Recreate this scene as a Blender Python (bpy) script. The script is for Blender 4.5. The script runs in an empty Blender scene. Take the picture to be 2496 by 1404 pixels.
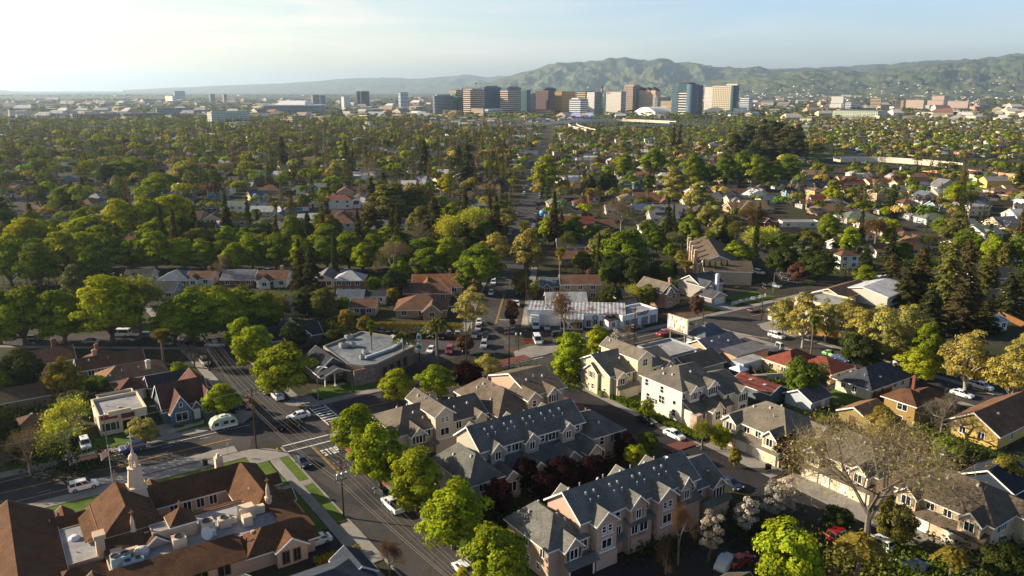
import bpy, math, random
import numpy as np
from mathutils import Vector, noise as mnoise
random.seed(7); rng=np.random.default_rng(7)
SC=bpy.context.scene; COL=SC.collection
R_=math.radians
# ---------------------------------------------------------------- camera
F,CX,CY,H=1941.,1248.,702.,66.
PIT=math.atan(484/1941.)
cd=bpy.data.cameras.new('camera'); cam=bpy.data.objects.new('camera',cd); COL.objects.link(cam)
cd.lens=28; cd.sensor_width=36; cd.clip_start=1; cd.clip_end=90000
cam.location=(0,0,H); cam.rotation_euler=(R_(90)-PIT,0,0); SC.camera=cam
def ray(px,py):
    d=(px-CX)/F; u=-(py-CY)/F
    return d, math.cos(PIT)+math.sin(PIT)*u, -math.sin(PIT)+math.cos(PIT)*u
def at(px,py,z=0.):
    x,y,dz=ray(px,py); t=(z-H)/dz
    return x*t,y*t
def at_dist(px,py,Y):           # point on the sight line at distance Y: (x,z)
    x,y,dz=ray(px,py); t=Y/y
    return x*t,H+t*dz
def proj(x,y,z):
    cz=y*math.cos(PIT)-(z-H)*math.sin(PIT); cu=y*math.sin(PIT)+(z-H)*math.cos(PIT)
    if cz<1: return (-9999,-9999)
    return CX+F*x/cz, CY-F*cu/cz
def ppm(y): return F/max(1,(y*math.cos(PIT)+H*math.sin(PIT)))
OX,OY=at(740,1050)
A33,A2=R_(33),R_(34.4)
def U(u,v):                     # survey frame -> world
    return OX+u*math.cos(A33)-v*math.sin(A33), OY+u*math.sin(A33)+v*math.cos(A33)
def S(u,v):                     # street frame -> world
    return OX+u*math.cos(A2)-v*math.sin(A2), OY+u*math.sin(A2)+v*math.cos(A2)
def C(h,k=1.):
    h=h.lstrip('#'); r=[int(h[i:i+2],16)/255 for i in (0,2,4)]
    return tuple(k*(c/12.92 if c<.04045 else ((c+.055)/1.055)**2.4) for c in r)+(1.,)
# ---------------------------------------------------------------- materials
M={}
def nm(name):
    m=bpy.data.materials.new(name); m.use_nodes=True; M[name]=m
    nt=m.node_tree; b=nt.nodes['Principled BSDF']; return m,nt,b
def N(nt,t,**k):
    n=nt.nodes.new(t)
    for a,v in k.items(): setattr(n,a,v)
    return n
def noise_node(nt,scale,detail=3,vec=None,rough=.6):
    n=N(nt,'ShaderNodeTexNoise'); n.inputs['Scale'].default_value=scale; n.inputs['Detail'].default_value=detail
    n.inputs['Roughness'].default_value=rough
    if vec is not None: nt.links.new(vec,n.inputs['Vector'])
    return n
def ramp(nt,fac,stops):
    r=N(nt,'ShaderNodeValToRGB'); e=r.color_ramp.elements
    e[0].position,e[0].color=stops[0]; e[1].position,e[1].color=stops[-1]
    for p,c in stops[1:-1]:
        x=e.new(p); x.color=c
    nt.links.new(fac,r.inputs['Fac']); return r
def mixc(nt,a,b,fac=.5,mode='MIX'):
    m=N(nt,'ShaderNodeMix',data_type='RGBA',blend_type=mode)
    for s,v in ((0,fac),(6,a),(7,b)):
        if hasattr(v,'is_linked') or isinstance(v,bpy.types.NodeSocket): nt.links.new(v,m.inputs[s])
        else: m.inputs[s].default_value=v
    return m.outputs[2]
def objc(nt): return N(nt,'ShaderNodeObjectInfo').outputs['Color']
def ocoord(nt): return N(nt,'ShaderNodeTexCoord').outputs['Object']
def objmat(name,rough=.8,var=.25,scale=.8,detail=4,spec=.3,metal=0,coat=0,stretch=None,bump=0):
    m,nt,b=nm(name); c=objc(nt); v=ocoord(nt)
    if stretch:
        mp=N(nt,'ShaderNodeMapping'); mp.inputs['Scale'].default_value=stretch; nt.links.new(v,mp.inputs['Vector']); v=mp.outputs['Vector']
    n=noise_node(nt,scale,detail,v)
    r=ramp(nt,n.outputs['Fac'],[(.25,(1-var,)*3+(1,)),(.75,(1+var*.6,)*3+(1,))])
    nt.links.new(mixc(nt,c,r.outputs['Color'],1.,'MULTIPLY'),b.inputs['Base Color'])
    b.inputs['Roughness'].default_value=rough; b.inputs['Specular IOR Level'].default_value=spec; b.inputs['Metallic'].default_value=metal
    if coat: b.inputs['Coat Weight'].default_value=coat; b.inputs['Coat Roughness'].default_value=.05
    if bump:
        bp=N(nt,'ShaderNodeBump'); bp.inputs['Strength'].default_value=bump; bp.inputs['Distance'].default_value=.05
        nt.links.new(n.outputs['Fac'],bp.inputs['Height']); nt.links.new(bp.outputs['Normal'],b.inputs['Normal'])
    return m
objmat('stucco',.9,.1,.5,5,.2)
objmat('paint',.55,.05,.7,2,.4)
objmat('wood',.85,.35,2.,4,.2,stretch=(1,1,.15))
objmat('metal',.45,.15,1.5,3,.5,metal=.6)
objmat('carpaint',.35,.02,1,1,.5,coat=.8)
objmat('tyre',.9,.1,4,2,.2)
objmat('concrete',.9,.22,.35,6,.2)
objmat('stone',.9,.6,1.8,4,.2,bump=.5)
def shingle(name,var):
    m,nt,b=nm(name); c=objc(nt); v=ocoord(nt)
    n=noise_node(nt,.45,5,v); n2=noise_node(nt,4.5,2,v,.8)
    a=mixc(nt,c,ramp(nt,n.outputs['Fac'],[(.3,(1-var,)*3+(1,)),(.7,(1+var*.6,)*3+(1,))]).outputs['Color'],1.,'MULTIPLY')
    a=mixc(nt,a,ramp(nt,n2.outputs['Fac'],[(.35,(.66,)*3+(1,)),(.65,(1.25,)*3+(1,))]).outputs['Color'],1.,'MULTIPLY')
    nt.links.new(a,b.inputs['Base Color']); b.inputs['Roughness'].default_value=.95; b.inputs['Specular IOR Level'].default_value=.15
    bp=N(nt,'ShaderNodeBump'); bp.inputs['Strength'].default_value=.4; bp.inputs['Distance'].default_value=.06
    nt.links.new(n2.outputs['Fac'],bp.inputs['Height']); nt.links.new(bp.outputs['Normal'],b.inputs['Normal'])
shingle('shingle',.34)
def ribbed(name,period,axis,rough=.8,metal=0,rust=None,depth=.08):
    m,nt,b=nm(name); c=objc(nt); v=ocoord(nt)
    w=N(nt,'ShaderNodeTexWave',bands_direction=axis); w.inputs['Scale'].default_value=.314/period*1.0; nt.links.new(v,w.inputs['Vector'])
    n=noise_node(nt,.7,5,v)
    a=mixc(nt,c,ramp(nt,n.outputs['Fac'],[(.3,(.62,)*3+(1,)),(.7,(1.2,)*3+(1,))]).outputs['Color'],1.,'MULTIPLY')
    if rust: 
        n3=noise_node(nt,.28,6,v,.75)
        mk=ramp(nt,n3.outputs['Fac'],[(.5,(0,0,0,1)),(.6,(1,1,1,1))])
        a=mixc(nt,a,rust,mk.outputs['Color'])
    a=mixc(nt,a,ramp(nt,w.outputs['Fac'],[(0.,(.55,)*3+(1,)),(.5,(1.1,)*3+(1,))]).outputs['Color'],1.,'MULTIPLY')
    nt.links.new(a,b.inputs['Base Color']); b.inputs['Roughness'].default_value=rough; b.inputs['Metallic'].default_value=metal
    bp=N(nt,'ShaderNodeBump'); bp.inputs['Strength'].default_value=.7; bp.inputs['Distance'].default_value=depth
    nt.links.new(w.outputs['Fac'],bp.inputs['Height']); nt.links.new(bp.outputs['Normal'],b.inputs['Normal'])
ribbed('tile_x',.5,'X'); ribbed('tile_y',.5,'Y')
ribbed('rusty_sheet',1.1,'X',.6,.2,C('#7a4c36'))
m,nt,b=nm('glass'); b.inputs['Base Color'].default_value=(.012,.02,.024,1); b.inputs['Roughness'].default_value=.06; b.inputs['Specular IOR Level'].default_value=.8
m,nt,b=nm('window_mid'); b.inputs['Base Color'].default_value=(.015,.022,.026,1); b.inputs['Roughness'].default_value=.12
# ground surfaces in world coordinates
def gmat(name,stops,scale,detail=6,rough=.95,fine=None,bump=0,streak=None):
    m,nt,b=nm(name); g=N(nt,'ShaderNodeNewGeometry').outputs['Position']
    n=noise_node(nt,scale,detail,g,.65); r=ramp(nt,n.outputs['Fac'],stops); a=r.outputs['Color']
    if fine:
        n2=noise_node(nt,fine[0],3,g,.7)
        a=mixc(nt,a,ramp(nt,n2.outputs['Fac'],[(.3,(1-fine[1],)*3+(1,)),(.7,(1+fine[1],)*3+(1,))]).outputs['Color'],1.,'MULTIPLY')
        if streak:
            vo=N(nt,'ShaderNodeTexVoronoi',feature='DISTANCE_TO_EDGE'); vo.inputs['Scale'].default_value=.11; ad=N(nt,'ShaderNodeVectorMath',operation='MULTIPLY_ADD'); nt.links.new(noise_node(nt,.5,4,g,.7).outputs['Color'],ad.inputs[0]); ad.inputs[1].default_value=(5,5,0); nt.links.new(g,ad.inputs[2]); nt.links.new(ad.outputs[0],vo.inputs['Vector'])
            a=mixc(nt,a,ramp(nt,vo.outputs['Distance'],[(0.,(.45,.45,.47,1)),(.014,(1,1,1,1))]).outputs['Color'],1.,'MULTIPLY')
            pt=N(nt,'ShaderNodeTexVoronoi'); pt.inputs['Scale'].default_value=.075; nt.links.new(g,pt.inputs['Vector']); a=mixc(nt,a,ramp(nt,pt.outputs['Color'],[(.2,(.72,.72,.76,1)),(.45,(1,1,1,1)),(.85,(1.18,1.15,1.1,1))]).outputs['Color'],1.,'MULTIPLY')
        if bump:
            bp=N(nt,'ShaderNodeBump'); bp.inputs['Strength'].default_value=bump; bp.inputs['Distance'].default_value=.1
            nt.links.new(n2.outputs['Fac'],bp.inputs['Height']); nt.links.new(bp.outputs['Normal'],b.inputs['Normal'])
    nt.links.new(a,b.inputs['Base Color']); b.inputs['Roughness'].default_value=rough; b.inputs['Specular IOR Level'].default_value=.15
    return m
def g_(x,k=1): return (x[0]*k,x[1]*k,x[2]*k,1)
gmat('ground',[(.3,(.035,.03,.02,1)),(.45,(.03,.038,.014,1)),(.56,(.055,.045,.034,1)),(.66,(.026,.036,.013,1)),(.8,(.075,.066,.056,1))],.03,8,fine=(.9,.4))
gmat('asphalt',[(.3,(.038,.038,.042,1)),(.55,(.056,.053,.053,1)),(.8,(.08,.073,.07,1))],.12,6,.85,fine=(2.2,.2),streak=1)
gmat('dark_asphalt',[(.3,(.022,.022,.026,1)),(.7,(.036,.035,.038,1))],.1,5,.8,fine=(3,.2),streak=1)
gmat('pavement',[(.3,(.2,.19,.175,1)),(.7,(.29,.275,.25,1))],.25,6,.9,fine=(1.6,.12))
gmat('grass',[(.3,(.05,.095,.012,1)),(.7,(.1,.15,.02,1))],.3,5,.95,fine=(3.5,.35),bump=.5)
gmat('meadow',[(.3,(.06,.09,.02,1)),(.55,(.11,.13,.04,1)),(.75,(.16,.15,.07,1))],.02,6,.95,fine=(.3,.3))
gmat('soil',[(.3,(.07,.045,.028,1)),(.7,(.12,.08,.05,1))],.4,5,.95,fine=(2,.3))
gmat('gravel',[(.3,(.12,.1,.085,1)),(.7,(.24,.215,.19,1))],2.5,4,.95,fine=(5,.4),bump=.6)
gmat('brick_paving',[(.3,(.11,.04,.035,1)),(.7,(.17,.07,.06,1))],.8,5,.9,fine=(5,.25))
gmat('roof_felt',[(.3,(.2,.205,.215,1)),(.55,(.3,.3,.31,1)),(.75,(.38,.37,.36,1))],.25,7,.9,fine=(1.7,.18))
gmat('shaded_stained_felt',[(.3,(.08,.1,.12,1)),(.5,(.16,.185,.205,1)),(.62,(.22,.24,.255,1)),(.8,(.1,.11,.12,1))],.16,8,.9,fine=(1.2,.35))  # stained felt; tree shade is put into its darker, bluish colour
gmat('concrete_deck',[(.3,(.33,.31,.27,1)),(.7,(.44,.41,.36,1))],.03,5,.9)
gmat('plain_far',[(.35,(.035,.05,.024,1)),(.5,(.055,.062,.032,1)),(.62,(.085,.08,.06,1)),(.8,(.04,.055,.026,1))],.006,9,.95,fine=(.05,.45))
gmat('hill_grass',[(.34,(.02,.036,.02,1)),(.44,(.055,.074,.03,1)),(.54,(.098,.115,.042,1)),(.7,(.14,.14,.055,1))],.0034,10,.95,fine=(.02,.5))
def marking(name,c):
    m,nt,b=nm(name); g=N(nt,'ShaderNodeNewGeometry').outputs['Position']; n=noise_node(nt,1.8,5,g,.8)
    nt.links.new(ramp(nt,n.outputs['Fac'],[(.36,g_(c,.3)),(.5,g_(c))]).outputs['Color'],b.inputs['Base Color']); b.inputs['Roughness'].default_value=.8
marking('white_marking',(.62,.62,.6)); marking('yellow_marking',(.5,.3,.05)); marking('red_marking',(.35,.05,.04))
def leafmat(name,attr=True,trans=.3):
    m,nt,b=nm(name); nt.nodes.remove(b); out=nt.nodes['Material Output']
    a=N(nt,'ShaderNodeAttribute',attribute_name='tone')
    c=mixc(nt,objc(nt),a.outputs['Color'],1.,'MULTIPLY') if attr else a.outputs['Color']
    d=N(nt,'ShaderNodeBsdfDiffuse'); t=N(nt,'ShaderNodeBsdfTranslucent'); x=N(nt,'ShaderNodeMixShader')
    nt.links.new(c,d.inputs['Color'])
    nt.links.new(mixc(nt,c,(1.45,1.25,.45,1),1.,'MULTIPLY'),t.inputs['Color']); x.inputs[0].default_value=trans
    nt.links.new(d.outputs[0],x.inputs[1]); nt.links.new(t.outputs[0],x.inputs[2]); nt.links.new(x.outputs[0],out.inputs['Surface'])
leafmat('leaf'); leafmat('leaf_far',False,.25)
objmat('bark',.95,.4,1.5,4,.1,stretch=(1,1,.3))
m,nt,b=nm('vertex_paint'); a=N(nt,'ShaderNodeAttribute',attribute_name='tone'); nt.links.new(a.outputs['Color'],b.inputs['Base Color']); b.inputs['Roughness'].default_value=.9
# ---------------------------------------------------------------- mesh builder
class MB:
    def __init__(s): s.v=[]; s.f=[]; s.m=[]; s.mi=0
    def q(s,*p):
        i=len(s.v); s.v+=[tuple(a) for a in p]; s.f.append(tuple(range(i,i+len(p)))); s.m.append(s.mi)
    def hexa(s,b,t):             # bottom loop (ccw from above), top loop
        i=len(s.v); n=len(b); s.v+=[tuple(a) for a in b]+[tuple(a) for a in t]
        s.f.append(tuple(range(i+n-1,i-1,-1))); s.f.append(tuple(range(i+n,i+2*n))); s.m+=[s.mi]*2
        for k in range(n):
            l=(k+1)%n; s.f.append((i+k,i+l,i+n+l,i+n+k)); s.m.append(s.mi)
    def box(s,x0,x1,y0,y1,z0,z1,tp=0):
        s.hexa([(x0,y0,z0),(x1,y0,z0),(x1,y1,z0),(x0,y1,z0)],[(x0+tp,y0+tp,z1),(x1-tp,y0+tp,z1),(x1-tp,y1-tp,z1),(x0+tp,y1-tp,z1)])
    def walls(s,x0,x1,y0,y1,z0,z1):
        c=[(x0,y0),(x1,y0),(x1,y1),(x0,y1)]
        for k in range(4):
            a,b=c[k],c[(k+1)%4]; s.q((*a,z0),(*b,z0),(*b,z1),(*a,z1))
    def prism(s,pts,z0,z1): s.hexa([(x,y,z0) for x,y in pts],[(x,y,z1) for x,y in pts])
    def tube(s,p0,p1,r0,r1=None,n=6,cap=True):
        r1=r0 if r1 is None else r1
        a,b=Vector(p0),Vector(p1); d=(b-a); 
        if d.length<1e-6: return
        d.normalize(); e=d.orthogonal().normalized(); g=d.cross(e); i=len(s.v)
        for c,r in ((a,r0),(b,r1)):
            for k in range(n):
                t=2*math.pi*k/n; s.v.append(tuple(c+e*(r*math.cos(t))+g*(r*math.sin(t))))
        for k in range(n):
            l=(k+1)%n; s.f.append((i+k,i+l,i+n+l,i+n+k)); s.m.append(s.mi)
        if cap:
            s.f.append(tuple(range(i+n-1,i-1,-1))); s.f.append(tuple(range(i+n,i+2*n))); s.m+=[s.mi]*2
    def path(s,pts,r,n=5):
        for a,b in zip(pts,pts[1:]): s.tube(a,b,r,r,n,False)
    def lathe(s,prof,n=10,cx=0,cy=0):
        i=len(s.v)
        for r,z in prof:
            for k in range(n):
                t=2*math.pi*k/n; s.v.append((cx+r*math.cos(t),cy+r*math.sin(t),z))
        for j in range(len(prof)-1):
            for k in range(n):
                l=(k+1)%n; s.f.append((i+j*n+k,i+j*n+l,i+(j+1)*n+l,i+(j+1)*n+k)); s.m.append(s.mi)
        s.f.append(tuple(range(i+n-1,i-1,-1))); j=len(prof)-1; s.f.append(tuple(range(i+j*n,i+j*n+n))); s.m+=[s.mi]*2
    def mesh(s,name,mats):
        me=bpy.data.meshes.new(name); me.from_pydata(s.v,[],s.f)
        for m in mats: me.materials.append(M[m])
        if len(mats)>1: me.polygons.foreach_set('material_index',s.m)
        me.update(); return me
def link(name,data,parent=None,loc=None,rz=0,color=None,**props):
    o=bpy.data.objects.new(name,data); COL.objects.link(o)
    if parent: o.parent=parent
    if loc is not None: o.location=loc
    if rz: o.rotation_euler=(0,0,rz)
    if color: o.color=color
    for k,v in props.items():
        if v is not None: o[k]=v
    return o
def obj(name,mb,mat,parent=None,color=None,loc=None,rz=0,**p):
    mats=[mat] if isinstance(mat,str) else mat
    return link(name,mb.mesh(name,mats),parent,loc,rz,color,**p)
USED=set()
def thing(name,label,cat,loc,rz=0,group=None):
    USED.add(label)
    return link(name,None,None,loc,rz,None,label=label,category=cat,group=group)
# ---------------------------------------------------------------- light and sky
SUN_EL=R_(21); SUN_DIR=Vector((-.972,.235,0)).normalized()*math.cos(SUN_EL); SUN_DIR.z=math.sin(SUN_EL)
sl=bpy.data.lights.new('sun','SUN'); sl.energy=5.0; sl.angle=R_(.5); sl.color=(1.,.83,.62)
so=bpy.data.objects.new('sun',sl); COL.objects.link(so); so.rotation_euler=(-SUN_DIR).to_track_quat('-Z','Y').to_euler(); so.location=(-300,60,300)
W=bpy.data.worlds.new('World'); SC.world=W; W.use_nodes=True; nt=W.node_tree; bg=nt.nodes['Background']
sky=N(nt,'ShaderNodeTexSky',sky_type='NISHITA'); sky.sun_disc=False; sky.sun_elevation=SUN_EL; sky.sun_rotation=math.atan2(SUN_DIR.x,SUN_DIR.y)
sky.air_density=1.0; sky.dust_density=.8; sky.ozone_density=2.8; sky.altitude=30
tc=N(nt,'ShaderNodeTexCoord'); mp=N(nt,'ShaderNodeMapping'); mp.inputs['Scale'].default_value=(1.2,1.2,13); mp.inputs['Rotation'].default_value=(0,R_(3),0)
nt.links.new(tc.outputs['Generated'],mp.inputs['Vector'])
n1=noise_node(nt,2.6,9,mp.outputs['Vector'],.62); n1.inputs['Distortion'].default_value=.5
cl=ramp(nt,n1.outputs['Fac'],[(.44,(0,0,0,1)),(.66,(1,1,1,1))])
sx=N(nt,'ShaderNodeSeparateXYZ'); nt.links.new(tc.outputs['Generated'],sx.inputs[0])
mr=N(nt,'ShaderNodeMapRange'); mr.inputs[1].default_value=.55; mr.inputs[2].default_value=-.5; mr.inputs[3].default_value=.14; mr.inputs[4].default_value=.6; nt.links.new(sx.outputs[0],mr.inputs[0])
mu=N(nt,'ShaderNodeMath',operation='MULTIPLY'); nt.links.new(cl.outputs['Color'],mu.inputs[0]); nt.links.new(mr.outputs[0],mu.inputs[1])
bw=N(nt,'ShaderNodeRGBToBW'); nt.links.new(sky.outputs[0],bw.inputs[0])
cw=N(nt,'ShaderNodeVectorMath',operation='SCALE'); cw.inputs[0].default_value=(1.4,1.33,1.25); nt.links.new(bw.outputs[0],cw.inputs['Scale'])
hm_=N(nt,'ShaderNodeMapRange'); hm_.interpolation_type='SMOOTHSTEP'; hm_.inputs[1].default_value=0.; hm_.inputs[2].default_value=.42; hm_.inputs[3].default_value=1.5; hm_.inputs[4].default_value=.8; nt.links.new(sx.outputs[2],hm_.inputs[0])   # brighter air towards the horizon
hs=N(nt,'ShaderNodeVectorMath',operation='SCALE'); nt.links.new(mixc(nt,sky.outputs[0],cw.outputs[0],mu.outputs[0]),hs.inputs[0]); nt.links.new(hm_.outputs[0],hs.inputs['Scale']); dp=N(nt,'ShaderNodeVectorMath',operation='DOT_PRODUCT'); dp.inputs[1].default_value=tuple(SUN_DIR); nt.links.new(tc.outputs['Generated'],dp.inputs[0])
tint=ramp(nt,dp.outputs['Value'],[(0.,(.97,.97,1.08,1)),(.02,(.98,.97,1.07,1)),(.3,(1.03,.95,.91,1)),(.62,(1.05,.87,.7,1))])   # bluer away from the sun, warmer towards it
nt.links.new(mixc(nt,hs.outputs[0],tint.outputs['Color'],1.,'MULTIPLY'),bg.inputs['Color']); bg.inputs['Strength'].default_value=.066
SC.view_settings.view_transform='Standard'; SC.view_settings.look='None'; SC.view_settings.exposure=1.2; SC.view_settings.gamma=1
SC.render.engine='CYCLES'
try:
    SC.cycles.max_bounces=6; SC.cycles.diffuse_bounces=2; SC.cycles.glossy_bounces=2; SC.cycles.transmission_bounces=3; SC.cycles.volume_bounces=0; SC.cycles.transparent_max_bounces=8
    SC.cycles.use_denoising=True
except Exception: pass
hz=MB(); hz.box(-34000,34000,-3000,44000,-1,760)
hm=bpy.data.materials.new('haze_air'); hm.use_nodes=True; hn=hm.node_tree; hn.nodes.remove(hn.nodes['Principled BSDF'])
pv=N(hn,'ShaderNodeVolumePrincipled'); pv.inputs['Density'].default_value=5.4e-5; pv.inputs['Color'].default_value=(.56,.77,1,1); pv.inputs['Anisotropy'].default_value=.42
hn.links.new(pv.outputs[0],hn.nodes['Material Output'].inputs['Volume']); M['haze_air']=hm
obj('haze',hz,'haze_air',kind='stuff')
# ================================================================ ground, roads, hills
def axis(*a): return list(a)
gx=[-30000,-12000,-5000,-2000,-900,-450,-200,-90,0,90,200,450,900,2000,5000,12000,30000]
gy=[-1500,-300,0,60,100,140,190,250,330,450,700,1100]
mb=MB()
for i in range(len(gx)-1):
    for j in range(len(gy)-1): mb.q((gx[i],gy[j],0),(gx[i+1],gy[j],0),(gx[i+1],gy[j+1],0),(gx[i],gy[j+1],0))
gy=[1100,1600,2400,4000,7000,12000,22000,40000]
mb.mi=1
for i in range(len(gx)-1):
    for j in range(len(gy)-1): mb.q((gx[i],gy[j],0),(gx[i+1],gy[j],0),(gx[i+1],gy[j+1],0),(gx[i],gy[j+1],0))
obj('ground',mb,['ground','plain_far'],kind='structure')
_z=[.02]; _mz=[.1]; _k=[0]
def strip(name,pts,w,mat,z=None,kind='structure',h=0,**p):
    if z is None: _z[0]+=.003; z=_z[0]
    mb=MB(); L=[];Rr=[]
    for i,a in enumerate(pts):
        b=pts[min(i+1,len(pts)-1)]; c=pts[max(i-1,0)]
        d=Vector((b[0]-c[0],b[1]-c[1])).normalized(); n=Vector((-d.y,d.x))*(w/2)
        L.append((a[0]+n.x,a[1]+n.y)); Rr.append((a[0]-n.x,a[1]-n.y))
    for i in range(len(pts)-1):
        if h: mb.hexa([(*Rr[i],.0),(*Rr[i+1],.0),(*L[i+1],.0),(*L[i],.0)],[(*Rr[i],h),(*Rr[i+1],h),(*L[i+1],h),(*L[i],h)])
        else: mb.q((*Rr[i],z),(*Rr[i+1],z),(*L[i+1],z),(*L[i],z))
    return obj(name,mb,mat,kind=kind,**p)
def rect(name,u0,u1,v0,v1,mat,z=None,h=0,fr=S,kind='structure'):
    if z is None: _z[0]+=.003; z=_z[0]
    c=[fr(u0,v0),fr(u1,v0),fr(u1,v1),fr(u0,v1)]; mb=MB()
    if h: mb.prism(c,0,h)
    else: mb.q(*[(x,y,z) for x,y in c])
    return obj(name,mb,mat,kind=kind)
def poly(name,pix,mat,z=None,h=0):
    if z is None: _z[0]+=.003; z=_z[0]
    c=[at(*p) for p in pix]; mb=MB()
    a=sum(c[i][0]*c[(i+1)%len(c)][1]-c[(i+1)%len(c)][0]*c[i][1] for i in range(len(c)))
    if a<0: c.reverse()
    if h: mb.prism(c,0,h)
    else: mb.q(*[(x,y,z) for x,y in c])
    return obj(name,mb,mat,kind='structure')
def seg(a,b,n): return [(a[0]+(b[0]-a[0])*t/n,a[1]+(b[1]-a[1])*t/n) for t in range(n+1)]
# roads
strip('road',seg(S(-90,4),S(330,4),12),13,'asphalt')
strip('road',seg(S(-1.3,130),S(-1.3,-75),6),9.3,'asphalt')
AV0,AV1=at(1206,800),at(1290,500)
AVD=Vector((AV1[0]-AV0[0],AV1[1]-AV0[1])).normalized(); 
def av(s,o): return AV0[0]+AVD.x*s+AVD.y*o, AV0[1]+AVD.y*s-AVD.x*o      # along the avenue, o metres to its right
strip('road',seg(av(-22,0),av(760,0),20),13,'asphalt')
strip('road',seg(at(-300,826),at(520,832),6),9,'asphalt')
strip('road',seg(at(-500,667),at(1235,656),8),9.5,'asphalt')
strip('road',seg(S(128.6,1),S(128.6,-150),6),9,'asphalt')
strip('road',[at(1945,712),at(1905,668),at(1850,622),at(1780,560),at(1700,500),at(1640,440)],8.5,'asphalt')
strip('road',seg(at(1990,708),at(2496,640),4),9,'asphalt')
strip('road',seg(at(1960,480),at(2180,540),3)+[at(2496,600)],10,'asphalt')
strip('road',seg(at(-200,480),at(1250,470),4),9,'asphalt')
strip('road',seg(at(1290,560),at(1700,555),4),8,'asphalt')
strip('alley',seg(U(58,-4),U(58.6,-112),5),7.4,'dark_asphalt')
rect('alley',8,54.5,-83,-68.6,'dark_asphalt',fr=U)
rect('alley',40,54.5,-27,-23.5,'dark_asphalt',fr=U)
rect('car_park',25,53,22,50,'asphalt',fr=U)
rect('car_park',77,96,11,34,'asphalt',fr=U)
rect('car_park',98,124,-22,0,'asphalt',fr=U)
rect('driveway',-15.5,-7.4,-45.6,-38.6,'dark_asphalt',fr=U)
rect('car_park',11,66,-140,-90,'dark_asphalt',fr=U)
# pavements (raised kerbs)
K=.13
def walk(u0,u1,v0,v1,mat='pavement',name='pavement',fr=S):
    _k[0]+=.0015; return rect(name,u0,u1,v0,v1,mat,h=K-.03+_k[0],fr=fr)
walk(-90,-13,-5.6,-2.6); walk(5.5,48,-5.2,-2.6); walk(66,122,-5.2,-2.6); walk(134.5,200,-5.2,-2.6)
walk(-90,-8.5,10.6,13); walk(6,42,10.6,13.2); walk(67,175,10.6,12.8)
walk(-9.8,-8.1,-75,-5.6); walk(3.45,4.0,-75,-4.5,'pavement','kerb')
walk(-6.35,-6.02,-75,-5,'pavement','kerb')
walk(-8.4,-6.3,13,120); walk(3.5,5.6,14,64)
walk(121.6,123.6,-120,-5.3); walk(133.5,135.6,-120,-5.3)
def corner(u,v,r,a0,a1):
    c=[S(u,v)]+[S(u+r*math.cos(R_(a0+(a1-a0)*k/8)),v+r*math.sin(R_(a0+(a1-a0)*k/8))) for k in range(9)]
    mb=MB(); mb.prism(c,0,K+.01); obj('pavement',mb,'pavement',kind='structure')
corner(-13,-9.4,6.8,0,90); corner(8.2,-7.6,5,90,180); corner(-11,16,5.4,-90,0); corner(8,17,6.4,180,270)
corner(138,-9,6.4,90,180); corner(118,-9,6.4,0,90)
for o,n in ((-8.6,-7),(8.6,7)):
    strip('pavement',seg(av(2 if o>0 else -4,o),av(130,o),8),2.4,'pavement',h=K)
poly('pavement',[(1262,880),(1252,858),(1290,845),(1350,838),(1375,850),(1330,866)],'pavement',h=K+.012)
walk(-16,30,-1.0,0.0) if False else None
rect('bus_pad',-38,-13.5,-2.4,.6,'pavement',fr=S)
for a in seg(at(-300,837),at(505,846),1)[:1]: pass
strip('pavement',seg(at(-300,842),at(500,850),6),1.8,'pavement',h=K)

# lawns and yards
def lawn(u0,u1,v0,v1,fr=S,mat='grass',name='lawn'): return rect(name,u0,u1,v0,v1,mat,h=.1,fr=fr)
lawn(-31,-10.2,-16.5,-5.9); lawn(-14.5,-10.0,-37.5,-16.7); lawn(-8.05,-6.4,-36.8,-7.5)
lawn(-46,-34,-15,-5.9); lawn(4.05,9.5,-75,-7.8); lawn(-36,-24,13.3,18.8); lawn(-22.5,-12.5,13.3,17.4); lawn(9.4,26,13.4,20.5)
lawn(-52,-38,13.3,19); lawn(60,68,-27,-6); lawn(61.5,66,-46.5,-28); lawn(90,108,-72,-46); lawn(134.9,147,14.5,19); lawn(150,165,14.5,24)
lawn(62,76,14,20,mat='soil',name='flower_bed'); lawn(116,134,13.2,22,mat='soil',name='front_yard')
lawn(-12.6,-8.0,-58,-48,mat='gravel',name='rock_garden')
rect('walkway',-14.5,-6.4,-22.2,-20.4,'pavement',h=.125); rect('walkway',-8.1,-6.2,-50,-37.5,'pavement',h=.122)
rect('driveway',-24,-21,12.9,19,'pavement',h=.11); rect('driveway',-14.6,-13.2,13.1,18,'pavement',h=.115)
rect('driveway',-41,-37.5,13.1,20,'pavement',h=.11); rect('driveway',138,144.5,13,23,'pavement',h=.11)
rect('driveway',61.9,66.2,-64,-48,'pavement',h=.06,fr=U); rect('driveway',62.4,67.2,-99,-65,'pavement',h=.06,fr=U); rect('driveway',63,69,-24.5,-20.5,'pavement',h=.06,fr=U)
rect('pavement',60.3,61.8,-48,-6,'pavement',h=.11,fr=U); rect('brick_apron',47,54.4,-22.5,-14,'brick_paving',fr=U); rect('brick_apron',54.4,61,-47.5,-44.5,'brick_paving',fr=U); rect('brick_apron',50,63,9.2,13,'brick_paving',fr=S)
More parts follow.
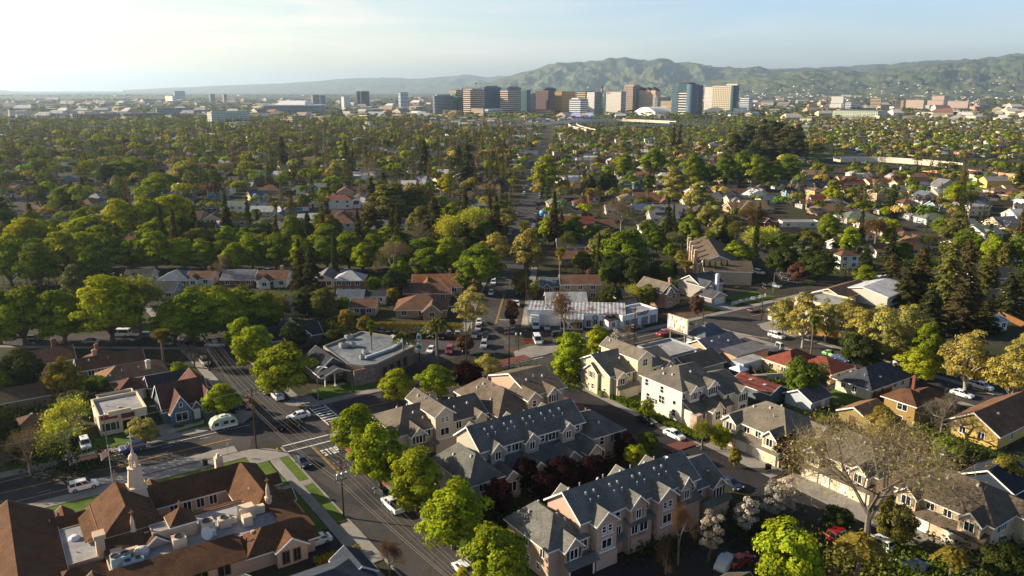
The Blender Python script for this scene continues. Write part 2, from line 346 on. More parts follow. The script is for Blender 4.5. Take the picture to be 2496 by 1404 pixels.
# markings
def mk(name,u0,u1,v0,v1,mat='white_marking',fr=S): 
    c=[fr(u0,v0),fr(u1,v0),fr(u1,v1),fr(u0,v1)]; mb=MB(); mb.q(*[(x,y,.11) for x,y in c]); return mb
def mark(label,rects,mat='white_marking',fr=S,z=None):
    if z is None: _mz[0]+=.003; z=_mz[0]
    mb=MB()
    for u0,u1,v0,v1 in rects:
        c=[fr(u0,v0),fr(u1,v0),fr(u1,v1),fr(u0,v1)]; mb.q(*[(x,y,z) for x,y in c])
    obj('road_marking',mb,mat,kind='structure')
mark('centre',[(-90,-13,3.84,3.96),(-90,-13,4.1,4.22),(12,46,3.84,3.96),(12,46,4.1,4.22),(70,118,3.84,3.96),(70,118,4.1,4.22),(140,300,3.9,4.1)],'yellow_marking')
mark('centre',[(-1.5,-1.38,-22,-8),(-1.22,-1.1,-22,-8)],'yellow_marking')
mark('dashes',[(u,u+2,y,y+.1) for u in range(-88,-14,7) for y in (.7,7.4)]+[(-90,-40,-.6,-.48),(-90,-40,8.6,8.72),(-34,-8,8.7,8.9),(72,118,.4,.52),(72,118,7.6,7.72)])
mark('stop bar',[(-5.9,3.3,-7.9,-7.5),(-5.9,3.3,-5.0,-4.6)])
mark('crosswalk',[(5.0,5.25,-2.4,10.4),(8.3,8.55,-2.4,10.4)]+[(5.26,8.29,-2.0+k*1.35,-1.5+k*1.35) for k in range(9)])
mark('side lines',[(48,66,-1.6,-1.4),(48,66,8.9,9.2),(44.5,44.9,-2.4,10.4),(47.2,47.6,-2.4,10.4)])
c=[av(s,o) for s,o in ((0,0),)]
def avmark(rects,mat):
    mb=MB(); _mz[0]+=.003
    for s0,s1,o0,o1 in rects:
        mb.q(*[(*av(s,o),_mz[0]) for s,o in ((s0,o0),(s0,o1),(s1,o1),(s1,o0))])
    obj('road_marking',mb,mat,kind='structure')
avmark([(4,40,-.25,-.1),(4,40,.1,.25)],'yellow_marking'); avmark([(8,8.4,.6,6),(30,31,2,4.5),(62,63,-4,-1),(64,64.4,1,5),(92,93,1,4)],'white_marking')
mark('red kerb',[(3.44,4.02,-30,-9)],'red_marking',z=K+.01); mark('red kerb',[(9,40,10.62,10.9)],'red_marking',z=K+.012)
# STOP lettering on the side street (read by traffic coming up the street)
LET={'S':'XXX,X..,XXX,..X,XXX','T':'XXX,.X.,.X.,.X.,.X.','O':'XXX,X.X,X.X,X.X,XXX','P':'XXX,X.X,XXX,X..,X..','H':'X.X,X.X,XXX,X.X,X.X'}
def word(w,cell):
    out=[]
    for k,ch in enumerate(w):
        for r,row in enumerate(LET[ch].split(',')):
            for c_,x in enumerate(row):
                if x=='X': out.append((k*4+c_,4-r))
    return out
mark('stop',[(-.75+i*.215,-.75+(i+1)*.215+.001,-13.4+j*.56,-13.4+(j+1)*.56+.001) for i,j in word('STOP',0)])
# ---------------------------------------------------------------- hills
def interp(P,x):
    if x<=P[0][0]: return P[0][1]
    for a,b in zip(P,P[1:]):
        if x<=b[0]:
            t=(x-a[0])/(b[0]-a[0]); t=t*t*(3-2*t)*.5+t*.5; return a[1]+(b[1]-a[1])*t
    return P[-1][1]
def ridge(name,P,D,d0,d1,rough,nx,ny,mat='hill_grass',front=1.0,seed=0):
    mb=MB(); x0,x1=P[0][0],P[-1][0]
    for j in range(ny+1):
        d=d0+(d1-d0)*j/ny
        for i in range(nx+1):
            px=x0+(x1-x0)*i/nx; X=(px-CX)/2000.*d
            py=interp(P,px); top=H+(218.-py)/2000.*D
            t=(d-d0)/(D-d0) if d<=D else 1-(d-D)/(d1-D)*.9
            t=max(0,min(1,t)); sh=t**1.15 if d<=D else t
            p=Vector((X*.0015+seed+.3*mnoise.noise(Vector((X*.0005,d*.0006,seed))),d*.00055,seed)); 
            rdg=1-abs(mnoise.fractal(p,.85,2.15,7)); r2=mnoise.fractal(Vector((X*.005,d*.004,seed)),1.,2.,4)
            z=top*sh*(1+(rough*(rdg-.85)+rough*.22*r2)*(1.035-sh)*1.5)+(r2*rough*.05*top if t>0 else 0)
            mb.v.append((X,d,max(-.5 if t<=0 else .5,z)))
    for j in range(ny):
        for i in range(nx):
            a=j*(nx+1)+i; mb.f.append((a,a+1,a+nx+2,a+nx+1)); mb.m.append(0)
    o=obj(name,mb,mat,kind='structure')
    for p in o.data.polygons: p.use_smooth=True
    return o
ridge('hills',[(1100,216),(1180,205),(1240,186),(1300,170),(1345,158),(1400,154),(1440,148),(1500,145),(1525,141),(1560,147),(1620,146),(1650,153),(1700,156),(1750,164),(1800,166),(1840,164),(1880,171),(1960,180),(2080,186),(2200,196)],12500,9300,14500,1.0,420,90,seed=3)
ridge('hills',[(1600,214),(1700,200),(1800,188),(1880,178),(1960,171),(2030,170),(2100,175),(2200,165),(2300,153),(2400,147),(2496,137),(2650,128),(2800,140)],10200,7000,12000,1.0,400,80,seed=9)
ridge('hills',[(1700,190),(1860,170),(2000,166),(2150,158),(2260,150),(2350,148),(2420,139),(2496,130),(2700,120)],15500,13500,17500,.8,160,24,seed=15)
ridge('hills',[(300,219),(450,213),(560,208),(680,204),(760,199),(850,192),(950,190),(1010,193),(1080,188),(1140,183),(1190,190),(1210,186),(1300,188),(1500,200),(1700,214)],21000,15500,24000,.7,220,34,seed=21)
ridge('hills',[(-200,216),(0,219),(30,222),(60,224)],16000,14000,18000,.7,20,10,seed=31)
# ================================================================ building kit
_meshcache={}
def cached(key,fn):
    if key not in _meshcache: _meshcache[key]=fn()
    return _meshcache[key]
def win_frame(w,h,mull):
    def f():
        mb=MB(); t=.11; a=w/2; b=h/2
        mb.box(-a-t,-a,-.07,.02,-b-t,b+t); mb.box(a,a+t,-.07,.02,-b-t,b+t); mb.box(-a,a,-.068,.02,b,b+t); mb.box(-a,a,-.11,.02,-b-t,-b)
        if mull&1: mb.box(-.045,.045,-.06,.02,-b,b)
        if mull&2: mb.box(-a,a,-.058,.02,-.04,.04)
        return mb.mesh('window_frame',['paint'])
    return cached(('wf',w,h,mull),f)
def win_pane(w,h):
    def f():
        mb=MB(); mb.q((-w/2,-.02,-h/2),(w/2,-.02,-h/2),(w/2,-.02,h/2),(-w/2,-.02,h/2)); return mb.mesh('pane',['glass'])
    return cached(('wp',w,h),f)
def win_simple(w,h):
    def f():
        mb=MB(); a,b,t=w/2,h/2,.13
        mb.box(-a-t,-a,-.07,.02,-b-t,b+t); mb.box(a,a+t,-.07,.02,-b-t,b+t); mb.box(-a,a,-.068,.02,b,b+t); mb.box(-a,a,-.09,.02,-b-t,-b); mb.box(-.05,.05,-.06,.0,-b,b)
        mb.mi=1; mb.q((-a,-.02,-b),(a,-.02,-b),(a,-.02,b),(-a,-.02,b)); return mb.mesh('window',['paint','window_mid'])
    return cached(('ws',w,h),f)
def shutter_mesh(h):
    def f():
        mb=MB(); mb.box(-.22,.22,-.07,.0,-h/2,h/2); return mb.mesh('shutter',['wood'])
    return cached(('sh',h),f)
def garage_mesh(w,h):
    def f():
        mb=MB(); n=4
        for i in range(n): mb.box(-w/2,w/2,-.05,.0,i*h/n+.02,(i+1)*h/n-.02)
        mb.box(-w/2-.15,-w/2,-.09,0,0,h+.15); mb.box(w/2,w/2+.15,-.09,0,0,h+.15); mb.box(-w/2,w/2,-.088,0,h,h+.15)
        return mb.mesh('garage_door',['paint'])
    return cached(('gd',w,h),f)
def door_mesh():
    def f():
        mb=MB(); mb.box(-.5,.5,-.05,0,0,2.05); mb.box(-.62,-.5,-.08,0,0,2.17); mb.box(.5,.62,-.08,0,0,2.17); mb.box(-.5,.5,-.078,0,2.05,2.17); return mb.mesh('door',['paint'])
    return cached('door',f)
def vent_mesh(k):
    def f():
        mb=MB()
        if k==0: mb.hexa([(-.28,-.28,-.3),(.28,-.28,-.3),(.28,.28,-.3),(-.28,.28,-.3)],[(-.14,-.14,.34),(.14,-.14,.34),(.14,.14,.34),(-.14,.14,.34)])
        elif k==1: mb.tube((0,0,-.3),(0,0,.5),.1,.1,8); mb.tube((0,0,.5),(0,0,.62),.17,.12,8)
        else: mb.box(-.3,.3,-.3,.3,-.3,.18)
        return mb.mesh('roof_vent',['paint'])
    return cached(('vent',k),f)
def dish_mesh():
    def f():
        mb=MB(); mb.lathe([(.02,0),(.2,.03),(.38,.12),(.39,.12),(.2,.0),(.02,-.03)],12); mb.tube((0,0,-.5),(0,0,0),.03); return mb.mesh('satellite_dish',['paint'])
    return cached('dish',f)
WHITE=C('#e9e7e2'); DARKSH=C('#3c4848')
FROT={'-y':0,'+x':R_(90),'+y':R_(180),'-x':R_(-90)}
class Bld:
    def __init__(s,name,label,cat,anchor,rot=A2,wall=C('#b9ac98'),roof=C('#6e675e'),roofmat='shingle',wallmat='stucco',fr=U,group=None,u0=None,world=None,trim=WHITE):
        if world is not None: x,y=world; s.u0,s.v0=0,0
        else: x,y=fr(*anchor); s.u0,s.v0=anchor
        if u0 is not None: s.u0,s.v0=u0
        s.root=thing(name,label,cat,(x,y,0),rot,group); s.W=MB(); s.Rf=MB(); s.T=MB(); s.F=MB(); s.wall,s.roof,s.rm,s.wm,s.trim=wall,roof,roofmat,wallmat,trim; s.k=[]
    def X(s,x): return x-s.u0
    def Y(s,y): return y-s.v0
    def vol(s,x0,x1,y0,y1,z0,z1): s.W.walls(s.X(x0),s.X(x1),s.Y(y0),s.Y(y1),z0,z1)
    def _chev(s,mb,a0,a1,y0,y1,zb,zr,t,axis):
        yc=(y0+y1)/2; P=lambda a,b,z:(a,b,z) if axis=='x' else (b,a,z)
        for ya,za,yb,zb_ in ((y0,zb,yc,zr),(yc,zr,y1,zb)):
            q=[(ya,za-t),(yb,zb_-t),(yb,zb_),(ya,za)]
            A=[P(a0,*p) for p in q]; B=[P(a1,*p) for p in q]
            i=len(mb.v); mb.v+=A+B
            for k in range(4):
                l=(k+1)%4; mb.f.append((i+k,i+l,i+4+l,i+4+k)); mb.m.append(mb.mi)
            mb.f+=[(i+3,i+2,i+1,i),(i+4,i+5,i+6,i+7)]; mb.m+=[mb.mi]*2
    def gable(s,x0,x1,y0,y1,z,rise,axis='x',oh=.45,ohe=.35,t=.16,rake=True,wall=True):
        x0,x1,y0,y1=s.X(x0),s.X(x1),s.Y(y0),s.Y(y1)
        if axis=='y': x0,x1,y0,y1=y0,y1,x0,x1
        half=(y1-y0)/2; k=rise/half; yc=(y0+y1)/2; z+=.06
        s._chev(s.Rf,x0-ohe,x1+ohe,y0-oh,y1+oh,z-k*oh,z+rise,t,axis)
        P=lambda a,b,zz:(a,b,zz) if axis=='x' else (b,a,zz)
        if wall:
            for xx in (x0,x1): s.W.q(P(xx,y0,z-.06),P(xx,y1,z-.06),P(xx,yc,z-.06+rise-t*.5))
        if rake:
            for a,b in ((x0-ohe-.07,x0-ohe-.003),(x1+ohe+.003,x1+ohe+.07)): s._chev(s.T,a,b,y0-oh,y1+oh,z-k*oh-.02,z+rise-.02,t+.12,axis)
            for yy in (y0-oh-.06,y1+oh+.003):
                c=[P(x0-ohe,yy,0),P(x1+ohe,yy+.057,0)]
                s.T.box(min(c[0][0],c[1][0]),max(c[0][0],c[1][0]),min(c[0][1],c[1][1]),max(c[0][1],c[1][1]),z-k*oh-t-.05,z-k*oh-.04)
        return (lambda X,Y:z+rise-k*abs((s.Y(Y) if axis=='x' else s.X(X))-yc))
    def hip(s,x0,x1,y0,y1,z,rise,oh=.5,axis=None,t=.2,inset=1.,rake=True,g0=1,g1=1):
        x0,x1,y0,y1=s.X(x0)-oh,s.X(x1)+oh,s.Y(y0)-oh,s.Y(y1)+oh
        if axis is None: axis='x' if x1-x0>=y1-y0 else 'y'
        sw=axis=='y'
        if sw: x0,x1,y0,y1=y0,y1,x0,x1
        h=(y1-y0)/2; d=min(h*inset,(x1-x0)/2-.05); yc=(y0+y1)/2; z0=z-rise*oh/h; P=lambda a,b,c:(b,a,c) if sw else (a,b,c)
        a=P(x0+d*g0,yc,z+rise); b=P(x1-d*g1,yc,z+rise); E=[P(x0,y0,z0),P(x1,y0,z0),P(x1,y1,z0),P(x0,y1,z0)]; B=[(p[0],p[1],p[2]-t) for p in E]
        m=s.Rf; m.q(E[0],E[1],b,a); m.q(E[1],E[2],b); m.q(E[2],E[3],a,b); m.q(E[3],E[0],a); m.q(*B[::-1])
        tm=s.T if rake else m
        for k in range(4): tm.q(B[k],B[(k+1)%4],E[(k+1)%4],E[k])
        kk=(rise+z-z0)/h
        def zf(X,Y):
            X,Y=s.X(X),s.Y(Y)
            if sw: X,Y=Y,X
            return z0+kk*min(Y-y0,y1-Y,(X-x0)*h/d/max(g0,.01),(x1-X)*h/d/max(g1,.01))
        return zf
    def pent(s,x0,x1,y0,y1,zl,zh,side='-y',t=.12):
        x0,x1,y0,y1=s.X(x0),s.X(x1),s.Y(y0),s.Y(y1)
        f={'-y':lambda x,y:zl if y==y0 else zh,'+y':lambda x,y:zl if y==y1 else zh,'-x':lambda x,y:zl if x==x0 else zh,'+x':lambda x,y:zl if x==x1 else zh}[side]
        c=[(x0,y0),(x1,y0),(x1,y1),(x0,y1)]; s.Rf.hexa([(x,y,f(x,y)-t) for x,y in c],[(x,y,f(x,y)) for x,y in c])
    def flat(s,x0,x1,y0,y1,z,par=.5,t=.25,mat=True):
        X0,X1,Y0,Y1=s.X(x0),s.X(x1),s.Y(y0),s.Y(y1)
        s.F.q((X0+.01,Y0+.01,z),(X1-.01,Y0+.01,z),(X1-.01,Y1-.01,z),(X0+.01,Y1-.01,z))
        if par:
            for b in ((X0-.02,X1+.02,Y0-.02,Y0+t),(X0-.02,X1+.02,Y1-t,Y1+.02),(X0-.02,X0+t,Y0+t,Y1-t),(X1-t,X1+.02,Y0+t,Y1-t)): s.W.box(*b,z-.3,z+par)
    def part(s,name,data,x,y,z,rz=0,color=None,parent=None,label=None):
        o=link(name,data,parent or s.root,(s.X(x),s.Y(y),z),rz,color)
        if label: o['label']=label
        return o
    def win(s,face,a,z,p,w=1.1,h=1.4,mull=1,sh=None,trim=None):
        x,y=(a,p) if 'y' in face else (p,a)
        f=s.part('window',win_frame(w,h,mull),x,y,z,FROT[face],trim or s.trim); link('pane',win_pane(w,h),f)
        if sh:
            for k in (-1,1): link('shutter',shutter_mesh(h),f,(k*(w/2+.36),0,0),0,sh)
    def wins(s,face,L,p,**k):
        for a,z in L: s.win(face,a,z,p,**k)
    def sw(s,face,a,z,p,w=1.2,h=1.2,trim=None):
        x,y=(a,p) if 'y' in face else (p,a); s.part('window',win_simple(w,h),x,y,z,FROT[face],trim or s.trim)
    def garage(s,face,a,p,w=4.1,h=2.2,color=WHITE):
        x,y=(a,p) if 'y' in face else (p,a); s.part('garage_door',garage_mesh(w,h),x,y,.02,FROT[face],color)
    def door(s,face,a,p,z=.05,color=C('#5a3a2a')):
        x,y=(a,p) if 'y' in face else (p,a); s.part('door',door_mesh(),x,y,z,FROT[face],color)
    def box(s,name,x0,x1,y0,y1,z0,z1,mat='stucco',color=WHITE,tp=0,parent=None):
        mb=MB(); mb.box(s.X(x0),s.X(x1),s.Y(y0),s.Y(y1),z0,z1,tp); return obj(name,mb,mat,parent or s.root,color)
    def chimney(s,x,y,z0,z1,w=.9,d=.7,color=C('#b09880'),mat='stucco'):
        mb=MB(); x,y=s.X(x),s.Y(y); mb.box(x-w/2,x+w/2,y-d/2,y+d/2,z0,z1); mb.box(x-w/2-.12,x+w/2+.12,y-d/2-.12,y+d/2+.12,z1,z1+.2); mb.box(x-w/3,x+w/3,y-d/3,y+d/3,z1+.2,z1+.45)
        obj('chimney',mb,mat,s.root,color)
    def vents(s,zf,L,kinds=(0,1),color=C('#a2a5a8')):
        for i,(x,y) in enumerate(L): s.V.append((kinds[i%len(kinds)],x,y,zf(x,y),color))
    V=None
    def finish(s):
        if s.W.f: obj('wall',s.W,s.wm,s.root,s.wall)
        r=None
        if s.Rf.f: r=obj('roof',s.Rf,s.rm,s.root,s.roof)
        if s.F.f:
            f=obj('flat_roof' if r else 'roof',s.F,'roof_felt',s.root); r=r or f
        if s.T.f: obj('trim',s.T,'paint',s.root,s.trim)
        for k,x,y,z,c in (s.V or []): link('roof_vent',vent_mesh(k),r or s.root,(s.X(x),s.Y(y),z+.12),0,c).scale=(.78,.78,.7)
        return s.root
def B(*a,**k):
    b=Bld(*a,**k); b.V=[]; return b
# ================================================================ townhouses
TG='townhouses of the gated row'
grey=C('#6a6a66'); grey2=C('#5d5a54'); cream=C('#cfc0a6'); pink=C('#b39a89'); sage=C('#aaa698'); blue_t=C('#b2aca0')
def bay(b,x0,x1,yf,yb,ze,rise=None,face='-y',z0=0):
    """projecting gabled bay"""
    if face in('-y','+y'): lo,hi=min(yf,yb),max(yf,yb); b.vol(x0,x1,lo,hi,z0,ze); return b.gable(x0,x1,lo,hi,ze,rise or (x1-x0)*.3,'y',.3,.3)
    lo,hi=min(yf,yb),max(yf,yb); b.vol(lo,hi,x0,x1,z0,ze); return b.gable(lo,hi,x0,x1,ze,rise or (x1-x0)*.3,'x',.3,.3)
# --- long front block (pink)
b=B('townhouse_block','long pinkish three-storey townhouse block with white garage doors, nearest the camera','townhouse',(28,-64),wall=pink,roof=grey,group=TG)
b.vol(17,40.3,-67.2,-59.6,0,7.8); zf=b.gable(17,40.3,-67.2,-59.6,7.8,2.7,'x',.5)
b.vents(zf,[(u,v) for u in (20,21.5,24.5,26,29,30.5,33.5,35) for v in (-64.6,-65.7)]+[(u,-62) for u in (19,21,24.5,25.5,29,31,34,36)])
for x0,x1,yf,ze in ((18.6,22.3,-68.9,7.4),(25.4,28.6,-68.3,7.6),(30.4,34.2,-68.9,7.5),(35.9,38.2,-68.2,7.6)):
    bay(b,x0,x1,yf,-65.0,ze,1.5); xc=(x0+x1)/2
    if x1-x0>3.5:
        b.win('-y',xc-.55,6.2,yf,.62,.9,2); b.win('-y',xc+.55,6.2,yf,.62,.9,2); b.win('-y',xc,3.9,yf,1.7,1.3,1)
        b.box('balcony_trim',xc-1.5,xc+1.5,yf-.25,yf-.02,2.75,2.95,'paint'); b.box('window_ledge',xc-1.1,xc+1.1,yf-.2,yf-.02,5.3,5.45,'paint')
    else: b.win('-y',xc,6.1,yf,.9,1.3,1,C('#8f8676'))
for u in (23.9,29.5,35.1,39.3): b.win('-y',u,6.2,-67.2,.85,1.2,2)
for u,w in ((26.3,1.1),(28.1,1.5),(37.2,1.1),(39.1,1.5),(24.1,.9),(35.2,.8)): b.win('-y',u,3.8,-67.25 if u<25 or u>34.9 else -68.32,w,1.4,1)
b.vol(25.2,29.8,-68.3,-67.1,0,4.9); b.vol(36,40,-68.3,-67.1,0,4.9)
for x0,x1 in ((25.0,30.0),(35.8,40.2)): b.pent(x0,x1,-68.8,-67.1,4.8,5.6)
for x0,x1 in ((22.4,25.1),(34.3,35.8),(30.0,30.35)): b.pent(x0,x1,-68.4,-67.15,2.7,3.3)
for u,p in ((21.6,-68.92),(27.6,-68.34),(32.5,-68.92),(38,-68.34)): b.garage('-y',u-1.1*(u<22),p,3.6,2.2,C('#b9a594'))
for x0,x1 in ((24.5,25.4),(19,19.9)): bay(b,30,33,-58.6,-61.5,7.2,1.3,'+y') if x0>20 else bay(b,19,22,-58.6,-61.5,7.2,1.3,'+y')
bay(b,36.5,39.3,-58.6,-61.5,7.2,1.2,'+y')
b.vol(11.4,17,-67.3,-57.4,0,5.5); zf=b.hip(11.4,17.8,-67.3,-57.4,5.5,2.7,.5,'y',g1=.8); b.vents(zf,[(13.2,-60.3),(15,-60),(15.6,-63.6),(15.9,-65)],(0,))
bay(b,13.2,16.2,-68.7,-64.5,5.2,1.5); b.win('-y',14.7,4.1,-68.7,1.3,1.4,1,DARKSH); b.win('-y',17.35-.95,4.1,-67.3,.01,.01,0) if 0 else None
b.vol(16.3,18.4,-67.6,-66,0,5.3); b.win('-y',17.3,4.1,-67.6,1.2,1.4,1); b.pent(13,18.5,-69.9,-68.72,2.6,3.2); 
b.vol(13.4,18.3,-69.0,-67.5,0,2.6); b.win('-x',-66,4.0,11.4,1.1,1.3,1); b.win('-x',-62,4.0,11.4,1.1,1.3,1,C('#8f8676')); b.win('-x',-65,1.5,11.4,.8,.9,2); b.win('-x',-62.5,1.5,11.4,.8,.9,2); b.win('-x',-59,1.6,11.4,1.,1.3,1)
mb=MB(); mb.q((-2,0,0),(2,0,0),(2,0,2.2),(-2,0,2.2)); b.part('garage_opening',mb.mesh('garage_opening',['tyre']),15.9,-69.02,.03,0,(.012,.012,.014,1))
b.part('garage_door',cached('gframe',lambda:(lambda m:(m.box(-2.25,-2,-.06,0,0,2.4),m.box(2,2.25,-.06,0,0,2.4),m.box(-2,2,-.058,0,2.2,2.4),m.mesh('garage_door',['paint']))[-1])(MB())),15.9,-69.03,.02,0,WHITE)
b.vol(40.3,46.6,-66.8,-58.5,0,5.6); zf=b.gable(40.3,46.6,-66.8,-58.5,5.6,2.3,'x',.5); b.vents(zf,[(42,-63.9),(44,-60)])
bay(b,43.4,46.2,-67.9,-63.5,5.3,1.3); b.win('-y',44.8,4.0,-67.9,1.3,1.6,1,DARKSH); b.win('-y',41.6,4.1,-66.8,.8,1.3,2); b.pent(40.6,47,-69,-67.95,2.7,3.3); b.vol(41.2,46.6,-68.6,-66.7,0,2.7); b.garage('-y',44,-68.62,4,2.2,C('#c3b09e'))
b.part('satellite_dish',dish_mesh(),36.5,-64,10.6,0,C('#cfd2d6')); b.finish()
# --- blue-grey long block behind it
b=B('townhouse_block','long grey-green townhouse block with slate roof in shade and maroon trees in front','townhouse',(28,-38),wall=sage,roof=C('#62635f'),group=TG)
b.vol(17,39,-40,-32.2,0,7.6); zf=b.gable(17,39,-40,-32.2,7.6,2.8,'x',.5)
b.vents(zf,[(u,v) for u in (19.5,21,23.5,25,27.5,29,31.5,33.5,35.5) for v in (-37.4,-38.5)]+[(u,-34.2) for u in (19,23,26,30,34)])
for x0,x1 in ((18.6,21.2),(25.6,28.4),(33.6,36.4)):
    bay(b,x0,x1,-41,-37.6,7.2,1.3); b.win('-y',(x0+x1)/2,6.1,-41,1.0,1.3,1,C('#8d8a7c'))
for u in (22.9,29.9,37.8): b.win('-y',u,6.3,-40,.9,1.2,2)
b.win('-y',24,6.2,-40,1.5,1.3,1,DARKSH); b.win('-y',32,6.2,-40,1.5,1.3,1,DARKSH)
b.vol(17.6,40,-43.6,-40,0,3.4); b.pent(17.3,40.3,-44.2,-40.02,3.2,5.2)
for x0,x1 in ((18.2,21.6),(23.8,27.2),(31,34.4),(36.2,39.4)):
    bay(b,x0,x1,-45.2,-41.6,3.8,1.5); b.win('-y',(x0+x1)/2,2.2,-45.2,1.6,1.7,1)
for u in (22.6,29,35.2): b.win('-y',u,1.9,-43.6,1.4,1.6,1); b.box('porch_post',u+1,u+1.2,-44.5,-44.3,0,3,'paint',sage)
for u in (28.4,40-.8): b.door('-y',u-.8,-43.62)
b.vol(11.5,17,-45.5,-34,0,5.5); zf=b.hip(11.5,17.6,-45.5,-34,5.5,3.,.5,'y'); b.vents(zf,[(14,-42),(15.5,-40),(15.8,-43),(13,-38)],(0,)); b.win('-x',-43,4.2,11.5,1.6,1.4,1); b.win('-x',-40,4.2,11.5,1,1.4,1); b.win('-x',-42,1.7,11.5,1.6,1.4,1); b.win('-y',14,4.1,-45.5,1.4,1.4,1); b.win('-y',14,1.7,-45.5,1.4,1.4,1)
b.vol(39,46,-43.2,-33,0,5.5); zf=b.hip(39,46,-43.2,-33,5.5,2.6,.5,'x'); b.vents(zf,[(42,-41),(43,-36)]); b.win('-y',41,4.2,-43.2,.9,1.5,2); b.win('-y',44.4,4.2,-43.2,1.2,1.5,1,DARKSH); b.win('-y',41,1.8,-43.2,1.2,1.5,1); b.win('-y',44.4,1.8,-43.2,1.2,1.5,1)
for x0,x1 in ((19,22),(27,30),(35,38)): bay(b,x0,x1,-31.2,-34.5,7.2,1.3,'+y')
b.finish()
# --- left small block by the street trees
b=B('townhouse_block','cream townhouse with three-storey gabled tower beside the bright green street trees','townhouse',(19,-18),wall=C('#c2b6a6'),roof=C('#665f56'),group=TG)
b.vol(17.2,21,-23.6,-12.5,0,7.7); zf=b.gable(17.2,21,-23.6,-12.5,7.7,1.4,'y',.4); b.vents(zf,[(18.2,-15),(18.4,-17.5),(20,-16.5),(20.2,-19)],(0,1)); b.win('-y',18.7,6.5,-23.6,.6,.9,2); b.win('-y',19.6,6.5,-23.6,.6,.9,2); b.win('-y',19.1,4.1,-23.6,1.7,1.3,1); b.win('+x',-21,6.2,21,1,1.4,1)
b.box('balcony_trim',17.3,20.9,-23.9,-23.62,2.7,2.9,'paint')
b.vol(10.2,17.2,-22.6,-11.5,0,5.4); zf=b.hip(10.2,17.6,-22.6,-11.5,5.4,2.7,.5,'x',g1=.05); b.vents(zf,[(13.5,-15.3),(15.8,-15),(15,-19),(16.2,-20.5)],(0,))
bay(b,12,15,-24,-19.5,5.1,1.4); b.win('-y',13.5,4.1,-24,1.3,1.4,1,DARKSH); b.win('-y',16,4.2,-22.6,1.2,1.4,1); b.win('-x',-20,4.1,10.2,1.1,1.3,1); b.win('-x',-15,4.1,10.2,1.1,1.3,1); b.pent(12,17.3,-24.9,-24.02,2.6,3.1)
b.vol(21,28.6,-22.8,-14,0,5.6); zf=b.gable(21,28.6,-22.8,-14,5.6,2.3,'x',.5); b.vents(zf,[(23,-20.5),(26,-20.3),(24,-17)],(0,)); b.win('-y',22.6,4.3,-22.8,1.1,1.5,1); b.win('-y',27,4.3,-22.8,.9,1.2,2); bay(b,25.6,28.2,-24,-20,5.2,1.2); b.finish()
# --- brown-roof block behind
b=B('townhouse_block','tan townhouse with broad brown hip roof behind the cream towered one','townhouse',(37,-17),wall=C('#b09a86'),roof=C('#645a4f'),group=TG)
b.vol(30,38,-25,-9,0,5.4); zf=b.hip(30,38,-25,-9,5.4,3.2,.5,'y'); b.vents(zf,[(32,-14),(32.6,-16),(33,-14.8),(33.4,-17.4),(31.4,-20),(35.5,-20),(36,-17)])
b.vol(38,46.5,-24,-10,0,7.4); zf=b.gable(38,46.5,-24,-10,7.4,2.4,'x',.5); b.vents(zf,[(40,-20),(42,-19.6),(44,-20)])
bay(b,36.6,39.6,-25.4,-19,7.2,1.3); b.win('-y',38.1,6,-25.4,.9,1.2,2); bay(b,41.6,44.4,-25.2,-20,7.1,1.3); b.win('-y',43,6,-25.2,1,1.4,1,DARKSH)
b.win('-x',-22,4,30,1.2,1.5,1); b.win('-x',-17,4,30,1.,1.4,1); b.win('-x',-12,4,30,1.,1.4,1); b.win('-y',33,4,-25,1.1,1.3,1); b.pent(36,46.6,-27.6,-25.45,3.3,4.5); b.vol(36.4,46.4,-27,-24.9,0,3.3); b.win('-y',44.6,2,-27,1.4,1.5,1,DARKSH); b.finish()
# --- beige block by the avenue corner
b=B('townhouse_block','beige townhouse with garage, hedge and three-storey gable facing the car lane, near the billboard','townhouse',(68,-15),wall=C('#cbbfa5'),roof=C('#736d62'),group=TG)
b.vol(61.8,68.6,-20,-7.6,0,5.5); zf=b.gable(61.8,70,-20,-7.6,5.5,3.1,'x',.5); b.vents(zf,[(67.6,-16.5),(66,-11),(64,-11.5)],(0,))
bay(b,-16.6,-12.2,61.2,66,5.2,1.7,'-x'); b.win('-x',-14.4,4.2,61.2,1.1,1.4,1,C('#938b7c')); b.win('-x',-9.4,4.2,61.8,1.6,1.7,3); b.win('-x',-9.4,1.8,61.8,1.6,1.7,3); b.win('-x',-15,1.6,61.2,.8,1.1,2); b.win('-x',-18.4,1.4,61.8,.7,1.,2)
bay(b,62.8,65.6,-21.4,-17,5.1,1.2); b.win('-y',64.2,4,-21.4,1.2,1.4,1,C('#8e8574')); b.win('-y',67.3,4.4,-20,.9,1.2,1); b.pent(62.4,69,-22.3,-21.42,2.6,3.2); b.vol(63,68.8,-21.8,-19.8,0,2.6); b.garage('-y',66.2,-21.82,4.1,2.1,C('#d6cab2'))
b.vol(69,73.4,-21,-8.6,0,8.2); zf=b.gable(69,73.4,-21,-8.6,8.2,1.5,'y',.4); b.vents(zf,[(70.4,-10),(71,-11),(72,-10.6)]); b.win('-y',71.2,6.9,-21,1.3,1.5,3); b.win('-y',71.2,3.4,-21,1.5,1.7,3)
b.vol(73.4,80.5,-20.4,-10,0,5.4); zf=b.gable(73.4,80.5,-20.4,-10,5.4,2.2,'x',.5); b.win('-y',75,3.9,-20.4,.9,1.2,2); bay(b,76.8,79.6,-21.6,-17.5,5,1.2); b.win('-y',78.2,3.9,-21.6,1,1.3,1); b.finish()
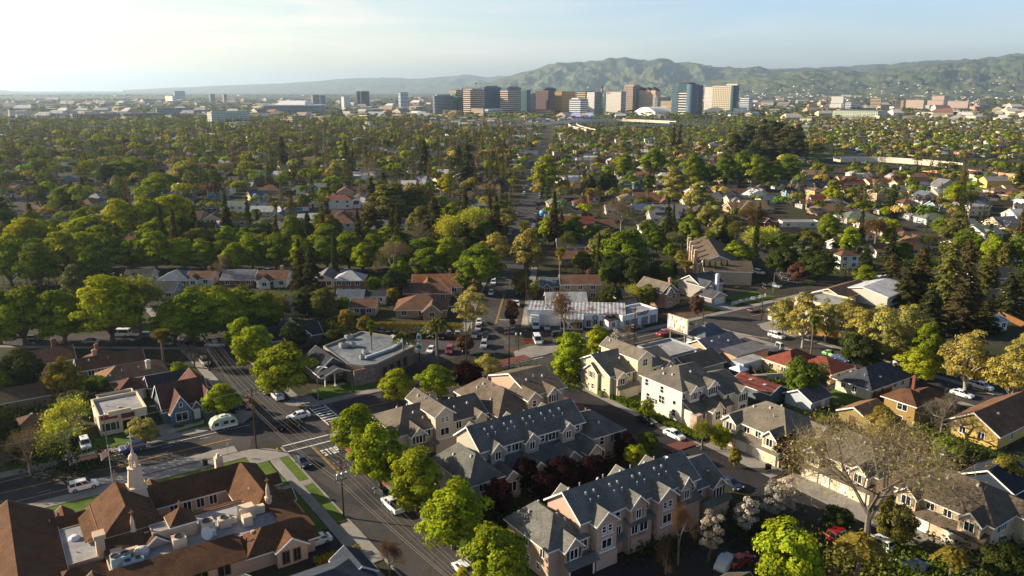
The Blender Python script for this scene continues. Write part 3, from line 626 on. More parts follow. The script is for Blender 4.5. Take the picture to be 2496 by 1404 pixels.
# --- white block
b=B('townhouse_block','tall white townhouse with blank side wall above the parked white car','townhouse',(71,-33),wall=C('#d9d2c4'),roof=C('#65615a'),group=TG)
b.vol(65,74.6,-38.6,-27,0,7.4); zf=b.hip(65,74.6,-38.6,-27,7.4,2.6,.5,'x',g1=.1); b.vents(zf,[(66.8,-31.5),(67.3,-33.5),(68.5,-29.5),(70.5,-30),(71,-35)],(0,))
bay(b,66.2,68.8,-39.7,-35.5,7.1,1.2); bay(b,71.4,74.2,-39.7,-35.5,7.1,1.2); b.win('-y',67.5,6,-39.7,1.,1.4,1,C('#8e8574')); b.win('-y',72.8,6,-39.7,1.2,1.4,1,DARKSH); b.win('-y',65.5,6,-38.6,.6,1,0); b.win('-y',70.1,6,-38.6,.9,1.2,2)
for v,z in ((-28.5,6),(-33,5.8),(-29,3),(-36.6,1.9)): b.win('-x',v,z,65,.9,1.4,2)
b.win('-x',-33,3.6,65,1.5,1.6,3); b.win('-x',-30.6,2.6,65,1.,.9,2,DARKSH); b.win('-x',-36.6,4.1,65,.8,.8,0)
b.vol(65.4,76,-42,-38.6,0,3.5); b.pent(64.9,76.3,-42.6,-38.62,3.3,5.3); b.box('corner_tower',64.5,66.3,-43.2,-41.4,0,3.5,'stone',C('#b9a596'))
bay(b,68.9,72,-43.4,-40.2,3.8,1.6); b.win('-y',70.4,2.4,-43.4,1.3,1.6,3); b.win('-y',67.5,1.9,-42,1.3,2,3); b.win('-y',74,1.9,-42,1.2,1.9,3); b.door('-y',72.9,-42.02)
b.vol(74.6,81,-41,-30,0,5.4); zf=b.gable(74.6,81,-41,-30,5.4,2.4,'x',.5); bay(b,77.6,80.6,-42.4,-38,5.2,1.3); b.win('-y',79.1,4,-42.4,1.3,1.5,1,DARKSH); b.win('-y',79.1,1.6,-42.4,1.5,1.6,3); b.win('-y',76,4.2,-41,.7,1.1,0); b.door('-y',76.2,-41.02); b.finish()
# --- garage-fronted blocks along the lane
def lane_block(label,u0,v0,v1,depth,wall,roof,gar,rv):
    b=B('townhouse_block',label,'townhouse',(u0,(v0+v1)/2),wall=wall,roof=roof,group=TG); u1=u0+depth
    b.vol(u0,u1,v0,v1,0,5.3); zf=b.hip(u0,u1,v0,v1,5.3,3.,.5,'y',inset=.9); b.vents(zf,rv,(0,0,1))
    L=v1-v0; n=2
    bay(b,v1-3.6,v1-.5,u0-1.3,u0+4.5,5.1,1.3,'-x'); b.win('-x',v1-2.05,4.1,u0-1.3,1.4,1.4,1,C('#8e8676'))
    bay(b,v0+1,v0+4.2,u0-1.3,u0+4.5,5.1,1.4,'-x'); b.win('-x',v0+2.6,4.1,u0-1.3,1.3,1.4,1,C('#8e8676'))
    k=v1-5.2
    while k>v0+5: b.win('-x',k,4.2,u0,1.2,1.4,1); k-=2.6
    b.vol(u0-1.1,u0,v0+.4,v1-.3,0,2.6); b.pent(u0-1.9,u0-.02,v0+.2,v1-.1,2.5,3.5,'-x')
    for g in gar: b.garage('-x',g,u0-1.12,4.3,2.2,C('#e6e1d6'))
    b.win('-y',u0+3,4.1,v0,1.1,1.4,1,DARKSH); b.win('-y',u0+7,4.1,v0,1.1,1.4,1); b.win('-y',u0+3,1.7,v0,1.1,1.3,1); b.win('-y',u0+7,1.7,v0,1.1,1.3,1)
    return b
b=lane_block('cream two-storey townhouse with two white garage doors and a maroon tree at its end','67.2' and 67.2,-62.5,-48.6,12,C('#cdc1a9'),C('#736d62'),(-52.5,-58.6),[(71,-52),(72,-55),(70.5,-57),(74,-56)]); bay(b,74.5,77.5,-64,-60,5,1.3); b.finish()
b=lane_block('cream townhouse half hidden behind the big bare tree','68.2' and 68.4,-79.5,-66,12,C('#d2c6b2'),C('#68635a'),(-69.5,-75.8),[(72,-70),(73,-74)]); b.finish()
b=lane_block('tan townhouse with brown roof and white garages at the right edge behind the feathery palm','t9' and 68.6,-97.4,-83.2,11.5,C('#c8b195'),C('#63594d'),(-86.8,-93.5),[(72,-86),(72.8,-88.4),(71.5,-90),(73.5,-92.5),(77,-88)]); bay(b,75,79,-99,-92,5.1,1.5); b.part('satellite_dish',dish_mesh(),79,-84,8,0,C('#cfd2d6')); b.finish()
# ================================================================ church complex
BR=C('#5d422f'); BRW=C('#c4ab92')
b=B('church','sprawling brown-roofed church complex with grey flat roofs full of rooftop units','church',(-32,-28),wall=BRW,roof=BR)
b.vol(-54.5,-44.4,-52,-16.3,0,4.2); b.gable(-54.5,-44.4,-52,-16.3,4.2,3.1,'y',.5)
b.vol(-39.4,-31.6,-31.5,-19.8,0,5.2); zc=b.hip(-39.4,-31.6,-31.5,-19.8,5.0,2.8,.45,'y',g0=.8,g1=.05)
b.vol(-40.8,-39.4,-29,-20.6,0,4.4); b.pent(-41.2,-39.42,-29.2,-20.4,4.2,4.9,'-x')
b.vol(-44.4,-39.4,-22.6,-18,0,3.3); b.gable(-44.4,-39.4,-22.6,-18,3.3,1.4,'x',.4); b.vol(-44,-41.6,-18,-16,0,3); b.gable(-44,-41.6,-18.4,-15.6,3,1.,'y',.4)
b.vol(-44.38,-39.45,-33.5,-22.6,0,3.9); b.flat(-44.38,-39.45,-33.5,-22.6,3.75,.12,.15)
b.vol(-46,-39.5,-40.5,-33.5,0,3.2); b.hip(-47.5,-39.5,-40.5,-33.5,3.2,2.,.4,'x'); b.vol(-44,-39,-49,-40.5,0,3.2); b.gable(-44,-39,-49,-39.5,3.2,2,'y',.4)
b.vol(-31.6,-13.4,-21.6,-15.6,0,3); b.hip(-31.6,-13.4,-21.6,-15.6,3,2.3,.45,'x',g0=.05)
b.vol(-31.5,-28.4,-17.8,-14.6,0,3); b.gable(-31.5,-28.4,-18.5,-14.2,3,1.1,'y',.4)
b.vol(-19.4,-13.2,-33,-21.6,0,3); b.hip(-19.6,-13.4,-34.5,-16,3,2.4,.45,'y'); b.vol(-15,-12,-24.6,-21.8,0,3); b.gable(-15,-12,-24.8,-21.6,3,1.,'x',.3)
b.vol(-16.5,-12.6,-41,-27.5,0,3); b.pent(-16.6,-12.0,-41,-27.4,2.9,3.9,'+x'); b.vol(-15.5,-12,-31,-28.6,0,3); b.gable(-15.5,-12,-31.4,-28.2,3,1.,'x',.3)
# flat interior roofs
b.vol(-39.3,-15.6,-38.6,-27.8,0,3.4); b.flat(-39.3,-15.6,-38.6,-28.8,3.35,.12,.15)
b.pent(-30,-19.5,-28.9,-26.6,2.9,3.6,'+y'); 
# south wing
b.vol(-39.5,-13,-43,-38.6,0,2.9); b.pent(-39.8,-22.8,-43.6,-38.62,2.75,4.2,'-y'); b.hip(-22.7,-12.7,-43.4,-37.6,2.9,2.1,.4,'x'); bay(b,-19,-14.6,-44.4,-40,2.8,1.5)
for u in range(-38,-23,3): b.sw('-y',u,1.6,-43.02,1.6,1.5,C('#8f7f6d'))
for u in (-17.8,-16.2): b.sw('-y',u,1.4,-44.42,.9,1.8,C('#6f5f50'))
for u in range(-28,-20,2): b.sw('-y',u,1.5,-21.62,1.1,1.5)
b.vol(-36.8,-29.4,-31.4,-27.6,0,3.6); b.gable(-36.8,-29.4,-31.4,-27.6,3.6,1.7,'x',.4); b.vol(-39.2,-34,-34.2,-31.6,0,3.9); b.pent(-39.3,-34,-34.6,-31.6,3.9,4.9,'-y'); bay(b,-34.2,-31.4,-34.6,-32.4,4,1.1)
# penthouse with pyramid
b.vol(-33.2,-27.3,-34.2,-31.6,3.3,5.4); b.flat(-33.2,-27.3,-34.2,-31.6,5.3,.1,.12); b.vol(-30.6,-27.6,-34.35,-31.2,3.4,6); b.hip(-30.6,-27.6,-34.35,-31.2,6,1.5,.4)
b.box('chimney',-40.2,-39.1,-33.2,-31.8,3,6.2,'stucco',BRW); b.box('chimney_cap',-40.4,-38.9,-33.4,-31.6,6.2,6.8,'stucco',BRW)
b.box('chimney',-19.7,-18.5,-15.4,-14.2,0,5.4,'stucco',C('#d8c3ae')); b.box('chimney_cap',-19.5,-18.7,-15.2,-14.4,5.4,6.1,'stucco',C('#d8c3ae'),.25)
def lath(b,name,prof,x,y,n=8,color=C('#d9bfa4'),mat='stucco'):
    mb=MB(); mb.lathe(prof,n); return b.part(name,mb.mesh(name,[mat]),x,y,0,R_(22.5),color)
# bell tower
b.box('bell_tower',-34.2,-31.4,-22.1,-19.3,5,6.6,'stucco',C('#d9bfa4'),.2); b.box('tower_cornice',-34.2,-31.4,-22.1,-19.3,6.6,6.9,'stucco',C('#e3ccb2'),.05)
t=lath(b,'tower_drum',[(1.25,6.9),(1.1,8.4),(.95,9.6),(1.05,9.7),(1.05,9.9),(.7,10.)],-32.8,-20.7)
for k in range(6):
    a=k*math.pi/3; b.box('lantern_column',-32.8+.5*math.cos(a)-.11,-32.8+.5*math.cos(a)+.11,-20.7+.5*math.sin(a)-.11,-20.7+.5*math.sin(a)+.11,10.,11.2,'stucco',C('#d9bfa4'))
lath(b,'lantern_dome',[(.72,11.2),(.72,11.4),(.52,11.9),(.24,12.2),(.13,12.7),(.09,14.)],-32.8,-20.7)
def cross(b,x,y,z,h,color=C('#b08d5a')):
    mb=MB(); mb.box(-.06,.06,-.06,.06,0,h); mb.box(-h*.28,h*.28,-.055,.055,h*.6,h*.6+.12); b.part('cross',mb.mesh('cross',['metal']),x,y,z,0,color)
cross(b,-32.8,-20.7,13.9,1.6,C('#e8e4dc')); cross(b,-35.5,-19.9,8.2,1.5)
for x,y,z in ((-35.2,-31.2,4.6),(-16.3,-32.6,4.6)):
    lath(b,'finial',[(.55,z-1),(.5,z+.4),(.6,z+.5),(.33,z+.7),(.28,z+1.9),(.1,z+2.7)],x,y); cross(b,x,y,z+2.6,1.1)
cross(b,-29.1,-32.8,7.4,1.2); lath(b,'skylight_dome',[(1.,3.4),(1.,3.9),(.85,4.25),(.4,4.5),(.05,4.55)],-35,-35.4,12,C('#c8c2b6'),'paint')
lath(b,'skylight_dome',[(.8,3.7),(.75,4.),(.4,4.3),(.05,4.35)],-42.3,-26.5,12,C('#e6e8ea'),'paint')
b.vents(lambda x,y:4.3,[(-27,-17.6),(-22,-17.4),(-17.5,-27),(-21,-40)],(2,),C('#c79f80')); b.vents(lambda x,y:3.4,[(-42.4,-30.5),(-18.4,-30.8),(-26.5,-30)],(1,)); b.finish()
# rooftop units (things resting on the roof)
UG='air conditioning units on the church roof'
def ac(u,v,w,d,h,label,col='#cdbba6',z=3.4,fan=1,duct=0):
    x,y=U(u,v); t=thing('rooftop_unit',label,'air conditioner',(x,y,z),A2,UG)
    mb=MB(); mb.box(-w/2,w/2,-d/2,d/2,.12,h); mb.box(-w/2-.05,w/2+.05,-d/2-.05,d/2+.05,.0,.12); obj('cabinet',mb,'paint',t,C(col))
    for k in range(fan):
        mb=MB(); mb.lathe([(min(w,d)*.36,h),(min(w,d)*.36,h+.14),(min(w,d)*.3,h+.14),(min(w,d)*.28,h+.03),(.05,h+.05)],12,(k-(fan-1)/2)*w/max(fan,1)); obj('fan',mb,'metal',t,C('#4a4a4a'))
    if duct: mb=MB(); mb.box(w/2,w/2+duct,-d/4,d/4,.1,h*.7); obj('duct',mb,'paint',t,C(col))
ac(-19.9,-33.4,2.2,1.6,1.9,'tall tan rooftop unit at the east end of the church flat roof','#d9c4a8',fan=0,duct=1.6); ac(-20.4,-35.6,1.3,1.3,1.5,'tan boxy unit in front of the tall one on the church roof','#d6c2aa',fan=0)
ac(-23.3,-34.1,1.6,1.5,1.3,'tan condenser left of the tall rooftop unit on the church','#cbb8a2',duct=1.); ac(-25.7,-34,1.9,1.8,1.5,'condenser right of the pyramid-roofed church penthouse','#cbbba6')
ac(-30,-36.2,1.8,1.6,1.5,'condenser in front of the church penthouse wall','#d0bda6'); ac(-25.5,-35.8,1,1,.9,'small white cabinet behind the satellite dish on the church','#dcd4c8',fan=0)
ac(-37.6,-36.9,2.4,1.6,1.6,'grey-blue condenser bank at the west end of the church roof','#a8b4b8',fan=2); ac(-36.2,-38.1,2.6,1.,1.1,'low pair of condensers at the church roof edge','#9fb0b4',fan=2); ac(-37.8,-34.6,1.5,1.2,1.2,'small tan unit beside the church skylight dome','#c9b69c',fan=0,duct=2)
x,y=U(-26.6,-37.2); t=thing('satellite_dish','large white satellite dish on the church flat roof','satellite dish',(x,y,3.4),A2+.6)
mb=MB(); mb.lathe([(.05,0),(.5,.08),(.95,.3),(.97,.3),(.5,.03),(.05,-.06)],16); d=obj('dish',mb,'paint',t,C('#d8d2c6'),(0,0,1.3)); d.rotation_euler=(R_(60),0,0); mb=MB(); mb.tube((0,0,0),(0,0,1.25),.06); mb.box(-.5,.5,-.5,.5,0,.1); obj('mast',mb,'metal',t,C('#888888'))
# dark house at the bottom edge
b=B('house','charcoal-roofed house at the bottom edge below the church','house',(-14,-51),wall=C('#a89580'),roof=C('#3c4350'))
b.vol(-24,-9.5,-61,-50.6,0,2.6); b.hip(-24,-9.5,-61,-50.6,2.6,2.5,.6); b.vol(-12.5,-8.6,-54,-49.6,0,2.4); b.gable(-12.5,-8.6,-55,-49.6,2.4,1.3,'y',.4); b.vol(-34,-24,-52.5,-46.5,0,2.5); zf=b.gable(-34,-24,-52.5,-46.5,2.5,1.3,'x',.5); b.vents(zf,[(-27,-48.6)],(1,)); b.finish()
# ================================================================ left: street of bungalows
b=B('bungalow','white flat-roofed mission bungalow with red tile porch trim','house',(-29.5,24),wall=C('#d9c8aa'),roof=C('#7d2f28'),roofmat='tile_x')
b.vol(-34.3,-25.6,19,29.5,0,4.3); b.flat(-34.3,-25.6,19,29.5,3.75,.55,.3); b.vol(-33,-26,29.5,33,0,3.9); b.flat(-33,-26,29.52,33,3.5,.4,.25)
b.box('front_parapet',-32.6,-28.5,18.6,18.97,3.2,4.9,'stucco',C('#d9c8aa')); b.pent(-34,-31,18.3,18.95,3.6,4.2); b.pent(-30.4,-28,18.0,18.58,3.3,4.0)
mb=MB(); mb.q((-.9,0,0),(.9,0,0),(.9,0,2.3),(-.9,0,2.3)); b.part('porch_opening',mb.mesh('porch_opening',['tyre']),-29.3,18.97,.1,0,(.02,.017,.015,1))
b.win('-y',-32.4,1.7,19,1.8,1.6,1,C('#41505a')); b.win('-y',-27,1.8,19,1.8,1.6,1,C('#41505a')); b.sw('-x',24,1.9,-34.3); b.vents(lambda x,y:3.75,[(-32,25),(-30,23),(-28,27),(-29,21)],(1,2)); b.finish()
b=B('tudor_cottage','slate-blue cottage with steep brown gables and white trim beside the mission bungalow','house',(-18,21),wall=C('#5f7482'),roof=C('#5d4238'))
b.vol(-22.6,-13.6,18.6,28,0,3); b.gable(-22.6,-13.6,18.6,28,3,4,'x',.4); bay(b,-21.6,-17.6,16.6,24,3,3.2); b.win('-y',-19.6,1.7,16.6,2.2,1.7,1); b.win('-y',-19.6,4.2,16.6,.5,.9,0); bay(b,-15.3,-12.8,17.6,24,2.8,3.2); b.win('-y',-14.2,1.7,17.6,.9,1.5,2); bay(b,-17.4,-15.6,17.4,20.6,2.9,1.3); b.door('-y',-16.5,17.38,.2,C('#dfe3e4')); b.sw('-x',22,1.8,-22.6); b.sw('-x',25.5,1.8,-22.6)
b.vol(-17,-11,26,33,0,3); b.gable(-17,-11,24,33,3,3,'y',.4); b.finish()
b=B('ranch_house','dark brown low house at the left edge behind two bare trees','house',(-44,24),wall=C('#7d6856'),roof=C('#5a4438'))
b.vol(-50,-38,19.5,29.5,0,3); zf=b.hip(-50,-37.6,19.5,29.5,3,2.3,.6,'x'); b.vents(zf,[(-45,25.6),(-43.5,23),(-41.8,25.8),(-48.8,24)],(2,1,2)); b.sw('-y',-46,1.6,19.5,1.8,1.3); b.sw('-y',-41,1.6,19.5,1.8,1.3); b.finish()
def simple(label,u0,u1,v0,v1,h,rise,kind,wall,roof,axis=None,fr=U,name='house',**k):
    b=B(name,label,'house' if name!='shed' else 'shed',((u0+u1)/2,(v0+v1)/2),fr=fr,wall=wall,roof=roof,**k); b.vol(u0,u1,v0,v1,0,h)
    zf=b.gable(u0,u1,v0,v1,h,rise,axis or 'x',.5) if kind=='g' else b.hip(u0,u1,v0,v1,h,rise,.5,axis)
    return b,zf
TAN=C('#8f7c66')
b,zf=simple('long brown ranch house with a row of white-framed windows and chimney, upper of two',-34.5,-20.5,55.5,62,2.8,1.8,'g',TAN,C('#6b4f3d')); b.chimney(-30.5,59.5,3.5,5.6); b.vents(zf,[(-32,57.6),(-28,57.3)])
for u in range(-32,-21,2): b.sw('-y',u,1.6,55.5,1.3,1.2)
b.vol(-32,-25,62,66,0,2.8); b.hip(-32,-25,60,66,2.8,1.8); b.chimney(-29.5,63.5,3.5,5.8,.8,.8,C('#8a5a48')); b.finish()
b,zf=simple('tan-brown ranch house with white chimney just below the other long ranch',-31,-17.3,44.2,51.5,2.8,2,'h',C('#a08d75'),C('#86694f')); b.chimney(-21,45.6,3,5.2,.9,.7,C('#d8cfc0')); b.vents(zf,[(-26.5,46),(-29,45.4),(-23,46)],(1,0)); b.sw('-y',-20,1.5,44.2,1.8,1.2); b.sw('-y',-28,1.5,44.2,1.5,1.2); b.finish()
b,zf=simple('small brown garage with white doors behind the mission bungalow',-28.6,-23.3,36,42,2.7,1.6,'h',C('#b6a58a'),C('#5e4034')); b.garage('-y',-26,35.98,4,2); b.finish()
b,zf=simple('charcoal gabled outbuilding behind the slate-blue cottage',-22.5,-14.5,35.6,41,2.6,1.6,'g',C('#8f8c86'),C('#3e3e42')); b.sw('-y',-18,1.5,35.6,.8,1.2); b.finish()
b,zf=simple('brown house with white braced gable left of the long ranch house',-44,-34.5,66,75,2.8,2,'g',C('#c9c6be'),C('#624739')); b.chimney(-38,73,3,6,1.1,.9,C('#7d5546')); b.finish()
b,zf=simple('tan low roofed house at the left edge above the brown one',-52,-41,42.5,50,2.7,1.6,'g',C('#94816a'),C('#6e5947')); b.finish()
# ================================================================ corner house, tudor, commercial building
b=B('porch_bungalow','dark-roofed bungalow with white gabled porch left of the flat commercial building','house',(15,27),wall=C('#6f6a60'),roof=C('#33363c'))
b.vol(11.6,19,24,34,0,3); b.gable(11.6,19,24,34,3,2.8,'y',.6); b.gable(11.4,18.6,20.6,25.4,2.7,1.5,'y',.5,wall=False)
mb=MB(); mb.q((-3.4,0,0),(3.4,0,0),(0,0,1.3)); b.part('porch_gable',mb.mesh('porch_gable',['stucco']),15,20.8,2.72,0,C('#a69b82'))
for u in (11.9,14.2,18.1): b.box('porch_post',u,u+.25,20.7,20.95,0,2.7,'paint')
b.door('-y',15.2,23.97); b.sw('-y',13,1.6,24); b.sw('-y',17.4,1.6,24); b.box('porch_steps',14,16.4,19.6,20.6,0,.3,'concrete',C('#a5a29b')); b.finish()
b=B('tudor_house','tudor house with half-timbered white-braced gable and dark roof','house',(16,54),wall=C('#5b6468'),roof=C('#33383e'))
b.vol(13,19.4,51.5,60,0,3.6); b.gable(13,19.4,51.5,60,3.6,3.2,'y',.4); b.vol(8.5,13,53,60,0,3); b.gable(8.5,16,53,60,3,2.6,'x',.4); b.vol(19.4,23,52.5,59,0,3); b.gable(17,23,52.5,59,3,2.4,'x',.4)
mb=MB()
for x in (-1.8,-.6,.6,1.8): mb.box(x-.07,x+.07,-.05,0,0,1.9-abs(x)*.9+.4)
mb.box(-3,3,-.052,0,-.1,.06); mb.box(-2.2,2.2,-.053,0,.9,1.02); b.part('timbering',mb.mesh('timbering',['paint']),16.2,51.48,3.7,0,WHITE); b.sw('-y',17,1.6,51.5,1.6,1.6,C('#3a4650')); b.chimney(13.6,51.1,0,6.2,1,.7,C('#6d6f6c')); b.finish()
b=B('restaurant','flat-roofed tan corner restaurant with stone wall and rooftop ducts','restaurant',(28,32),wall=C('#a18a70'),roof=C('#8a8f94'))
P=[U(*p) for p in ((20.4,17.6),(23.4,17.2),(36.4,24.2),(36.4,33),(30.5,43),(17.6,36.4),(17.6,21))]
c0=Vector(U(28,32)); R2=lambda x,y:((x-c0.x)*math.cos(A2)+(y-c0.y)*math.sin(A2),-(x-c0.x)*math.sin(A2)+(y-c0.y)*math.cos(A2))
Q=[R2(*p) for p in P]; mb=MB(); mb.prism(Q,0,4.1); w=obj('wall',mb,'stucco',b.root,C('#7f6c58'))
mb=MB(); mb.q(*[(x*.985,y*.985,4.14) for x,y in Q]); obj('roof',mb,'shaded_stained_felt',b.root)
mb=MB()
for k in range(len(Q)):
    a,c=Vector(Q[k]),Vector(Q[(k+1)%len(Q)]); d=(c-a).normalized(); n=Vector((-d.y,d.x))*.28; i=[(*a,0),(*c,0),(*(c+n),0),(*(a+n),0)]
    mb.hexa([(x,y,4.05+.002*k) for x,y,_ in i],[(x,y,4.6+.003*k) for x,y,_ in i])
obj('parapet',mb,'stucco',b.root,C('#8f8a82'))
mb=MB(); a,c=Vector(Q[6]),Vector(Q[0]); mb.box(-10.55,-4.5,-14.6,-14.3,0,3.9); b.part('stone_wall',mb.mesh('stone_wall',['stone']),28,32,0,0,C('#8d7f74'))
mb=MB()
for (x0,y0),(x1,y1) in zip([(-5,-9.),(3,-6.4),(8,-2.5)],[(3,-6.4),(8,-2.5),(7.6,3)]): 
    d=Vector((x1-x0,y1-y0)); n=Vector((-d.y,d.x)).normalized()*.35; mb.hexa([(x0-n.x,y0-n.y,4.2),(x1-n.x,y1-n.y,4.2),(x1+n.x,y1+n.y,4.2),(x0+n.x,y0+n.y,4.2)],[(x0-n.x,y0-n.y,4.75),(x1-n.x,y1-n.y,4.75),(x1+n.x,y1+n.y,4.75),(x0+n.x,y0+n.y,4.75)])
obj('roof_screen',mb,'paint',b.root,C('#a3acb4'))
for k,u in enumerate((25.6,28,30.4,32.8)):
    v=17.2+(u-23.4)*.54; b.part('window',win_simple(1.3,2.2),u,v-.03,1.7,math.atan(.54),C('#6b5a48'))
b.finish(); UG2='rooftop units of the restaurant'
for u,v,w,l in ((22,34,2,'silver ducted unit at the back left of the restaurant roof'),(25.5,39.5,1.8,'grey unit at the far corner of the restaurant roof'),(24,33,1.4,'dark small unit mid restaurant roof'),(24.5,26.5,1.3,'low unit in the middle of the restaurant roof'),(22.2,23,1,'small white hatch near the front of the restaurant roof')):
    x,y=U(u,v); t=thing('rooftop_unit',l,'air conditioner',(x,y,4.16),A2,UG2); mb=MB(); mb.box(-w/2,w/2,-w/2.6,w/2.6,.1,1.1); mb.box(-w/3,w/3,-w/3,w/3,0,.1); obj('cabinet',mb,'metal',t,C('#a9adae')); mb=MB(); mb.lathe([(w*.25,1.1),(w*.25,1.25),(w*.1,1.2)],10); obj('fan',mb,'metal',t,C('#3c3e40'))
# pylon sign of the restaurant
x,y=U(38.2,25); t=thing('pylon_sign','teal and white oval pylon sign in front of the restaurant','sign',(x,y,0),A2-R_(35)); mb=MB(); mb.tube((0,0,0),(0,0,8),.14); obj('pole',mb,'metal',t,C('#3a3f42'))
for z,h,w,c in ((3.8,2.2,1.5,'#d9e6e2'),(6.3,2.,1.3,'#e4e8e4'),(8.2,1.4,.9,'#3f8f86')):
    mb=MB(); pts=[(w/2*math.cos(a)*(1 if True else 1),h/2*math.sin(a)) for a in [2*math.pi*k/16 for k in range(16)]]
    mb.hexa([(px,.12,z+pz) for px,pz in pts],[(px,-.12,z+pz) for px,pz in pts]); obj('sign_panel',mb,'paint',t,C(c))
    mb=MB(); pts=[(p[0]*.8,p[1]*.5) for p in pts]; mb.hexa([(px,-.10,z+pz) for px,pz in pts],[(px,-.15,z+pz) for px,pz in pts]); obj('sign_emblem',mb,'paint',t,C('#2f8479'))
# ================================================================ white shop row
b=B('shop_row','white L-shaped workshop row with rusty corrugated roof and shop lettering','shop',(95,30),rot=A2-R_(31),wall=C('#dcdcd8'),roof=C('#b3b8bd'),roofmat='rusty_sheet')
xa,ya=at(1286,792); xb,yb=at(1536,800); b.root.location=(xa,ya,0); b.root.rotation_euler.z=math.atan2(yb-ya,xb-xa); b.u0=b.v0=0
Lx=math.hypot(xb-xa,yb-ya)
b.vol(0,Lx*.82,0,8.6,0,4.2); zf=b.pent(-.2,Lx*.55,-.05,8.8,4.15,5.0,'-y'); b.pent(Lx*.55+.02,Lx*.95,-.6,8.8,4.2,5.05,'-y'); b.box('front_parapet',-.1,Lx*.5,-.3,-.06,3.2,4.75,'stucco',C('#dedfdd'))
b.vol(9.5,16,-3.6,0,0,3.2); b.pent(9.3,16.2,-3.9,-.32,3.2,4.1); 
for u in (10.6,13,15): b.sw('-y',u,1.5,-3.62,1.6,1.8,C('#b5b3ae'))
b.vol(16.4,22.3,-1.2,-.31,0,3.9); b.flat(16.4,22.3,-1.2,-.31,3.6,.3,.1)
for u in (17.6,19.4,21.3): b.win('-y',u,1.4,-1.2,1.4,1.9,1,C('#c9cbca'))
mb=MB(); pts=[(.85*math.cos(2*math.pi*k/18),.85*math.sin(2*math.pi*k/18)) for k in range(18)]; mb.hexa([(p,0,q) for p,q in pts],[(p,-.06,q) for p,q in pts]); o=b.part('round_sign',mb.mesh('round_sign',['paint']),19.4,-1.21,3.1,0,C('#2a2d30')); mb=MB(); mb.hexa([(p*.75,-.05,q*.75) for p,q in pts],[(p*.75,-.09,q*.75) for p,q in pts]); obj('sign_face',mb,'paint',o,C('#8fa3ad')); b.finish()
b=B('shop','white painted corner shop with SHOP lettering and grey roll doors facing the main road','shop',(107,20),rot=A2,wall=C('#e0e2e4'),roof=C('#77726c'))
b.vol(98.4,112.2,18.4,26,0,4.0); b.flat(98.4,112.2,18.4,26,3.6,.5,.3); b.vol(104,112,26,31,0,3.5); b.gable(104,112,26,31,3.5,1.3,'x',.3)
for u in (103,107,110.4): b.garage('-y',u,18.36,2.2,2.3,C('#7e8488'))
b.win('-y',100.3,1.7,18.4,1.2,1.5,1,C('#a8a49a')); b.finish()
mb=MB()
for i,j in word('SHOP',0): mb.box(i*.3,i*.3+.301,-.03,.0,j*.24,j*.24+.241)
x,y=U(104.2,18.36); obj('shop_lettering',mb,'paint',b.root,C('#1d2326')).location=(-3,-1.67,3.05)
b=B('workshop','low white annex with dark lean-to roof at the corner of the shop row','shop',(96,21),rot=A2,wall=C('#d9d9d6'),roof=C('#4a4642')); b.vol(94.6,98.2,19.6,23,0,2.9); b.pent(94.3,98.36,19.2,23.2,2.85,3.8,'-y'); b.sw('-y',96.4,1.4,19.6,1,1.3); b.finish()
# ================================================================ flats by the billboard
b=B('flat_store','flat grey-blue roofed store with low parapet beside the billboard','store',(92,-8),wall=C('#9aa3a8'),roof=C('#8f979c')); b.vol(85.5,97,-13,-2.6,0,3.3); b.flat(85.5,97,-13,-2.6,2.9,.5,.3); b.vents(lambda x,y:2.9,[(89,-8),(91,-5),(93.5,-10)],(1,2)); b.finish()
b,zf=simple('olive-dark gabled shed roof in front of the flat store by the billboard',84.6,96.4,-21.5,-13.3,2.8,1.9,'g',C('#8f8a78'),C('#55534a')); b.vents(zf,[(93,-15.6),(92,-16)]); b.finish()
b,zf=simple('tan gable-ended building with patchy grey roof right of the billboard',97.6,109.5,-16,-7,3,2.2,'g',C('#b79c7d'),C('#77767a')); b.vol(101,113,-21,-16,0,2.7); b.pent(100.8,113.2,-21.2,-15.98,2.6,3.4,'-y'); b.vents(zf,[(101,-13),(104,-12.6),(106,-14)],(2,1)); b.finish()
b,zf=simple('blue-grey pyramid roof with peak vent beside the car park by the billboard',105,114,-7,-0.5,3,2.6,'h',C('#a9b0b5'),C('#5d666f')); b.vents(lambda x,y:5.2,[(109.4,-3.8)],(2,)); b.finish()
b=B('annex','small pale blue annex with brown flat top near the red tiled house','store',(103,-23.5),wall=C('#a3b1b8')); b.vol(98.5,106.5,-25.5,-21.6,0,2.6); b.F.q((b.X(98.5),b.Y(-25.5),2.62),(b.X(106.5),b.Y(-25.5),2.62),(b.X(106.5),b.Y(-21.6),2.62),(b.X(98.5),b.Y(-21.6),2.62)); b.finish()
# billboard
bx0,by0=at(1633,830); bx1,by1=at(1668,838)
xa,ya=at(1630,831); t=thing('billboard','weathered blank billboard with peeling white and brown poster beside the main road','billboard',((bx0+bx1)/2,(by0+by1)/2,0),A2-R_(90))
m_,nt,bb=nm('peeling_poster'); n=noise_node(nt,.9,8,ocoord(nt),.75); mpn=N(nt,'ShaderNodeMapping'); mpn.inputs['Scale'].default_value=(1.4,1,.5); nt.links.new(ocoord(nt),mpn.inputs['Vector']); nt.links.new(mpn.outputs[0],n.inputs['Vector'])
nt.links.new(ramp(nt,n.outputs['Fac'],[(.4,C('#5a4a38')),(.48,C('#9a8a72')),(.54,C('#e6e0d4')),(.7,C('#f0ece4'))]).outputs['Color'],bb.inputs['Base Color'])
mb=MB(); mb.box(-3.7,3.7,-.2,.2,3.1,7.2); obj('frame',mb,'paint',t,C('#b5b0a6')); mb=MB(); mb.box(-3.45,3.45,-.25,-.2,3.35,6.95); obj('poster',mb,'peeling_poster',t)
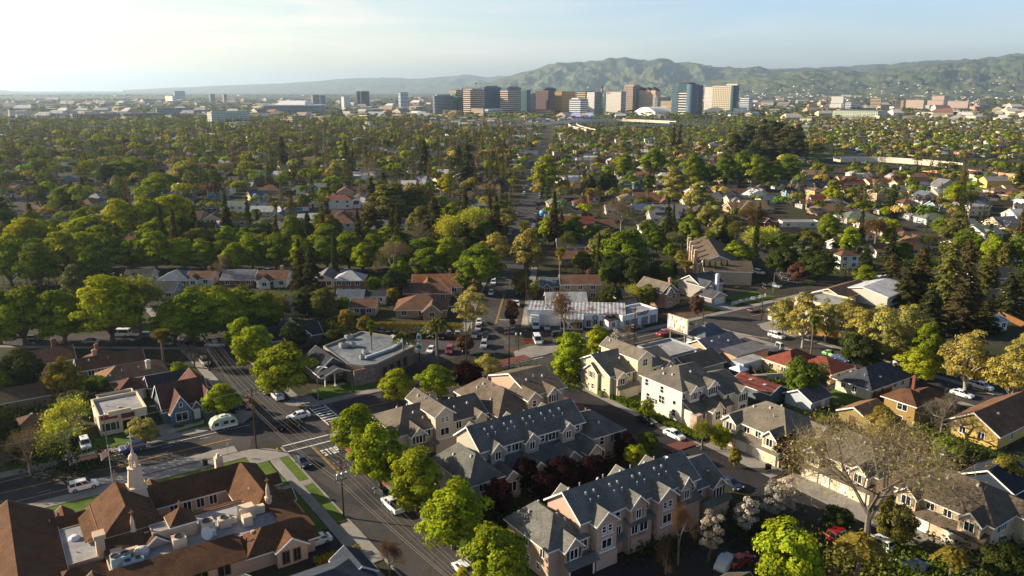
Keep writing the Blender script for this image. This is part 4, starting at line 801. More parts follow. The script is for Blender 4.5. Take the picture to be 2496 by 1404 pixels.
for x in (-2.6,2.6): mb=MB(); mb.box(x-.14,x+.14,-.1,.12,0,3.1); obj('post',mb,'wood',t,C('#8a8176'))
mb=MB(); mb.box(-3.6,3.6,-.9,-.3,2.85,2.95); obj('catwalk',mb,'metal',t,C('#77706a'))
# ================================================================ right side houses
b=B('tile_house','house with bright terracotta tile roof beside the tall thin palm','house',(111,-32),wall=C('#c9ab88'),roof=C('#7d3b26'),roofmat='tile_x'); b.vol(105.5,116,-34,-26,0,3.2); b.hip(105.5,116,-34,-26,3.2,2.2,.5); b.vol(110,118.5,-41,-34,0,2.8); b.hip(110,118.5,-41,-32,2.8,1.9,.5); b.sw('-x',-28,1.7,105.5); b.sw('-x',-31.5,1.7,105.5); b.sw('-y',113,1.5,-41); b.finish()
b,zf=simple('long shed with rusty red sheet roof and two skylights',88.6,94.2,-41.5,-31.5,2.7,1.3,'g',C('#5d6a72'),C('#5e2a22'),'y',name='shed',roofmat='rusty_sheet'); b.part('skylight',cached('skl',lambda:(lambda m:(m.box(-.5,.5,-.35,.35,0,.08),m.mesh('skylight',['paint']))[-1])(MB())),90.2,-35,3.5,0,C('#b9c2c8')); b.part('skylight',_meshcache['skl'],90.2,-38.8,3.5,0,C('#b9c2c8')); b.finish()
b=B('hip_house','grey-walled house with big charcoal hip roof','house',(115.5,-48),wall=C('#c6c0b0'),roof=C('#43474e')); b.vol(108.5,124,-52,-43.5,0,3.1); zf=b.hip(108.5,124,-52,-43.5,3.1,2.8,.6,'x'); b.vents(zf,[(111,-45.4),(110.6,-49),(114,-50.6)],(2,1))
for v in (-45.4,-48.2): b.sw('-x',v,1.8,108.5,1.,1.3)
for u in (110,113,118,121): b.sw('-y',u,1.8,-52,1.1,1.3)
b.finish()
b,zf=simple('small pale grey shed with dark roof and white door left of the charcoal hip house',92.4,99,-49,-42.6,2.6,1.6,'g',C('#a9b2ba'),C('#56555a'),name='shed'); b.door('-y',96.4,-49.02,.05,WHITE); b.finish()
b=B('two_storey_house','mustard two-storey house with orange-brown roof and brick chimney','house',(106,-60),wall=C('#937b4c'),roof=C('#5f4433')); b.vol(101.5,107.6,-66,-59.5,0,5.6); b.hip(101.5,107.6,-66,-59.5,5.6,1.7,.6); b.vol(107.6,118,-66,-58,0,3); b.hip(106,118,-66,-58,3,2.4,.5,'x'); bay(b,110.5,113.6,-67.5,-62,2.9,1.3); b.chimney(116,-57.6,0,5.8,.6,.6,C('#7a4a3a')); b.win('-x',-63.4,4.2,101.5,2,1.2,1); b.sw('-x',-63,1.6,101.5,1.4,1.2); b.finish()
b,zf=simple('olive garage with tan-brown gable roof below the mustard house',93.5,101,-61.5,-55,2.7,1.6,'g',C('#8f7f55'),C('#80654c')); b.door('-x',-58,93.48); b.finish()
b,zf=simple('yellow gabled house with white rake trim behind a bare tree at the right edge',106.5,126,-79.5,-70,3.1,2.9,'g',C('#c2a761'),C('#705442')); b.vents(zf,[(112,-76.5)],(2,)); b.sw('-x',-73,1.8,106.5,1.1,1.3); b.sw('-x',-76.5,1.8,106.5,1.1,1.3); b.sw('-y',112,1.7,-79.5,1,1.6); b.sw('-y',118,1.7,-79.5,1,1.6); b.finish()
b,zf=simple('dark blue cottage with white-framed windows beside the tan townhouse',86,94,-92,-84,3,2.2,'g',C('#2f3a46'),C('#30343b')); b.sw('-x',-86,1.8,86,1.,1.3); b.sw('-x',-89.5,1.8,86,1.,1.3); b.finish()
b,zf=simple('grey-roofed house at the right edge with white window wall',97,108,-103,-94,3,2,'h',C('#c9c6bf'),C('#5b5650')); b.sw('-x',-99,1.6,97,2,1.6); b.sw('-x',-102,1.6,97,1,1.6); b.finish()
b,zf=simple('cream garage behind the bright green tree at the bottom',23,31,-88.5,-82.5,2.7,1.7,'g',C('#b5a58c'),C('#4e4742')); b.garage('+x',-85,31.02,2.6,2); b.finish()
b,zf=simple('brown hip roof cottage at the bottom edge below the pink townhouses',11.5,22.5,-98,-88.5,2.9,2.2,'h',C('#a99a86'),C('#7d6552')); b.vents(zf,[(17,-91),(18.4,-92)],(0,)); b.finish()
# beige hall among the pale trees, grey-roof hall
b=B('hall','tall blank beige hall wall among the pale yellow-green trees','hall',(154,-7),rot=A2,wall=C('#cfc3a6'),roof=C('#8f877a')); b.vol(147.5,160,-13,-1.5,0,7); b.flat(147.5,160,-13,-1.5,6.6,.4,.3)
for v in (-10.8,-8,-5,-2.8): b.sw('-x',v,5.2,147.5,.7,.9)
b.finish()
xx,yy=at(2142,722); b=B('warehouse','long white-grey low pitched roof hall behind the pale trees on the right','hall',None,rot=A2+R_(8),world=(xx,yy),wall=C('#c5c1b4'),roof=C('#c0c4c8')); b.vol(-13,13,-8,8,0,3.6); b.gable(-13,13,-8,8,3.6,1.8,'x',.4); b.vents(lambda x,y:4.4,[(-5,3),(0,3),(5,3)],(2,),C('#5a6066')); b.finish()
xx,yy=at(2056,728); b=B('house','brown roofed long house left of the white-grey hall on the right','house',None,rot=A2+R_(5),world=(xx,yy),wall=C('#a08c72'),roof=C('#6e5848')); b.vol(-10,9,-5,5,0,3); b.gable(-10,9,-5,5,3,2,'x',.5); b.finish()
# ================================================================ houses across the main road
b=B('gable_house','tan two-storey house with twin steep front gables across the road from the billboard','house',(127,31),wall=C('#a5826a'),roof=C('#6f675c')); b.vol(123.6,130,29,40,0,5.2); b.gable(123.6,130,29,40,5.2,2.4,'y',.4); bay(b,124.4,127.4,27.8,33,5,1.7); b.win('-y',125.9,4.4,27.8,1.1,1.5,3); b.win('-y',125.9,1.4,27.8,1.2,.9,1); b.win('-y',129,3.2,29,.9,1.6,2); b.vol(130,132.6,30,38,0,3.8); b.pent(130.02,133,29.8,38,3.4,5,'+x'); b.chimney(133,35,0,7,.9,.8,C('#a5826a')); b.finish()
b=B('grey_house','grey house with tall white chimney, gabled garage and white picket fence','house',(146,33),wall=C('#9d9892'),roof=C('#4b4d52')); b.vol(141.6,152,30,40,0,4.6); b.gable(141.6,152,30,40,4.6,2.6,'x',.4); bay(b,141.2,145.6,28,36,4.8,1.6); b.win('-y',143,3.9,28,.9,1.4,2); b.chimney(148.4,29.4,0,7.4,1.2,.8,C('#cfd3d6')); b.vol(138.5,145,22.6,29,0,2.6); b.gable(138.5,145,22.6,29,2.6,1.6,'y',.4); b.garage('-y',142,22.58,4.2,2.1,C('#c8c9c8')); b.finish()
b,zf=simple('teal-grey hip roofed cottage with two roof hatches',114,121.5,39,45.5,2.8,1.8,'h',C('#8d7562'),C('#6c756f')); b.vents(zf,[(116,43.4),(117,42.8)],(2,)); b.finish()
# townhouse row with chimneys
xx,yy=at(1762,668); az=math.atan2(at(1680,625)[1]-at(1663,590)[1],at(1680,625)[0]-at(1663,590)[0])
b=B('townhouse_row','long dark brown roofed townhouse row with square tan chimneys and cypress trees in front','townhouse',None,rot=az+R_(180),world=at(1697,668),wall=C('#b5a086'),roof=C('#61564a'))
b.vol(-6,34,-14,0,0,5.4); b.gable(-6,34,-14,0,5.4,3,'x',.4)
for k in range(4): b.chimney(2+k*8.2,.3,0,8.4,1.7,1.3,C('#cbb394'))
b.vol(-16,-6,-17,-1,0,5); b.gable(-16,-6,-17,-1,5,2.6,'y',.4); b.sw('+y',-11,3.8,-1,1.2,1.5); b.sw('+y',-9,3.8,-1,1.2,1.5); b.finish()
# ================================================================ generic houses placed by where they stand
HCOL={'dk':'#3d4045','br':'#6b5040','tn':'#7d6752','gy':'#76757a','gb':'#5c6873','og':'#7d5439','rd':'#743729','wh':'#b9bcc0','gg':'#6d756a','bl':'#46617a','lg':'#a5a8aa','ol':'#5d5a48','rb':'#6b3a30'}
WCOL={'w':'#dcd8cc','c':'#cdbd9c','t':'#a88d6c','g':'#9b9b98','b':'#7d98a8','y':'#cfb36a','p':'#c4a08c','k':'#4d5660','n':'#8a6248','e':'#aabf9f','r':'#7d3a30','v':'#2e4058','s':'#56809a'}
ROOFN={'dk':'charcoal','br':'brown','tn':'tan','gy':'grey','gb':'slate-blue','og':'orange-brown','rd':'red tile','wh':'white','gg':'green-grey','bl':'blue','lg':'pale grey','ol':'olive','rb':'maroon'}
WALLN={'w':'white','c':'cream','t':'tan','g':'grey','b':'pale blue','y':'yellow','p':'pinkish','k':'dark','n':'brown','e':'pale green','r':'red','v':'navy','s':'sky-blue'}
HOUSES=[]   # (object, px, py, words)
def house(px,py,wpx,dep,rot,form,rc,wc,st=1,ex='',loc=None,words=None):
    x,y=loc or at(px,py); k=ppm(y); L=wpx/k if wpx>0 else -wpx; W_=dep or L*.62
    rt=R_(rot); kind='two-storey house' if st==2 else 'house'
    b=Bld('house','?','house',None,rot=rt,world=(x,y),wall=C(WCOL[wc]),roof=C(HCOL[rc]),roofmat='tile_x' if rc=='rd' else 'shingle'); b.V=[]
    h=2.8 if st==1 else 5.3; a,c=L/2,W_/2; rise=min(W_,L)*.5*random.uniform(.42,.55)
    b.vol(-a,a,-c,c,0,h)
    if form=='h': b.hip(-a,a,-c,c,h,rise,.5)
    elif form=='g': b.gable(-a,a,-c,c,h,rise,'x',.45)
    elif form=='y': b.gable(-a,a,-c,c,h,a*.55,'y',.45)
    elif form=='f': b.flat(-a,a,-c,c,h,.4,.25)
    elif form=='G': b.gable(-a,a,-c,c,h,rise,'x',.45); bay(b,-a*.75,-a*.05,-c-1.6,0,h-.1,a*.3)
    elif form=='H': b.hip(-a,a,-c,c,h,rise,.5); b.vol(a*.1,a*.8,-c-2,-c,0,h-.1); b.gable(a*.1,a*.8,-c-2,0,h-.1,a*.28,'y',.4)
    elif form=='2': b.gable(-a,a,-c,c,h,rise,'x',.45); bay(b,-a*.9,-a*.15,-c-1.5,0,h-.1,a*.3); bay(b,a*.15,a*.9,-c-1.3,0,h-.1,a*.3)
    n=3 if L>9 else 2; yf=-c
    for i in range(n):
        u=-a+(i+.5)*L/n
        f=yf
        if form in('G',) and u<0: f=-c-1.6
        if form=='H' and u>0: f=-c-2
        if form=='2': f=-c-1.5 if u<0 else -c-1.3
        if form=='G' and u<0: u=-a*.4
        if form=='H' and u>0: u=a*.45
        if form=='2': u=-a*.52 if u<0 else a*.52
        if i and f!=yf and abs(getattr(b,'_lu',99)-u)<.5: continue
        b._lu=u
        for z in ([1.6] if st==1 else [1.6,4.1]): b.sw('-y',u,z,f,1.4,1.3)
    for z in ([1.6] if st==1 else [1.6,4.1]):
        b.sw('-x',-c*.45,z,-a); b.sw('-x',c*.45,z,-a); b.sw('+x',0,z,a)
    b.door('-y',a*.02,-c-.02,.05,C(random.choice(['#6b3a2e','#2f3c40','#e0ddd4'])))
    if 'c' in ex: b.chimney(a*.5,c*.3,h*.6,h+rise+.9,.9,.8,C(random.choice(['#9a7a62','#b5a288','#8a5646'])))
    if 's' in ex:
        mb=MB(); mb.box(-a*.6,a*.5,-.03,.03,-1.,1.); o=b.part('solar_panels',mb.mesh('solar_panels',['glass']),0,-c*.5,h+rise*.5+.25); o.rotation_euler=(R_(-90)+math.atan2(rise,c),0,0)
    if 'g' in ex: b.vol(a,a+5,-c*.6,c*.6,0,2.5); b.gable(a,a+5,-c*.6,c*.6,2.5,1.4,'x',.3); b.garage('-y',a+2.5,-c*.6-.02,3.4,2)
    b.finish(); HOUSES.append((b.root,x,y,h,words or f"{WALLN[wc]} {kind} with {ROOFN[rc]} {'flat ' if form=='f' else 'hip ' if form in 'hH' else ''}roof",st))
    return b
for r in [
 # px py width depth rot form roof wall storeys extra
 (347,688,60,9,8,'G','dk','w'),(436,692,75,11,3,'h','gb','t'),(496,691,58,8,3,'G','br','w',1,'c'),(225,690,70,10,3,'h','dk','n'),(590,692,75,9,2,'g','gy','n'),(670,692,70,11,5,'G','br','w',1,'c'),
 (400,722,70,9,4,'g','dk','g'),(797,692,48,11,3,'y','gy','w'),(856,712,66,8,0,'h','lg','n',2),(858,738,62,6,0,'g','gb','g'),(915,737,58,5,0,'g','dk','w'),
 (1068,708,118,12,4,'G','og','t',1,'c'),(1045,726,110,8,0,'g','br','n'),(1030,762,120,12,2,'H','br','t'),(890,762,60,7,0,'g','br','t'),(722,760,60,9,10,'g','dk','w'),
 (1345,708,55,9,-3,'G','gb','n'),(1411,722,92,9,0,'g','br','t',2,'c'),(1378,748,95,8,2,'G','lg','e'),(1408,640,85,9,0,'g','br','t',1,'c'),(1400,612,85,11,0,'g','dk','t',1,'c'),
 (1430,584,55,9,0,'y','og','t'),(1397,565,95,9,0,'g','rb','n',2),(1368,522,62,11,0,'y','br','t'),(1371,545,85,9,0,'g','gg','w'),
 (1614,552,68,10,3,'g','gy','g',2,'s'),(1580,565,42,10,3,'y','tn','w'),(1635,572,60,9,0,'2','dk','w'),(1690,566,42,9,5,'h','gy','c'),(1620,524,75,9,0,'g','gy','w'),(1565,519,50,9,0,'g','bl','g'),
 (1835,534,45,9,20,'G','gy','w'),(1862,548,60,10,20,'G','br','r',1,'s'),(1810,516,80,12,8,'g','tn','t'),(1945,553,88,6,0,'f','wh','w'),
 (1988,484,34,9,15,'h','tn','y',2),(1865,495,38,8,10,'g','gb','e'),(1932,480,42,9,10,'G','dk','b'),(1996,497,52,9,5,'g','rb','t'),(2032,503,48,9,5,'h','gy','g'),
 (1837,517,80,11,5,'h','tn','t'),(2022,521,92,12,8,'h','tn','t'),(2088,540,88,13,8,'h','gg','g'),(2150,557,66,12,8,'h','gg','c'),
 (2082,478,68,10,8,'G','og','w'),(2122,480,18,7,8,'h','tn','w',2),(2072,457,62,9,5,'g','rd','n'),(2133,453,60,10,15,'G','og','c'),(2200,458,52,10,15,'g','br','c'),(2246,460,52,9,10,'h','gy','w'),
 (2062,445,45,9,0,'G','br','t'),(2252,498,40,9,10,'y','gb','w',2),(2207,516,44,9,8,'h','br','w',2),(2222,534,46,9,10,'y','gy','w'),(2270,543,62,10,10,'h','gg','w'),
 (2344,575,50,13,15,'G','gg','w',2,'c'),(2392,592,60,11,18,'G','gg','w',2),(2440,556,60,11,15,'G','gy','c',1,'c'),(2462,580,44,10,15,'2','br','t'),(2430,474,50,9,10,'h','tn','c'),(2470,470,60,10,5,'g','tn','c'),
 (2395,497,185,9,1,'g','gy','t',1,''),(1925,580,60,10,10,'g','tn','p'),(1912,600,50,9,10,'G','gy','p'),(1965,612,68,9,8,'g','br','g'),(2050,608,46,9,12,'2','tn','w'),(2052,650,48,9,10,'h','br','w',2,'g'),
 (2098,582,44,9,8,'h','br','t'),(2165,583,58,10,10,'g','br','c'),(2200,590,52,10,12,'H','br','t'),(2193,618,68,9,14,'G','og','w'),(2145,622,58,9,10,'g','br','w'),(2225,607,44,9,12,'y','tn','w'),(2385,610,55,9,18,'y','wh','w'),
 (2110,560,44,8,8,'g','gy','w'),(2400,688,110,10,10,'g','dk','w'),(2462,735,70,9,14,'g','tn','c'),(2412,800,48,6,20,'g','lg','w'),(2330,610,42,9,10,'g','br','c'),
 (1257,372,48,12,0,'y','br','w'),(1247,409,52,9,0,'f','wh','b'),(1242,424,58,9,0,'g','br','t'),(1386,422,52,9,0,'2','br','c'),(1388,439,62,10,0,'f','lg','w'),(1374,466,75,11,0,'g','br','w'),(1383,488,58,9,0,'h','tn','v'),
 (1190,478,58,11,0,'g','tn','p',2),(1177,508,68,14,0,'h','gg','g'),(1515,449,32,8,0,'y','gy','y'),(1500,416,42,8,0,'g','og','c'),(1515,432,32,8,0,'G','tn','w'),(1563,464,40,8,0,'h','lg','s',2),(1588,489,92,10,0,'g','br','w'),(1600,501,72,9,0,'H','og','t'),
 (1630,520,78,8,0,'g','gy','g'),(1728,462,40,9,6,'G','tn','w'),(1781,480,80,10,6,'G','br','t'),(1795,496,52,9,6,'G','gy','c'),(1830,508,62,9,8,'G','tn','w'),(1461,414,44,8,0,'G','bl','k'),(1150,572,84,12,0,'2','rd','e',2),(1545,430,40,8,0,'g','tn','w'),(1470,395,36,8,0,'g','br','t'),
 (731,478,30,11,6,'y','dk','w',2),(775,476,42,11,6,'G','gg','g',2),(886,421,34,9,0,'G','dk','w',2),(885,434,50,8,0,'g','br','n'),(1096,416,34,9,0,'G','br','t'),(916,582,60,12,8,'y','dk','s'),(680,567,62,11,5,'h','gy','g'),(751,398,44,9,0,'g','gb','k'),
 (17,468,70,12,-10,'G','br','t'),(42,478,48,10,5,'G','dk','w'),(90,488,72,11,6,'H','gb','s'),(118,460,56,10,5,'g','rb','b'),(115,438,34,9,5,'2','tn','p'),(160,410,40,9,0,'g','gb','g'),(90,526,64,11,0,'h','tn','p'),(118,528,36,8,8,'g','lg','w'),
 (258,466,32,9,0,'G','tn','c'),(232,473,44,9,0,'g','br','t'),(300,474,58,11,8,'G','gb','b'),(236,492,38,9,0,'h','lg','b'),(586,396,36,10,4,'h','wh','w'),(518,410,46,10,0,'g','rd','n'),(535,492,42,12,12,'G','dk','s',2),(556,472,30,9,5,'G','dk','w',2),(512,516,34,9,5,'G','gb','v'),
 (524,542,38,12,8,'y','ol','c'),(640,525,58,9,2,'g','lg','g'),(441,566,64,12,6,'h','lg','w'),(492,572,70,11,8,'g','dk','k'),(470,540,50,10,6,'g','br','t'),(300,436,50,9,0,'g','rb','n'),(610,430,44,9,0,'g','gb','b'),(660,470,50,10,0,'h','br','t'),(400,440,44,9,0,'g','br','t'),
 (560,600,70,10,4,'g','gb','g'),(330,600,64,10,0,'g','br','t'),(840,585,60,10,5,'g','dk','g'),(30,600,80,11,0,'h','br','t'),
 (1470,560,50,9,0,'g','br','t'),(1500,520,50,9,0,'g','gy','w'),(1440,490,40,8,0,'g','dk','w'),(1480,470,50,9,0,'g','br','c'),(1690,440,40,9,4,'h','br','w'),(1620,440,44,9,0,'g','tn','t'),(1890,440,44,9,8,'g','br','c'),(1960,430,40,8,8,'g','dk','b'),(1900,460,40,9,10,'G','gy','w'),
 (1710,580,50,9,5,'g','br','t'),(1760,560,60,9,6,'g','gy','g'),(1560,640,60,9,0,'g','dk','g'),(1480,640,60,9,0,'g','br','t')]:
    house(*r)
# ---------------------------------------------------------------- more houses between the trees
def on_road(x,y):
    dx,dy=x-AV0[0],y-AV0[1]; o=dx*AVD.y-dy*AVD.x
    return abs(o)<8.5
def openfield(px,py): return (1395<px<1900 and 292<py<348) or (1950<px and 384<py<438) or (1900<px<2060 and 358<py<392) or (px<1000 and 236<py<243)
fh=random.Random(21); HX=[(h[1],h[2]) for h in HOUSES]; cand=[]
tries=0
while tries<9000:
    tries+=1; D=math.sqrt(fh.uniform(360**2,1800**2)); X=D*fh.uniform(-.69,.69); px,py=proj(X,D,0)
    if not -60<px<2560 or on_road(X,D) or abs((X-AV0[0])*AVD.y-(D-AV0[1])*AVD.x)<14: continue
    if openfield(px,py) or (1600<px and 560<py) or (1100<px<1640 and py>520): continue
    if any((X-a)**2+(D-b)**2<15.5**2 for a,b in HX): continue
    if fh.random()>(.8 if px>1350 else .5): continue
    HX.append((X,D)); cand.append((D,X,px))
cand.sort(); NH=max(0,292-len(HOUSES)-58)
for D,X,px in cand[:NH]:
    w=fh.uniform(11,17); k=ppm(D)
    house(0,0,-w,fh.uniform(8,10.5),fh.choice([0,0,90,5,95,34]) if px<1600 else fh.choice([8,12,98,5]),fh.choice('gggGhhyH2'),fh.choice(['br','br','tn','gy','gy','gb','dk','og','lg','gg','rd','wh']),fh.choice('wwcctgbypneg'),fh.choice([1,1,1,2]),fh.choice(['','c','','g']),loc=(X,D))
BV=[];BF=[];BT=[]
def tone_box(x,y,w,d,h,rot,wc,rc,gable=0):
    c,s=math.cos(rot),math.sin(rot); L=lambda a,b,z:(x+a*c-b*s,y+a*s+b*c,z); a,b=w/2,d/2
    def add(p,col):
        i=len(BV); BV.extend(p); BT.extend([col]*len(p)); BF.append(tuple(range(i,i+len(p))))
    q=[(-a,-b),(a,-b),(a,b),(-a,b)]
    for k in range(4): add([L(*q[k],0),L(*q[(k+1)%4],0),L(*q[(k+1)%4],h),L(*q[k],h)],wc)
    if gable:
        o=.5; e=[L(-a-o,-b-o,h-.2),L(a+o,-b-o,h-.2),L(a+o,b+o,h-.2),L(-a-o,b+o,h-.2)]; r0,r1=L(-a-o+gable*b,0,h+b*.5),L(a+o-gable*b,0,h+b*.5)
        add([e[0],e[1],r1,r0],rc); add([e[2],e[3],r0,r1],rc); add([e[1],e[2],r1],rc if gable>.5 else wc); add([e[3],e[0],r0],rc if gable>.5 else wc)
    else: add([L(*q[k],h) for k in range(4)],rc)
def tone_obj(name,label,cat):
    global BV,BF,BT
    me=bpy.data.meshes.new(name); me.from_pydata(BV,[],BF); me.materials.append(M['vertex_paint']); a=me.color_attributes.new('tone','FLOAT_COLOR','POINT'); a.data.foreach_set('color',np.array(BT,dtype=np.float32).ravel())
    BV.clear();BF.clear();BT.clear(); return link(name,me,kind='stuff',label=label,category=cat)
for D,X,px in cand[NH:]:
    tone_box(X,D,fh.uniform(10,18),fh.uniform(8,11),fh.choice([2.8,2.8,5.2]),fh.choice([0,0,1.57,.12,.6]),C(WCOL[fh.choice('wwcctgbypneg')]),C(HCOL[fh.choice(['br','tn','gy','gb','dk','og','lg','gg','wh'])]),fh.choice([.05,.05,1]))
tone_obj('distant_houses','distant small houses showing between the tree crowns','houses')
# ================================================================ trees
def np_mesh(name,V,Fq,mats,tone=None,nper=4):
    me=bpy.data.meshes.new(name); nv=len(V); nf=len(Fq)
    me.vertices.add(nv); me.vertices.foreach_set('co',np.asarray(V,dtype=np.float32).ravel())
    me.loops.add(nf*nper); me.loops.foreach_set('vertex_index',np.asarray(Fq,dtype=np.int32).ravel())
    me.polygons.add(nf); me.polygons.foreach_set('loop_start',np.arange(0,nf*nper,nper,dtype=np.int32))
    for m in mats: me.materials.append(M[m])
    if tone is not None:
        a=me.color_attributes.new('tone','FLOAT_COLOR','POINT'); a.data.foreach_set('color',np.asarray(tone,dtype=np.float32).ravel())
    me.update(calc_edges=True); return me
def unit(v): return v/np.maximum(np.linalg.norm(v,axis=1,keepdims=True),1e-9)
def leaf_quads(P,Nn,s,asp=.7,tdir=None,g=rng):
    n=len(P); r=g.normal(size=(n,3)) if tdir is None else tdir
    Nn=unit(Nn); t=unit(r-Nn*(r*Nn).sum(1,keepdims=True)); b=np.cross(Nn,t); s=np.broadcast_to(s,(n,))[:,None]
    V=np.empty((n,4,3)); V[:,0]=P-t*s; V[:,1]=P-b*s*asp; V[:,2]=P+t*s; V[:,3]=P+b*s*asp
    return V.reshape(-1,3),np.arange(n*4).reshape(n,4)
def tones(n,lo,hi,clump=None,g=rng,hue=.12):
    t=g.uniform(lo,hi,n)*(1 if clump is None else clump); h=g.uniform(-hue,hue,n)
    c=np.stack([t*(1+h),t,t*(1-h*.8),np.ones(n)],1); return np.repeat(c,4,axis=0)
def clumps(g,n,R,z0,z1,shape='round',fill=.55):
    out=[]
    for k in range(n):
        th=k*2.39996+g.uniform(-.4,.4); f=(k+.5)/n
        zz=1-2*f
        if shape=='flatbase': zz=1-1.75*f
        rr=math.sqrt(max(0,1-zz*zz)); q=g.uniform(fill,1.)
        if shape=='egg': t=(zz+1)/2; rr=max(.15,math.sin(math.pi*min(.96,max(.1,t))**.72))**.75
        out.append((rr*math.cos(th)*R*q,rr*math.sin(th)*R*q,(z0+z1)/2+zz*(z1-z0)/2*q))
    return np.array(out)
def limbs(g,CL,zt,r0,H0,mb,frac=.8,n=9,rl=.11):
    top=np.array([g.uniform(-.2,.2),g.uniform(-.2,.2),zt]); mb.tube((0,0,-.3),(0,0,H0*.1),r0*1.35,r0,8,False); mb.tube((0,0,H0*.1),tuple(top),r0,r0*.75,8)
    for c in CL[g.permutation(len(CL))[:n]]:
        mid=top*.55+np.array(c)*.45+np.array([0,0,.5]); end=top*(1-frac)+np.array(c)*frac
        mb.tube(tuple(top*.98),tuple(mid),rl*1.6,rl,5,False); mb.tube(tuple(mid),tuple(end),rl,rl*.35,4,False)
def crown_mesh(g,R,z0,z1,nc,nl,ls,cr,shape='flatbase',up=.25,fill=.55,tone=(.62,1.36),ctone=(.7,1.25),flat=.75):
    CL=clumps(g,nc,R,z0,z1,shape,fill); ci=g.integers(0,nc,nl); cs=g.uniform(.75,1.25,nc)*cr
    d=unit(g.normal(size=(nl,3))); d[:,2]=np.where(d[:,2]<-.3,-d[:,2]*.6,d[:,2])
    rad=cs[ci]*g.uniform(.5,1.05,nl)**.6
    P=CL[ci]+d*rad[:,None]*np.array([1,1,flat]); ctr=np.array([0,0,z0+(z1-z0)*.35])
    Nn=d*.75+unit(P-ctr)*.55+g.normal(size=(nl,3))*.38+np.array([0,0,up])
    V,Fq=leaf_quads(P,Nn,ls*g.uniform(.7,1.3,nl),.62,g=g)
    return CL,np_mesh('crown',V,Fq,['leaf'],tones(nl,*tone,clump=g.uniform(*ctone,nc)[ci],g=g,hue=.2))
SPEC={}   # name -> list of (trunk mesh, crown mesh), nominal H, nominal R
